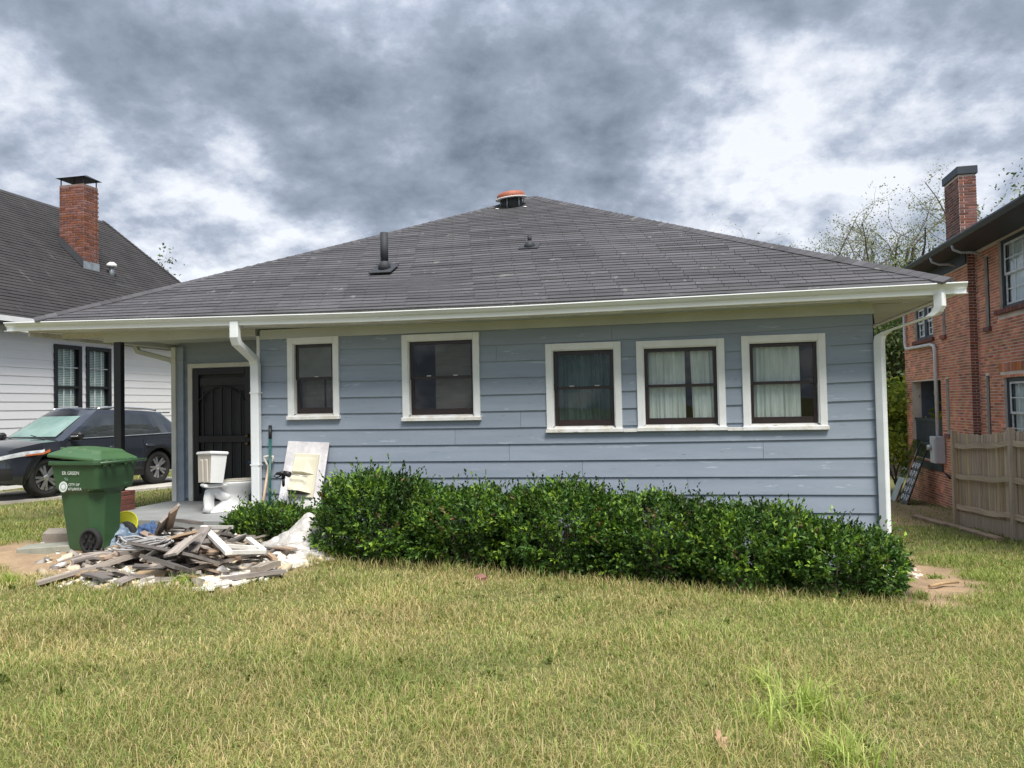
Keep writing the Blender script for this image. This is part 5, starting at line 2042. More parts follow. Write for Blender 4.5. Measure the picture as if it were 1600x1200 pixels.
# arched ledge over the chamfered corner
for s in (1, -1):
    m = MB()
    c = Vector((-.212, s * .199, 0))
    d = Vector((-1, s * 1, 0)).normalized()
    t_ = Vector((1, s, 0)).normalized() if False else Vector((d.y, -d.x, 0))
    vs = []
    for k in range(9):
        a = -1 + k / 4
        p = c + t_ * (a * .085)
        vs += [tuple(p + d * .008 + Vector((0, 0, .695 + .035 * (1 - a * a)))), tuple(p + d * .050 + Vector((0, 0, .715 + .035 * (1 - a * a)))), tuple(p + d * .008 + Vector((0, 0, .735 + .03 * (1 - a * a))))]
    m.add(vs, [f for k in range(8) for f in ((3 * k, 3 * k + 3, 3 * k + 4, 3 * k + 1), (3 * k + 1, 3 * k + 4, 3 * k + 5, 3 * k + 2))])
    m.build('ledge', m_bin, bin_)


def lettering(txt, size, parent, loc, rot, mat, name='lettering', align='LEFT'):
    cu = bpy.data.curves.new(name, 'FONT')
    cu.body = txt
    cu.size = size
    cu.extrude = 0.0008
    cu.align_x = align
    cu.resolution_u = 2
    t_ = bpy.data.objects.new(name, cu)
    COL.objects.link(t_)
    bpy.context.view_layer.update()
    me_ = bpy.data.meshes.new_from_object(t_.evaluated_get(bpy.context.evaluated_depsgraph_get()))
    bpy.data.objects.remove(t_)
    me_.name = name
    me_.materials.clear()
    return link(name, me_, mat, parent, loc, rot)


# print on its left side (local +y): reads along -x
trot = (Matrix.Rotation(R(180), 3, 'Z') @ Matrix.Rotation(R(90 + 4), 3, 'X')).to_euler()
lettering('ER GREEN', 0.056, bin_, (.18, .303, .905), trot, m_print)
lettering('96', 0.055, bin_, (.15, .297, .835), trot, M_('faded_print', (0.22, 0.32, 0.26), .7, bump=0))
lettering('CITY OF', 0.044, bin_, (.10, .291, .775), trot, m_print)
lettering('ATLANTA', 0.044, bin_, (.11, .287, .725), trot, m_print)
for r0_, r1_, mt in ((.062, .046, m_print), (.046, .028, M_('grey_print', (0.36, 0.44, 0.42), .6, bump=0)), (.028, .0, m_print)):
    m = MB()
    vs = []
    for k in range(24):
        a = 2 * math.pi * k / 24
        vs += [(r0_ * math.cos(a), 0, r0_ * math.sin(a)), (r1_ * math.cos(a), 0, r1_ * math.sin(a))]
    m.add(vs, [(2 * k, 2 * k + 1, (2 * k + 3) % 48, (2 * k + 2) % 48) for k in range(24)] if r1_ > 0 else [tuple(range(0, 48, 2))])
    m.build('seal', mt, bin_, (.175, .2915, .765), (R(4), 0, 0))

# block and stepping slab by the bin
m_stone = M_('grey_stone', (0.30, 0.265, 0.22), 0.9, (0.21, 0.18, 0.15), 5, fine=0.15, bump=0.5)
p = at_ground(92, 848)
o = MB().bbox(-.17, .17, -.12, .12, -.03, .17, .04).build('stone_block', m_stone, None, p, (0, R(3), R(20)))
tag(o, 'rounded grey stone block lying behind the green bin', 'stone block')
p = at_ground(82, 858)
m_slab = M_('green_grey_paver', (0.29, 0.29, 0.24), 0.9, (0.22, 0.22, 0.18), 4, fine=0.12, bump=0.3)
o = MB().bbox(-.31, .31, -.24, .24, -.06, .035, .01).build('paving_slab', m_slab, None, p + Vector((0, 0, .02)), (R(-3), 0, R(18)))
tag(o, 'flat grey paving slab on bare dirt left of the bin', 'paving slab')

# ------------------------------------------------------------------ toilet on the porch
m_china = M_('white_china', (0.80, 0.80, 0.79), 0.18, (0.74, 0.74, 0.73), 3, fine=0.03, bump=0.0, coat=0.5)
m_bisque = M_('unglazed_beige_china', (0.66, 0.60, 0.52), 0.7, (0.58, 0.51, 0.42), 4, fine=0.06, bump=0.1, stretch=(1, 4, .6))
m_seat = M_('beige_seat_rim', (0.50, 0.47, 0.40), 0.5, bump=0.05)
tp = H(-4.22, 0.05, 0.09)
toi = empty('toilet', tp, R(35), 'old white toilet with its beige tank back turned outward on the porch', 'toilet')
SCL = 1.04


def ring_loft(rings, n=28, close_top=False):
    m = MB()
    vs = []
    for (cx, rx, ry, z, e) in rings:
        for k in range(n):
            a = 2 * math.pi * k / n
            c_, s_ = math.cos(a), math.sin(a)
            vs.append(((cx + rx * math.copysign(abs(c_) ** e, c_)) * SCL, ry * math.copysign(abs(s_) ** e, s_) * SCL, z * SCL))
    fs = [tuple(range(n))[::-1]]
    for i in range(len(rings) - 1):
        for k in range(n):
            k2 = (k + 1) % n
            fs.append((i * n + k, i * n + k2, (i + 1) * n + k2, (i + 1) * n + k))
    m.add(vs, fs, True)
    return m


m = ring_loft([(.05, .30, .125, 0, .7), (.05, .30, .125, .022, .7), (.06, .275, .100, .04, .75), (.12, .20, .085, .12, .9), (.15, .17, .085, .20, .9), (.17, .20, .115, .26, 1), (.19, .27, .165, .34, 1), (.19, .30, .185, .385, 1), (.19, .305, .19, .405, 1), (.19, .285, .17, .408, 1), (.19, .24, .135, .402, 1), (.19, .20, .11, .34, 1), (.19, .06, .04, .24, 1)])
bowl = m.build('bowl', m_china, toi)
m = MB()
# trapway curling down behind the bowl
m.tube([Vector(q_) * SCL for q_ in [(.10, 0, .24), (.0, 0, .20), (-.08, 0, .25), (-.14, 0, .30), (-.20, 0, .27), (-.215, 0, .18), (-.21, 0, .08), (-.22, 0, .01)]], [.085, .085, .08, .075, .075, .075, .07, .09], 14)
m.bbox(-.30 * SCL, .02 * SCL, -.13 * SCL, .13 * SCL, .345 * SCL, .395 * SCL, .02)
m.build('trapway', m_china, toi)
# tank, a little skewed
tank = empty('tank', (-.19 * SCL, 0, .405 * SCL), 0, rot=(R(-3), R(5), R(6)))
tank.parent = toi
m = MB()
hw0, hw1, d0, d1, hh = .225, .255, .085, .105, .37
a_ = [(-d0, -hw0, 0), (d0, -hw0, 0), (d0, hw0, 0), (-d0, hw0, 0), (-d1, -hw1, hh), (d1, -hw1, hh), (d1, hw1, hh), (-d1, hw1, hh)]
m.add([tuple(Vector(q_) * SCL) for q_ in a_], [(3, 2, 1, 0), (4, 5, 6, 7), (0, 1, 5, 4), (1, 2, 6, 5), (2, 3, 7, 6)])
m.build('tank_shell', m_china, tank)
m = MB()
m.add([tuple(Vector(q_) * SCL) for q_ in [a_[3], a_[0], a_[4], a_[7]]], [(0, 1, 2, 3)])
for y in (-.10, .07):
    m.add([tuple(Vector(q_) * SCL) for q_ in [(-.088, y - .06, .01), (-.088, y + .05, .01), (-.110, y + .055, .31), (-.110, y - .055, .31), (-.098, y - .045, .01), (-.098, y + .035, .01), (-.122, y + .04, .30), (-.122, y - .04, .30)]],
          [(4, 7, 6, 5), (0, 3, 7, 4), (1, 5, 6, 2), (2, 6, 7, 3)])
m.build('tank_back', m_bisque, tank)
m = MB()
m.bbox(-.125 * SCL, .125 * SCL, -.275 * SCL, .275 * SCL, .372 * SCL, .418 * SCL, .015)
m.build('tank_lid', m_china, tank)
m = ring_loft([(.19, .305, .19, .409, 1), (.19, .31, .195, .418, 1), (.19, .305, .19, .428, 1), (.19, .22, .12, .428, 1), (.19, .215, .115, .412, 1)])
m.build('seat', m_seat, toi)

# ------------------------------------------------------------------ things leaning on the wall
m_marble = M_('veined_white_board', (0.72, 0.70, 0.70), 0.5, (0.56, 0.53, 0.54), 5, contrast=(.42, .60), fine=0.06, bump=0.05)
m_creamp = M_('cream_moulded_plastic', (0.68, 0.64, 0.50), 0.4, (0.58, 0.54, 0.41), 3, fine=0.04, bump=0.03)
pb0 = H(-2.92, -.34, -.02)
lean = math.atan2(.31, 1.12)
pan = empty('marble_panel', pb0, 0, 'white marbled board with a cream soap shelf, leaning on the blue wall', 'shower panel',
            rot=(Matrix.Rotation(-TH, 3, 'Z') @ Matrix.Rotation(-lean, 3, 'X') @ Matrix.Rotation(R(2.5), 3, 'Y')).to_euler())
# holding the lean: local x across, z up the board, -y to the front
MB().bbox(-.31, .31, -.008, .008, 0, 1.13, .003).build('board', m_marble, pan)
m = MB()
x0, x1, z0, z1 = -.165, .20, .36, .96
m.bbox(x0, x1, -.035, -.0085, z0, z1, .008)
nic = m.build('soap_shelf', m_creamp, pan)
m = MB()
# two pushed-out compartments with slanted faces
for (za, zb, dp) in ((.68, .90, .055), (.42, .66, .10)):
    vs = [(x0 + .02, -.036, za), (x1 - .03, -.036, za), (x1 - .03, -.036, zb), (x0 + .02, -.036, zb), (x0 + .03, -.036 - dp, za + .02), (x1 - .17, -.036 - dp, za + .02), (x1 - .15, -.036 - dp * .5, zb - .02), (x0 + .03, -.036 - dp * .5, zb - .02)]
    m.add(vs, [(4, 5, 6, 7), (0, 1, 5, 4), (1, 2, 6, 5), (2, 3, 7, 6), (3, 0, 4, 7)])
m.build('compartment', m_creamp, nic)
m = MB()
m.tube([(x0 + .02, -.15, .64), (x0 + .12, -.165, .645), (x1 - .06, -.15, .625)], .008, 6)
m.build('bar', m_latch, nic)
m = MB()
m.add([(x0 + .03, -.138, .438), (x1 - .17, -.138, .438), (x1 - .06, -.045, .40), (x0 + .03, -.045, .40)], [(3, 2, 1, 0)])
m.add([(x0 + .025, -.0365, .405), (x1 - .035, -.0365, .405), (x1 - .1, -.0365, .43), (x0 + .025, -.0365, .43)], [(0, 1, 2, 3)])
m.build('slot', m_blind, nic)

# spade with a D handle
m_wood_h = M_('pale_wood_handle', (0.52, 0.40, 0.27), 0.6, (0.40, 0.30, 0.20), 4, stretch=(4, 4, .5), bump=0.08)
m_creamh = M_('cream_handle', (0.72, 0.70, 0.60), 0.45, bump=0.03)
s0, s1 = H(-3.46, -.34, -.05), H(-3.46, -.075, .74)
sp_ = empty('spade', s0, 0, 'spade with a cream D-shaped handle leaning beside the downspout', 'spade')
d = s1 - s0
MB().tube([(0, 0, 0), tuple(d)], .019, 8).build('shaft', m_wood_h, sp_)
ud = UD
pts = [d + ud * x + Vector((0, .03 * 0, z)) for x, z in ((0, -.02), (-.03, .03), (-.062, .09), (-.066, .13), (0, .137), (.066, .13), (.062, .09), (.03, .03), (0, -.02))]
MB().tube(pts, .016, 8).build('handle', m_creamh, sp_)
MB().bbox(-.11, .11, -.01, .01, -.30, .02, .006).build('blade', m_lead, sp_, None, (R(-12), 0, -TH))
m_teal = M_('dark_teal_tube', (0.012, 0.10, 0.085), 0.4, bump=0.03)
a, b = H(-3.29, -.36, .0), H(-3.455, -.035, 1.30)
po = empty('garden_pole', a, 0, 'thin dark teal pole with a black grip leaning on the wall by the downspout', 'pole')
d = b - a
MB().tube([(0, 0, 0), tuple(d * .86)], .019, 8).build('tube', m_teal, po)
MB().tube([tuple(d * .861), tuple(d)], .024, 8).build('grip', m_carblack, po)
# sprinkler on a stake
sb = H(-3.02, -.47, -.05)
spk = empty('sprinkler', sb, -TH, 'black sprinkler head on a thin pale stake in front of the marble panel', 'sprinkler')
MB().tube([(0, 0, 0), (0, 0, .56)], .011, 6).build('stake', m_chrome, spk)
m = MB()
m.tube([(0, 0, .56), (0, 0, .66)], .02, 8).tube([(-.10, 0, .72), (.03, -.02, .73)], [.018, .032], 8).tube([(.03, -.02, .73), (.11, -.03, .71)], [.032, .04], 8).tube([(.0, 0, .66), (.01, -.01, .73)], .026, 8)
m.tube([(-.10, 0, .72), (-.13, -.02, .69), (-.08, -.02, .67), (-.03, 0, .70)], .010, 6)
m.build('head', m_carblack, spk)
# blue broom behind the downspout
m_bluep = M_('blue_plastic', (0.03, 0.09, 0.26), 0.45, bump=0.03)
bb = H(-4.42, 1.05, .09)
br = empty('broom', bb, -TH, 'blue headed broom standing by the security door', 'broom')
MB().tube([(-.05, -.1, .0), (.12, .02, .62)], .012, 6).build('stick', m_galv, br)
MB().bbox(-.05, .24, .0, .05, .60, .64, .01).build('head', m_bluep, br)
MB().tube([(.02, -.06, .05), (.07, -.05, .16), (.06, -.04, .3), (.10, -.03, .36)], .018, 6).build('cord', m_bluep, br)

# ------------------------------------------------------------------ rubble heap
m_plank = {
    'grey': M_('weathered_grey_wood', (0.36, 0.315, 0.275), 0.88, (0.225, 0.19, 0.165), 4, fine=0.2, bump=0.4, bscale=40, stretch=(.35, 6, 6), rand=0.30, hue=0.03, spots=[((.12, .10, .085), 5, .62, (.6, 3, 3)), ((.62, .60, .56), 7, .70, (.7, 3, 3))]),
    'dark': M_('dark_grey_board', (0.145, 0.128, 0.115), 0.88, (0.095, 0.083, 0.075), 5, fine=0.15, bump=0.25, stretch=(.5, 3, 3), rand=0.2),
    'tan': M_('bare_tan_wood', (0.40, 0.29, 0.19), 0.85, (0.28, 0.19, 0.125), 4, fine=0.12, bump=0.25, stretch=(.35, 6, 6), rand=0.2, hue=0.02),
    'white': M_('flaking_white_wood', (0.76, 0.74, 0.70), 0.6, (0.60, 0.56, 0.50), 5, fine=0.08, bump=0.1, rand=0.06),
    'cream': M_('broken_plaster', (0.70, 0.64, 0.52), 0.85, (0.55, 0.47, 0.35), 4, fine=0.1, bump=0.25, rand=0.12),
}


def heap_h(px, py):
    return 0.21 * math.exp(-((px - 300) / 105) ** 2 - ((py - 842) / 30) ** 2)


def plank(pa, pb, ha, hb, w, t_, kind, roll=0.0, label=None, group='loose boards in the rubble heap', name='plank', cat='plank'):
    a, b = at_ground(*pa, ha), at_ground(*pb, hb)
    d = b - a
    L_ = d.length
    m = MB()
    n = max(2, int(L_ / .35))
    ra, rb = rnd.uniform(-.3, .3) * w, rnd.uniform(-.3, .3) * w
    vs = []
    for i in range(n + 1):
        k = i / n
        x = L_ * k
        sk0 = ra if i == 0 else (rb if i == n else 0)
        zz_ = .006 * math.sin(i * 1.7 + L_)
        vs += [(x - sk0, -w / 2, -t_ / 2 + zz_), (x + sk0, w / 2, -t_ / 2 + zz_), (x + sk0, w / 2, t_ / 2 + zz_), (x - sk0, -w / 2, t_ / 2 + zz_)]
    fs = [(0, 1, 2, 3), (n * 4 + 3, n * 4 + 2, n * 4 + 1, n * 4)]
    for i in range(n):
        for q_ in range(4):
            q2 = (q_ + 1) % 4
            fs.append((i * 4 + q_, (i + 1) * 4 + q_, (i + 1) * 4 + q2, i * 4 + q2))
    m.add(vs, [f[::-1] for f in fs])
    xax = d.normalized()
    yax = Vector((0, 0, 1)).cross(xax).normalized()
    zax = xax.cross(yax)
    rm = Matrix((xax, yax, zax)).transposed() @ Matrix.Rotation(roll, 3, 'X')
    o = m.build(name, m_plank[kind], None, a, rm.to_euler())
    return tag(o, label or {'grey': 'weathered grey wood scrap lying loose in the rubble heap', 'dark': 'dark grey board scrap lying loose in the rubble heap', 'tan': 'bare tan wood scrap lying loose in the rubble heap', 'white': 'flaking white wood strip lying loose in the rubble heap', 'cream': 'broken cream plaster lump lying loose in the rubble heap'}[kind], cat,
               group if label is None else None)


# the boards one can name
plank((58, 912), (222, 864), 0.03, 0.14, .13, .035, 'grey', R(-8), 'longest grey board, reaching from the heap out over the bare dirt')
plank((112, 878), (160, 866), 0.03, 0.08, .09, .04, 'grey', 0, 'short grey beam left of the heap, just below the blue tarp')
plank((214, 853), (322, 873), 0.23, 0.20, .24, .03, 'dark', R(-25), 'wide dark board lying across the middle of the heap')
plank((266, 868), (302, 838), 0.24, 0.35, .15, .025, 'grey', R(-15), 'pale grey board propped upward on the wide dark board')
plank((240, 874), (290, 890), 0.20, 0.14, .24, .035, 'dark', R(-20), 'broad dark board tipped toward the lawn below the middle of the heap')
plank((293, 892), (416, 861), 0.07, 0.14, .14, .03, 'grey', R(-12), 'long grey board leading up to the white window frame')
plank((355, 905), (442, 892), 0.04, 0.06, .16, .04, 'grey', R(-8), 'grey board lying on the white fragments nearest the lawn')
plank((400, 891), (430, 880), 0.09, 0.09, .15, .06, 'grey', R(-6), 'short thick grey block on top of the white fragments')
plank((250, 848), (294, 836), 0.28, 0.31, .20, .025, 'tan', R(-25), 'tan board with a reddish face at the top of the heap')
plank((301, 862), (322, 824), 0.21, 0.38, .10, .03, 'grey', R(10), 'narrow grey board standing up beside the white window frame')
plank((143, 894), (240, 902), 0.06, 0.04, .09, .03, 'grey', R(-10), 'thin grey board lying flat along the front edge of the heap')
plank((185, 866), (232, 853), 0.14, 0.20, .09, .05, 'grey', 0, 'grey beam end in front of the blue tarp')
plank((264, 827), (271, 796), .26, .58, .09, .03, 'tan', R(30), 'thin tan board standing up against the porch edge')
plank((256, 827), (265, 801), .25, .52, .30, .03, 'grey', R(45), 'pale grey sheet propped against the porch edge')
plank((318, 852), (374, 872), 0.17, 0.14, .05, .03, 'tan', 0, 'thin tan stick crossing beneath the white window frame')
plank((276, 813), (308, 817), .23, .24, .14, .04, 'dark', R(-10), 'dark board lying on the porch edge at the back of the heap')
plank((340, 846), (352, 826), 0.14, 0.23, .16, .03, 'dark', R(-25), 'dark grey board behind the white window frame')
plank((262, 905), (312, 893), 0.03, 0.06, .22, .03, 'grey', R(-12), 'short wide grey board behind the bright grass tuft')
plank((230, 906), (292, 899), 0.03, 0.03, .16, .03, 'grey', R(-6), 'flat grey board half under the front of the heap')
plank((152, 884), (230, 860), 0.08, 0.17, .07, .03, 'grey', R(-6), 'slim grey board lying parallel above the longest board')
plank((160, 873), (208, 858), 0.10, 0.17, .08, .03, 'tan', R(-6), 'slim brownish board below the grey beam end')
# loose scraps
for i in range(190):
    px = rnd.gauss(285, 74)
    py = rnd.gauss(864, 21)
    if not (120 < px < 440 and 822 < py < 908) or (px > 315 and py > 876) or (px < 205 and py < 864):
        continue
    h = heap_h(px, py) + .02 + rnd.random() * .05
    ang = rnd.gauss(0.15, .55) + (math.pi if rnd.random() < .5 else 0)
    L_ = rnd.uniform(14, 52)
    pb = (px + L_ * math.cos(ang), py - L_ * math.sin(ang) * .42)
    kind = rnd.choices(['grey', 'dark', 'tan', 'white'], [6, 3, 3, 1.2])[0]
    plank((px, py), pb, h, max(.01, heap_h(*pb) + rnd.uniform(.0, .10)), rnd.uniform(.025, .10), rnd.uniform(.010, .028), kind, R(rnd.uniform(-30, 15)))
# white sheet fragments on the right of the heap
for i in range(120):
    px, py = rnd.uniform(312, 446), rnd.uniform(868, 921)
    if py > 922 - (px - 318) * .20 or py < 868 + max(0, 340 - px) * .4:
        continue
    p = at_ground(px, py, (.004 + .025 * rnd.random()))
    m = MB()
    k = rnd.randint(4, 6)
    r_ = rnd.uniform(.05, .15)
    poly = [(r_ * rnd.uniform(.7, 1.15) * math.cos(2 * math.pi * j / k), r_ * rnd.uniform(.6, 1.0) * math.sin(2 * math.pi * j / k)) for j in range(k)]
    m.prism(poly, -.009, .009, 'z')
    o = m.build('wallboard_fragment', m_plank['white'], None, p, (R(rnd.uniform(-7, 7)), R(rnd.uniform(-7, 7)), rnd.random() * 6))
    tag(o, 'broken white wallboard fragment on the right of the heap', 'wallboard', 'white wallboard fragments')

# fine rubble: chips and splinters under everything
m_rub = M_tint('rubble', .9, 0.0, .2)
RV, RF, RC = [], [], []
BOXF = np.array([(0, 3, 2, 1), (4, 5, 6, 7), (0, 1, 5, 4), (1, 2, 6, 5), (2, 3, 7, 6), (3, 0, 4, 7)])


def rot_rand(ax, n):
    a = rng.uniform(0, 2 * np.pi, n)
    b = rng.normal(0, ax, n)
    return a, b


def chip(p, sx, sy, sz, col, tilt_=.35):
    a = rnd.random() * 6.28
    b, c_ = rnd.gauss(0, tilt_), rnd.gauss(0, tilt_)
    Mx = Matrix.Translation(p) @ Matrix.Rotation(a, 4, 'Z') @ Matrix.Rotation(b, 4, 'X') @ Matrix.Rotation(c_, 4, 'Y')
    base = len(RV)
    for (x, y, z) in ((-1, -1, -1), (1, -1, -1), (1, 1, -1), (-1, 1, -1), (-.8, -.9, 1), (.9, -.8, 1), (.8, .9, 1), (-.9, .8, 1)):
        RV.append(tuple(Mx @ Vector((x * sx * rnd.uniform(.75, 1.1), y * sy * rnd.uniform(.75, 1.1), z * sz))))
        RC.append(col)
    for f in BOXF:
        RF.append(tuple(base + i for i in f))


COLS_ = [(.62, .58, .50), (.70, .68, .64), (.52, .42, .30), (.60, .50, .36), (.30, .27, .24), (.22, .19, .17)]
for i in range(2600):
    px, py = rnd.gauss(330, 105), rnd.gauss(880, 21)
    if not (52 < px < 525 and 822 < py < 922):
        continue
    if py > 924 - max(0, px - 300) * .21:
        continue
    h = heap_h(px, py) * .6 * rnd.random()
    p = at_ground(px, py, h)
    w_ = [1, 1, 1, 1, 1.5, 1.2] if px < 330 else [3, 4, 2, 2, .4, .2]
    cc = rnd.choices(COLS_, w_)[0]
    s = abs(rnd.gauss(.022, .016)) + .008
    chip(p + Vector((0, 0, .005)), s * 1.3, s, s * .45, (lambda kk: tuple(x * kk for x in cc))(rnd.uniform(.75, 1.12)))
for i in range(300):      # dark splinters that fill the core
    px, py = rnd.gauss(290, 70), rnd.gauss(855, 16)
    if not (150 < px < 410 and 822 < py < 895):
        continue
    p = at_ground(px, py, heap_h(px, py) * rnd.random() * .9)
    chip(p, rnd.uniform(.06, .2), rnd.uniform(.02, .05), .012, rnd.choice([(.16, .145, .13), (.10, .09, .085), (.24, .21, .18), (.3, .22, .15)]), .3)
for i in range(120):      # strays on the bare dirt and by the right corner of the house
    if i < 85:
        px, py = rnd.uniform(60, 240), rnd.uniform(868, 915)
    else:
        px, py = rnd.uniform(1395, 1440), rnd.uniform(886, 905)
    p = at_ground(px, py, .004)
    s = rnd.uniform(.006, .02)
    chip(p, s * 1.4, s, s * .4, rnd.choice(COLS_[:4]))
me = tri_mesh('rubble', np.array(RV), np.array(RF), np.array(RC))
rub = link('rubble', me, m_rub)
tag(rub, 'plaster chips and wood splinters scattered over the bare dirt', 'rubble', None, 'stuff')

# white window frame on the heap
wfr = empty('window_frame', at_ground(317, 822, .24), 0, 'broken white window frame lying tilted on the rubble heap', 'window frame')
base = wfr.location.copy()


def bar(pa, ha, pb, hb, w, name='frame_bar'):
    a, b = at_ground(*pa, ha) - base, at_ground(*pb, hb) - base
    d = b - a
    xax = d.normalized()
    yax = Vector((0, 0, 1)).cross(xax).normalized()
    rm = Matrix((xax, yax, xax.cross(yax))).transposed()
    MB().bbox(0, d.length, -w / 2, w / 2, -.022, .022, .004).build(name, m_plank['white'], wfr, a, rm.to_euler())


bar((318, 824), 0.34, (358, 864), 0.27, .075)
bar((318, 824), 0.34, (361, 824), 0.24, .06)
bar((358, 863), 0.26, (411, 862), 0.21, .08)
bar((388, 842), 0.24, (412, 861), 0.22, .06)
bar((350, 853), 0.28, (402, 856), 0.22, .055)

# crumpled pale sack
m_sack = M_('crumpled_pale_plastic', (0.56, 0.54, 0.51), 0.42, (0.40, 0.38, 0.35), 7, contrast=(.4, .6), fine=0.12, bump=0.6, bscale=26, bdist=.03)


def crumple(name, label, cat, loc, size, mat, seed, peak=None, rz=0.0, amp=.12):
    rr_ = np.random.default_rng(seed)
    nu, nv = 44, 26
    th = np.linspace(0, 2 * np.pi, nu, endpoint=False)
    ph = np.linspace(0.02, np.pi / 2 + .25, nv)
    T, Pp = np.meshgrid(th, ph)
    x, y, z = np.sin(Pp) * np.cos(T), np.sin(Pp) * np.sin(T), np.cos(Pp)
    d = np.zeros_like(x)
    for k in range(26):
        v = rr_.normal(size=3)
        v /= np.linalg.norm(v)
        f = rr_.uniform(3, 11)
        s = v[0] * x + v[1] * y + v[2] * z
        d += (np.abs(np.sin(f * s + rr_.uniform(0, 6))) - .64) * rr_.uniform(.3, 1) / (f ** .5)
    r = 1 + amp * d
    X, Y, Z = x * r * size[0], y * r * size[1], z * r * size[2]
    if peak:
        g = np.exp(-((X - peak[0]) ** 2 + (Y - peak[1]) ** 2) / peak[3] ** 2)
        Z = Z + peak[2] * g
    V = np.stack([X, Y, Z], -1).reshape(-1, 3)
    i, j = np.meshgrid(np.arange(nv - 1), np.arange(nu), indexing='ij')
    a = (i * nu + j).ravel()
    b = (i * nu + (j + 1) % nu).ravel()
    me_ = tri_mesh(name, V, np.stack([a, a + nu, b + nu, b], -1), smooth=True)
    o = link(name, me_, mat, None, loc, (0, 0, rz))
    return tag(o, label, cat)


p = at_ground(455, 866)
crumple('plastic_sack', 'crumpled pale plastic sack with a pulled up corner beside the hedge', 'sack', p + Vector((0, .15, -.03)), (.46, .34, .24), m_sack, 3, (.18, .05, .26, .20), R(-12), .16)
p = at_ground(478, 872)
crumple('plastic_bag', 'flat grey plastic bag lying in front of the pale sack', 'bag', p + Vector((.02, .02, -.02)), (.33, .13, .12), m_sack, 8, None, R(-20), .22)
m_tarp = M_('blue_grey_tarp', (0.17, 0.23, 0.31), 0.45, (0.11, 0.16, 0.22), 5, contrast=(.4, .6), fine=0.1, bump=0.5, bscale=25, bdist=.02)
p = at_ground(172, 857)
crumple('tarp', 'bunched blue grey tarp between the bin wheel and the heap', 'tarp', p + Vector((.05, .02, .06)), (.27, .17, .20), m_tarp, 12, None, R(20), .2)
m_denim = M_('blue_denim', (0.05, 0.10, 0.22), 0.8, (0.035, 0.07, 0.15), 9, fine=0.12, bump=0.3)
p = at_ground(222, 846, .05)
crumple('denim_cloth', 'blue denim cloth bunched behind the yellow lid', 'cloth', p + Vector((.04, .1, .05)), (.17, .12, .15), m_denim, 15, None, R(-25), .25)
m_cord = M_('grey_cord', (0.42, 0.41, 0.40), 0.6, bump=0.05)
p = at_ground(225, 848, .26)
m = MB()
for k in range(5):
    pts = [(.32 * math.sin(1.3 * k + t_ * (1.1 + .2 * k)) + rnd.uniform(-.03, .03), .14 * math.cos(2.1 * k + t_ * 1.4), .05 * math.sin(t_ * 2 + k)) for t_ in np.linspace(0, 4.4, 26)]
    m.tube(pts, .010, 5)
o = m.build('tangled_wires', m_cord, None, p)
tag(o, 'tangle of pale wires lying beside the blue denim cloth', 'wires')
# yellow lid
m_yel = M_('bright_yellow_plastic', (0.72, 0.70, 0.035), 0.45, (0.64, 0.61, 0.03), 3, fine=0.03, bump=0.02)
p = at_ground(193, 848)
lidy = empty('bucket_lid', p + Vector((0, .0, .22)), 0, 'round bright yellow bucket lid standing on edge against the bin', 'lid', rot=(R(62), R(12), R(-8)))
MB().lathe([(0, .0), (.155, .0), (.162, .006), (.170, .012), (.180, .010), (.182, -.004), (.176, -.018), (.170, -.018)], 36).build('disc', m_yel, lidy)
# one dark hook-like scrap over the tarp
p0_, p1_ = at_ground(182, 838, .16), at_ground(193, 850, .14)
o = MB().tube([(0, 0, 0), tuple((p1_ - p0_) * .5 + Vector((0, 0, .01))), tuple(p1_ - p0_)], [.018, .022, .018], 8).build('rubber_hose', m_carblack, None, p0_)
tag(o, 'short black rubber hose lying over the blue tarp', 'hose')
# orange brick at the edge of the hedge, leaf on the lawn, stick at the right corner
p = at_ground(752, 906)
o = MB().bbox(-.05, .05, -.045, .045, -.02, .05, .012).build('broken_brick', m_brick_l, None, p, (R(8), R(-6), R(25)))
tag(o, 'broken orange brick in the grass in front of the hedge', 'brick')
m_leaf = M_('dry_brown_leaf', (0.42, 0.27, 0.17), 0.8, (0.33, 0.20, 0.12), 20, bump=0.1)
p = at_ground(1126, 1158, .05)
m = MB()
lv = [(0, -.055, 0), (.028, -.02, .012), (.034, .015, .016), (.012, .02, .003), (.016, .05, .010), (0, .065, 0), (-.016, .05, .012), (-.012, .02, .003), (-.034, .015, .016), (-.026, -.02, .012)]
m.add(lv + [(0, 0, -.004)], [(i, (i + 1) % 10, 10) for i in range(10)])
o = m.build('fallen_leaf', m_leaf, None, p, (R(35), R(10), R(15)))
tag(o, 'single dry brown leaf lying on the near lawn', 'leaf')
a, b = at_ground(1452, 916, .03), at_ground(1497, 909, .04)
d = b - a
o = MB().tube([(0, 0, 0), tuple(d * .5 + Vector((0, 0, .012))), tuple(d)], .018, 6).build('stick', m_plank['tan'], None, a)
tag(o, 'bare stick lying on the dirt right of the hedge', 'stick')
p = at_ground(1422, 898, .02)
for k in range(3):
    o = MB().bbox(-.09, .09, -.035, .035, -.012, .012, .004).build('plaster_scrap', m_plank['cream'], None, p + Vector((rnd.uniform(-.1, .1), rnd.uniform(-.08, .08), .01 * k)), (R(rnd.uniform(-12, 12)), R(rnd.uniform(-10, 10)), rnd.random() * 3))
    tag(o, 'cream plaster scrap on the dirt right of the hedge', 'plaster', 'plaster scraps at the house corner')
# ------------------------------------------------------------------ hedge bushes
m_leafy = M_tint('glossy_leaves', 0.46, 0.20, 0.32)
m_twig = M_('brown_twig', (0.10, 0.075, 0.05), 0.9, bump=0.1)


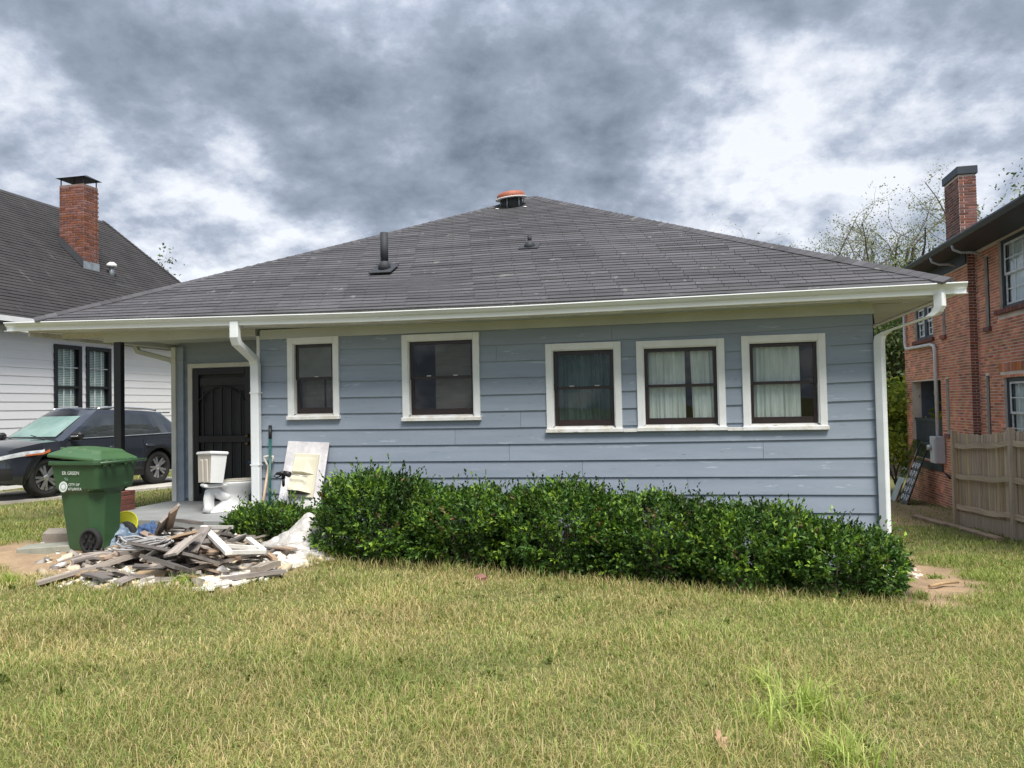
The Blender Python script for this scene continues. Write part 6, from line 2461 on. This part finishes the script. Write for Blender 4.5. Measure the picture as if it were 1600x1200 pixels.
def leaf_cloud(P, D, L, Wd, col, fold=0.25):
    """one folded diamond leaf at each P pointing along D; returns verts, tris, colours"""
    n = len(P)
    r = rng.normal(size=(n, 3))
    S = np.cross(D, r)
    S /= np.linalg.norm(S, axis=1, keepdims=True) + 1e-9
    Nn = np.cross(S, D)
    Nn *= np.sign(Nn[:, 2:3] + 1e-6)
    mid = P + D * (L * .5)[:, None]
    v0 = P
    v1 = mid + S * (Wd * .5)[:, None] + Nn * (Wd * fold)[:, None]
    v2 = P + D * L[:, None] - Nn * (L * .08)[:, None]
    v3 = mid - S * (Wd * .5)[:, None] + Nn * (Wd * fold)[:, None]
    V = np.stack([v0, v1, v2, v3], 1).reshape(-1, 3)
    b = np.arange(n)[:, None] * 4
    T = np.concatenate([b + np.array([[0, 1, 2]]), b + np.array([[0, 2, 3]])], 1).reshape(-1, 3)
    C = np.repeat(col, 4, axis=0)
    return V, T, C


def bush(name, label, cu, cv, ru, rv, zt, zb, nspr, greens, seed, group='clipped bushes along the front of the blue house', leaf=(.042, .066), ragged=1.0):
    g = np.random.default_rng(seed)
    global rng
    keep_ = rng
    rng = g
    # superellipsoid with lumps
    k = int(nspr * 1.0)
    th = g.uniform(0, 2 * np.pi, k)
    cz = g.uniform(-0.85, 1, k)
    ph = np.arccos(cz)
    e1, e2 = .86, .88
    sg = lambda a, e: np.sign(a) * np.abs(a) ** e
    d = np.stack([sg(np.sin(ph), e1) * sg(np.cos(th), e2), sg(np.sin(ph), e1) * sg(np.sin(th), e2), sg(np.cos(ph), .92)], -1)
    # puffs: the clipped surface swells between dark creases
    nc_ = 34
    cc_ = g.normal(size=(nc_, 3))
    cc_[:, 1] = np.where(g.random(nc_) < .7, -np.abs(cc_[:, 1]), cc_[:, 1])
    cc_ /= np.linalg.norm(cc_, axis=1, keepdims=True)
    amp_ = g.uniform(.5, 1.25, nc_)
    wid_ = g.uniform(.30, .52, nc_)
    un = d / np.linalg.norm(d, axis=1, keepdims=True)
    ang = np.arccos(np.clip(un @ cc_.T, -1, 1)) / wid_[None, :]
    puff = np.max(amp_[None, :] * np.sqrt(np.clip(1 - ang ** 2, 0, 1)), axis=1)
    shell = g.random(k) < .78
    rad = (.78 + .235 * puff) * np.where(shell, g.uniform(.94, 1.02, k), g.uniform(.5, .92, k))
    hz = (zt - zb)
    c = np.array([0, 0, hz * .50])
    P = c + d * np.array([ru, rv, hz * .50]) * rad[:, None]
    out = d / np.array([ru, rv, hz * .5])
    out /= np.linalg.norm(out, axis=1, keepdims=True)
    # shoots standing out of the top
    up = np.array([0, 0, 1.0])
    D = out * .75 + up * .55 + g.normal(0, .35, (k, 3))
    D /= np.linalg.norm(D, axis=1, keepdims=True)
    ln = g.uniform(.06, .13, k) * (1 + 1.3 * ragged * (g.random(k) < .10) * (cz > .2))
    tone = g.choice(len(greens), k, p=[.34, .30, .2, .16])
    base_c = np.array(greens)[tone] * g.uniform(.65, 1.35, (k, 1)) * (.62 + .55 * puff.clip(0, 1))[:, None]  # shade of the creases between puffs put into the leaf colour
    # highlights put into the colour: some outer leaves made lighter and yellower
    highlit = shell & (puff > .35) & (g.random(k) < .36)
    base_c[highlit] = base_c[highlit] * np.array([2.3, 1.85, 1.2])
    dead = g.random(k) < .012
    base_c[dead] = np.array([.17, .115, .055]) * g.uniform(.6, 1.2, (int(dead.sum()), 1))
    nl = 8
    Ps, Ds, Ls, Ws, Cs = [], [], [], [], []
    for j in range(nl):
        f = j / (nl - 1)
        a = j * 2.4 + g.uniform(0, 6, k)
        s = np.cross(D, up + .01)
        s /= np.linalg.norm(s, axis=1, keepdims=True) + 1e-9
        t2 = np.cross(D, s)
        side = s * np.cos(a)[:, None] + t2 * np.sin(a)[:, None]
        dl = side * (1.0 - .55 * f) + D * (.45 + .6 * f) + g.normal(0, .18, (k, 3))
        dl /= np.linalg.norm(dl, axis=1, keepdims=True)
        Ps.append(P + D * (ln * f)[:, None])
        Ds.append(dl)
        L_ = g.uniform(leaf[0], leaf[1], k)
        Ls.append(L_)
        Ws.append(L_ * g.uniform(.42, .56, k))
        Cs.append(base_c * g.uniform(.75, 1.3, (k, 1)))
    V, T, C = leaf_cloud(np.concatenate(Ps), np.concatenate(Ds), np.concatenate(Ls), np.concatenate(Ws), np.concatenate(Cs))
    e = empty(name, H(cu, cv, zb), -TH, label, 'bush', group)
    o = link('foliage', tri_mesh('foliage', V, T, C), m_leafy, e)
    m = MB()
    for q_ in range(16):
        a = g.uniform(0, 6.28)
        b_ = (ru * .75 * math.cos(a) * g.uniform(.2, 1), rv * .75 * math.sin(a) * g.uniform(.2, 1), hz * g.uniform(.45, .85))
        f_ = (b_[0] * .45 + g.uniform(-.05, .05), b_[1] * .45, -.06)
        m.tube([f_, (b_[0] * .6, b_[1] * .6, hz * .25), b_], [.014, .010, .004], 5)
    m.build('stems', m_twig, e)
    rng = keep_
    return e


GR = [(.044, .098, .018), (.060, .126, .023), (.082, .156, .030), (.032, .070, .016)]
bush('bush', 'small low bush below the marble panel at the porch corner', -3.02, -.74, 0.62, .38, .22, -.22, 1035, GR, 1)
bush('bush', 'tallest dome shaped bush, next to the pale plastic sack', -1.42, -.95, .80, .80, .70, -.32, 2645, GR, 2)
bush('bush', 'hedge bush below the dark second window, right of the tallest dome', -.34, -.95, .78, .80, .50, -.39, 2415, GR, 3)
bush('bush', 'hedge bush under the sky reflecting window', .78, -.95, .84, .80, .57, -.43, 2645, GR, 4)
bush('bush', 'hedge bush under the window with parted pale curtains', 1.90, -.97, .80, .82, .45, -.52, 2415, GR, 5)
bush('bush', 'hedge bush under the window with a single pale curtain', 2.82, -1.0, .76, .82, .36, -.57, 2300, GR, 6)
bush('bush', 'lowest rounded bush at the right end by the corner downspout', 3.62, -1.0, .70, .82, .16, -.66, 1954, GR, 7)

# ------------------------------------------------------------------ grass
m_grass = M_tint('grass_blades', 0.6, 0.30, 0.25)


def blades(X, Y, Z, hgt, wid, colr, lean=.55, lsd=.28):
    n = len(X)
    a = rng.uniform(0, 2 * np.pi, n)
    b = a + rng.normal(0, .5, n)
    ln = np.abs(rng.normal(lean, lsd, n)).clip(0, 1.45)
    P0_ = np.stack([X, Y, Z], -1)
    dirh = np.stack([np.cos(a), np.sin(a), np.zeros(n)], -1)
    wv = np.stack([-np.sin(b), np.cos(b), np.zeros(n)], -1) * (wid * .5)[:, None]
    m1 = P0_ + dirh * (hgt * .50 * np.sin(ln * .55))[:, None] + np.array([0, 0, 1]) * (hgt * .55 * np.cos(ln * .55))[:, None]
    tip = m1 + dirh * (hgt * .52 * np.sin(ln * 1.45))[:, None] + np.array([0, 0, 1]) * (hgt * .48 * np.cos(ln * 1.45))[:, None]
    V = np.stack([P0_ - wv, P0_ + wv, m1 + wv * .8, m1 - wv * .8, tip], 1).reshape(-1, 3)
    i = np.arange(n)[:, None] * 5
    T = np.concatenate([i + np.array([[0, 1, 2]]), i + np.array([[0, 2, 3]]), i + np.array([[3, 2, 4]])], 1).reshape(-1, 3)
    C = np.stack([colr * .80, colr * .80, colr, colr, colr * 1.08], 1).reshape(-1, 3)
    return V, T, C


def fnoise(x, y, s, seed):
    g = np.random.default_rng(seed)
    o = np.zeros_like(x)
    for k in range(9):
        a = g.uniform(0, 6.28)
        f = s * g.uniform(.6, 2.2)
        o += np.sin((x * math.cos(a) + y * math.sin(a)) * f + g.uniform(0, 6.28)) / 3
    return o


STRAW = np.array([(.48, .405, .18), (.54, .46, .235), (.40, .345, .135), (.50, .385, .195)])
GREEN = np.array([(.22, .275, .065), (.28, .33, .085), (.165, .23, .055), (.31, .34, .11)])


def lawn(n, ylo, yhi, hlo, hhi, w0, lean=.75, lsd=.28, gbias=0.0):
    """roots spread so that they are as dense per picture area near and far"""
    u01 = rng.random(n)
    yy = ylo * (yhi / ylo) ** (u01 ** .80)
    half = yy * .74 + 1.6
    xx = rng.uniform(-1, 1, n) * half
    dirt_, bed_, uu_, vv_ = zones(xx, yy)
    wt_ = 1 - np.maximum(dirt_ * 1.05, bed_ * 1.0)
    inside = (uu_ > -5.95) & (uu_ < 4.46) & (vv_ > -.12)
    inside |= (uu_ > -5.95) & (uu_ < -3.5) & (vv_ > -.85) & (vv_ < 1.3)
    inside |= (uu_ > RU - .05) & (vv_ > VA - .05)
    inside |= (uu_ < WU + .1)
    drv = ((uu_ < -8.0) & (vv_ > 1.3) & (np.abs((uu_ + 10.35) * .927 - (vv_ - 1.9) * .374 + .45) < .62))
    drv |= ((uu_ < -9.0) & (vv_ > 1.3) & (np.abs((uu_ + 11.75) * .927 - (vv_ - 2.5) * .374 + .45) < .62))
    okk = (rng.random(n) < wt_) & ~inside & ~drv
    xx, yy, uu_, vv_ = xx[okk], yy[okk], uu_[okk], vv_[okk]
    zz_ = ground_z(xx, yy)
    k = len(xx)
    pat = fnoise(xx, yy, 1.5, 5) * .16 + fnoise(xx, yy, 5.0, 6) * .10
    # the strip along the right side of the house and the near right are greener
    gr = .54 + gbias + pat + .38 * np.clip((uu_ - 4.3) / 1.0, 0, 1) * np.clip((vv_ + 2.5) / 2, 0, 1) + .12 * np.clip((uu_ - 1) / 3, 0, 1) * np.clip((-4.0 - vv_) / 2, 0, 1) + .25 * np.clip((-5.0 - uu_) / 1.0, 0, 1)
    # a greener strip along the edge of the dirt, a paler one at the hedge
    isg = rng.random(k) < gr
    cs_ = STRAW[rng.integers(0, 4, k)]
    cg_ = GREEN[rng.integers(0, 4, k)]
    c = np.where(isg[:, None], cg_, cs_) * rng.uniform(.72, 1.22, (k, 1)) * (1 + .07 * fnoise(xx, yy, 2.4, 9))[:, None].clip(.6, 1.4)
    h = rng.uniform(hlo, hhi, k) * np.where(isg, 1.0, .95) * (1 + .35 * fnoise(xx, yy, 3.0, 8)).clip(.6, 1.5)
    h *= np.where(rng.random(k) < .06, 1.5, 1.0)
    w = w0 * (.6 + .14 * yy) * rng.uniform(.7, 1.3, k)
    return blades(xx, yy, zz_ - .005, h, w, c, lean, lsd)


parts_ = [lawn(255000, 2.55, 11.5, .035, .085, .0040, .85, .42), lawn(92000, 8.5, 26, .05, .10, .0045, .75, .3), lawn(78000, 2.55, 10, .07, .15, .0034, 1.25, .25, -.16)]
# fringe of taller dry grass along the hedge
k = 2600
uu_ = rng.uniform(-2.0, 4.4, k)
vv_ = -1.80 + rng.normal(0, .07, k) - .05 * np.sin(uu_ * 3)
xy = np.array([H(a, b)[:2] for a, b in zip(uu_, vv_)])
parts_.append(blades(xy[:, 0], xy[:, 1], ground_z(xy[:, 0], xy[:, 1]), rng.uniform(.06, .17, k), rng.uniform(.004, .007, k), np.where(rng.random((k, 1)) < .65, STRAW[rng.integers(0, 4, k)] * .85, GREEN[rng.integers(0, 4, k)]) * rng.uniform(.7, 1.2, (k, 1)), .6))


def join(ps):
    V, T, C, b = [], [], [], 0
    for v, t_, c in ps:
        V.append(v)
        T.append(t_ + b)
        C.append(c)
        b += len(v)
    return np.concatenate(V), np.concatenate(T), np.concatenate(C)


V, T, C = join(parts_)
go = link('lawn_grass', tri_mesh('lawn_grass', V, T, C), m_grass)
tag(go, 'patchy yellow and green mown grass covering the lawn', 'grass', None, 'stuff')
TUFTC = np.array([(.34, .43, .09), (.42, .48, .13), (.27, .36, .08), (.46, .50, .16)])


def tuft(px, py, spread, n, h, label, wide=.007, lean=.8, cols=TUFTC, cat='grass tuft', name='grass_tuft'):
    p = at_ground(px, py)
    r = np.abs(rng.normal(0, spread, n))
    a = rng.uniform(0, 6.28, n)
    x, y = p.x + r * np.cos(a), p.y + r * np.sin(a)
    z = ground_z(x, y)
    g_ = blades(x - p.x, y - p.y, z - p.z, rng.uniform(h * .5, h, n), rng.uniform(.7, 1.2, n) * wide, cols[rng.integers(0, len(cols), n)] * rng.uniform(.8, 1.2, (n, 1)), lean)
    o = link(name, tri_mesh(name, *g_), m_grass, None, p)
    return tag(o, label, cat, None, 'stuff')


tuft(1262, 1120, .14, 150, .36, 'bright green grass tuft with long arching blades on the near right lawn', .0075)
tuft(1205, 1140, .12, 80, .26, 'smaller bright green tuft just left of the arching tuft')
tuft(1195, 1075, .08, 60, .20, 'thin upright green tuft above and left of the arching tuft')
tuft(1320, 1196, .12, 150, .24, 'green tuft at the bottom edge of the lawn, below the arching tuft')
tuft(990, 1190, .10, 50, .14, 'small green tuft near the fallen leaf at the bottom of the lawn')
tuft(1490, 1075, .06, 30, .13, 'small green tuft alone on the right of the lawn')
tuft(287, 916, .10, 220, .17, 'bright green grass tuft growing in front of the rubble heap', .006, .6)
tuft(15, 912, .09, 160, .14, 'green grass clump at the left edge beside the bare dirt', .006, .6)
tuft(1462, 905, .09, 60, .10, 'low broad weed beside the bare stick on the dirt', .02, .9, GREEN * .9, 'weed', 'weed')
tuft(1440, 935, .10, 90, .14, 'dark green weed at the lawn edge below the bare stick', .010, .8, GREEN * .8, 'weed', 'weed')

# small broad weeds among the grass
ps_ = []
for q_ in range(70):
    y_ = rng.uniform(2.9, 8.0)
    x_ = rng.uniform(-1, 1) * (y_ * .7 + .5)
    d1_, d2_, u1_, v1_ = zones(np.array([x_]), np.array([y_]))
    if d1_[0] > .3 or d2_[0] > .2 or v1_[0] > -1.9:
        continue
    n_ = int(rng.integers(8, 18))
    r_ = np.abs(rng.normal(0, .035, n_))
    a_ = rng.uniform(0, 6.28, n_)
    xs_, ys_ = x_ + r_ * np.cos(a_), y_ + r_ * np.sin(a_)
    ps_.append(blades(xs_, ys_, ground_z(xs_, ys_) + .01, rng.uniform(.04, .09, n_), rng.uniform(.010, .020, n_), GREEN[rng.integers(0, 4, n_)] * rng.uniform(.45, .9, (n_, 1)), 1.0, .3))
V, T, C = join(ps_)
wo_ = link('lawn_weeds', tri_mesh('lawn_weeds', V, T, C), m_grass)
tag(wo_, 'small dark green broadleaf weeds dotted through the lawn', 'weeds', None, 'stuff')

# ------------------------------------------------------------------ trees
m_bark = M_('grey_brown_bark', (0.14, 0.115, 0.095), 0.9, (0.08, 0.066, 0.055), 5, fine=0.2, bump=0.5, bscale=20, stretch=(4, 4, .5))
m_treeleaf = M_tint('tree_leaves', 0.55, 0.35, 0.3)


def tree(name, label, base, height, spread, nmain, leaves, lsize, cols, seed, trunk_r=.16, fork=.35, group=None, cluster=.5, up=.9, cat='tree', lowest=.35):
    """trunk that forks into crooked limbs; leaves sit round the outer twigs"""
    g = random.Random(seed)
    gn = np.random.default_rng(seed)
    e = empty(name, base, 0, label, cat, group)
    m = MB()
    tips = []

    def limb(p, d, ln, r, lvl):
        pts, rs = [p], [r]
        n = 5
        for i in range(n):
            d = (d + Vector((g.gauss(0, .22), g.gauss(0, .22), g.gauss(.05, .12) * up))).normalized()
            p = p + d * ln / n
            pts.append(p)
            rs.append(r * (1 - .62 * (i + 1) / n))
            if lvl < 3 and i >= 1 and g.random() < .85:
                a = Vector((g.gauss(0, 1), g.gauss(0, 1), g.gauss(.15, .5))).normalized()
                limb(p, (d * .55 + a * .75).normalized(), ln * g.uniform(.42, .62), rs[-1] * .62, lvl + 1)
            if lvl >= 2:
                tips.append((p, d))
        m.tube(pts, rs, 6 if lvl < 2 else 4, caps=False)
        tips.append((p, d))
    th_ = height * fork
    q_ = Vector((g.gauss(0, .1), g.gauss(0, .1), th_))
    m.tube([(0, 0, -.3), tuple(q_ * .5), tuple(q_)], [trunk_r * 1.25, trunk_r, trunk_r * .85], 8, caps=False)
    for i in range(nmain):
        a = 2 * math.pi * i / nmain + g.uniform(-.4, .4)
        d = Vector((math.cos(a) * spread / height * 1.3, math.sin(a) * spread / height * 1.3, 1)).normalized()
        limb(q_ * g.uniform(lowest / fork if lowest < fork else .9, 1.0), d, (height - th_) * g.uniform(.62, .85), trunk_r * .6, 1)
    m.build('trunk', m_bark, e)
    tp = np.array([t_[0] for t_ in tips])
    if leaves > 0:
        idx = gn.integers(0, len(tp), leaves)
        P = tp[idx] + gn.normal(0, cluster, (leaves, 3)) * np.array([1, 1, .7])
        D = gn.normal(0, 1, (leaves, 3)) + np.array([0, 0, -.2])
        D /= np.linalg.norm(D, axis=1, keepdims=True)
        L_ = gn.uniform(lsize * .7, lsize * 1.3, leaves)
        tone = np.array(cols)[gn.integers(0, len(cols), len(tp))][idx] * gn.uniform(.75, 1.25, (leaves, 1))
        V, T, C = leaf_cloud(P, D, L_, L_ * .55, tone, .15)
        link('crown', tri_mesh('crown', V, T, C), m_treeleaf, e)
    return e


TG = [(.085, .125, .045), (.115, .15, .06), (.065, .10, .038), (.15, .17, .07)]
TY = [(.36, .40, .06), (.46, .47, .08), (.24, .30, .05), (.14, .20, .04)]
TB = [(.29, .30, .24), (.25, .265, .20), (.33, .33, .27)]  # pale and greyed: distance haze put into the leaf colour


def tbase(px, Y):
    d = cam_dir(px, 600)
    x = d.x / d.y * Y
    return Vector((x, Y, gz(x, Y)))


grp = 'sparse trees behind the houses'
tree('tree', 'slim sparse tree highest against the sky, just left of the brick chimney', tbase(1408, 40), 13.8, 3.6, 5, 4600, .11, TB, 3, .34, .42, grp, .26)
tree('tree', 'crooked sparse tree second from the brick chimney', tbase(1352, 41), 14.0, 3.4, 5, 4200, .11, TB, 11, .32, .42, grp, .26)
tree('tree', 'sparse airy tree third from the brick chimney', tbase(1310, 43), 13.4, 3.6, 5, 4200, .11, TB, 23, .32, .40, grp, .26)
tree('tree', 'lowest sparse tree, its crown just clearing the right hip of the blue roof', tbase(1268, 42), 11.8, 3.4, 5, 4200, .11, TB, 31, .30, .40, grp, .26)
tree('tree', 'bare twiggy tree standing behind the right slope of the blue roof', tbase(1150, 46), 14.8, 2.6, 7, 260, .16, TB, 42, .13, .55, grp, .3)
tree('tree', 'green leafy tree rising behind the brick house roof', tbase(1590, 36), 12.9, 4.2, 6, 6500, .17, TB+TG, 52, .25, .4, grp, .55)
tree('tree', 'leafy tree top showing between the brick chimney and the eave', tbase(1530, 44), 12.6, 3.4, 5, 4500, .16, TB+TG, 58, .22, .4, grp, .5)
tree('tree', 'tree top peeping over the hip of the dark roof on the left', tbase(222, 47), 11.6, 2.2, 4, 2600, .22, TG, 61, .2, .5, grp, .4)
tree('tree', 'low tree top between the dark roof and the blue house roof', tbase(292, 46), 9.4, 2.0, 4, 2600, .22, TG, 67, .2, .5, grp, .4)
grp2 = 'dense trees in the gap beside the brick house'
tree('tree', 'dark dense tree filling the gap behind the right downspout', tbase(1392, 33), 8.6, 3.2, 6, 15000, .20, TG, 71, .22, .25, grp2, .6, .6, lowest=.15)
tree('tree', 'dense green tree seen through the brick house porch', tbase(1458, 36), 8.2, 3.2, 6, 13000, .20, TG, 75, .22, .25, grp2, .6, .6, lowest=.15)
tree('tree', 'brownish green tree at the far left of the gap by the downspout', tbase(1350, 38), 8.0, 3.0, 6, 11000, .22, TG + TB, 79, .22, .25, grp2, .6, .6, lowest=.15)
tree('shrub', 'large yellow green shrub at the corner of the brick house', tbase(1402, 25.2), 3.6, 1.5, 7, 9500, .17, TY, 83, .05, .12, None, .26, .8, 'shrub', .05)

# the wood that closes the view far behind the houses
nT = 60000
xT = rng.uniform(-60, 75, nT)
top = 7.0 + 1.6 * np.sin(xT * .31) + 1.2 * np.sin(xT * .83 + 1) + .8 * np.sin(xT * 2.1)
zT = -2.4 + (rng.random(nT) ** .8) * top
yT = 74 + rng.normal(0, 1.6, nT) + 1.5 * np.sin(xT * 1.3 + zT)
DT = rng.normal(0, 1, (nT, 3))
DT /= np.linalg.norm(DT, axis=1, keepdims=True)
LT = rng.uniform(.25, .55, nT)
cT = np.array(TG)[rng.integers(0, 4, nT)] * rng.uniform(.6, 1.2, (nT, 1))
Vt, Tt, Ct = leaf_cloud(np.stack([xT, yT, zT], -1), DT, LT, LT * .7, cT, .15)
wd_ = link('treeline', tri_mesh('treeline', Vt, Tt, Ct), m_treeleaf)
tag(wd_, 'far green wood closing the view behind the houses', 'wood', None, 'stuff')

# far small house seen in the gap
fh = tbase(1396, 62)
far = empty('far_house', fh, R(25), 'distant pale roofed house seen between the trees in the gap', 'house')
m_paleroof = M_('pale_grey_roof', (0.42, 0.43, 0.45), 0.8, bump=0.05)
MB().box(-3.5, 3.5, -2.5, 2.5, -1, 2.9).build('wall', m_wsid, far)
MB().prism([(-3.1, 2.85), (3.1, 2.85), (0, 4.9)], -4.0, 4.0, 'x').build('roof', m_paleroof, far)
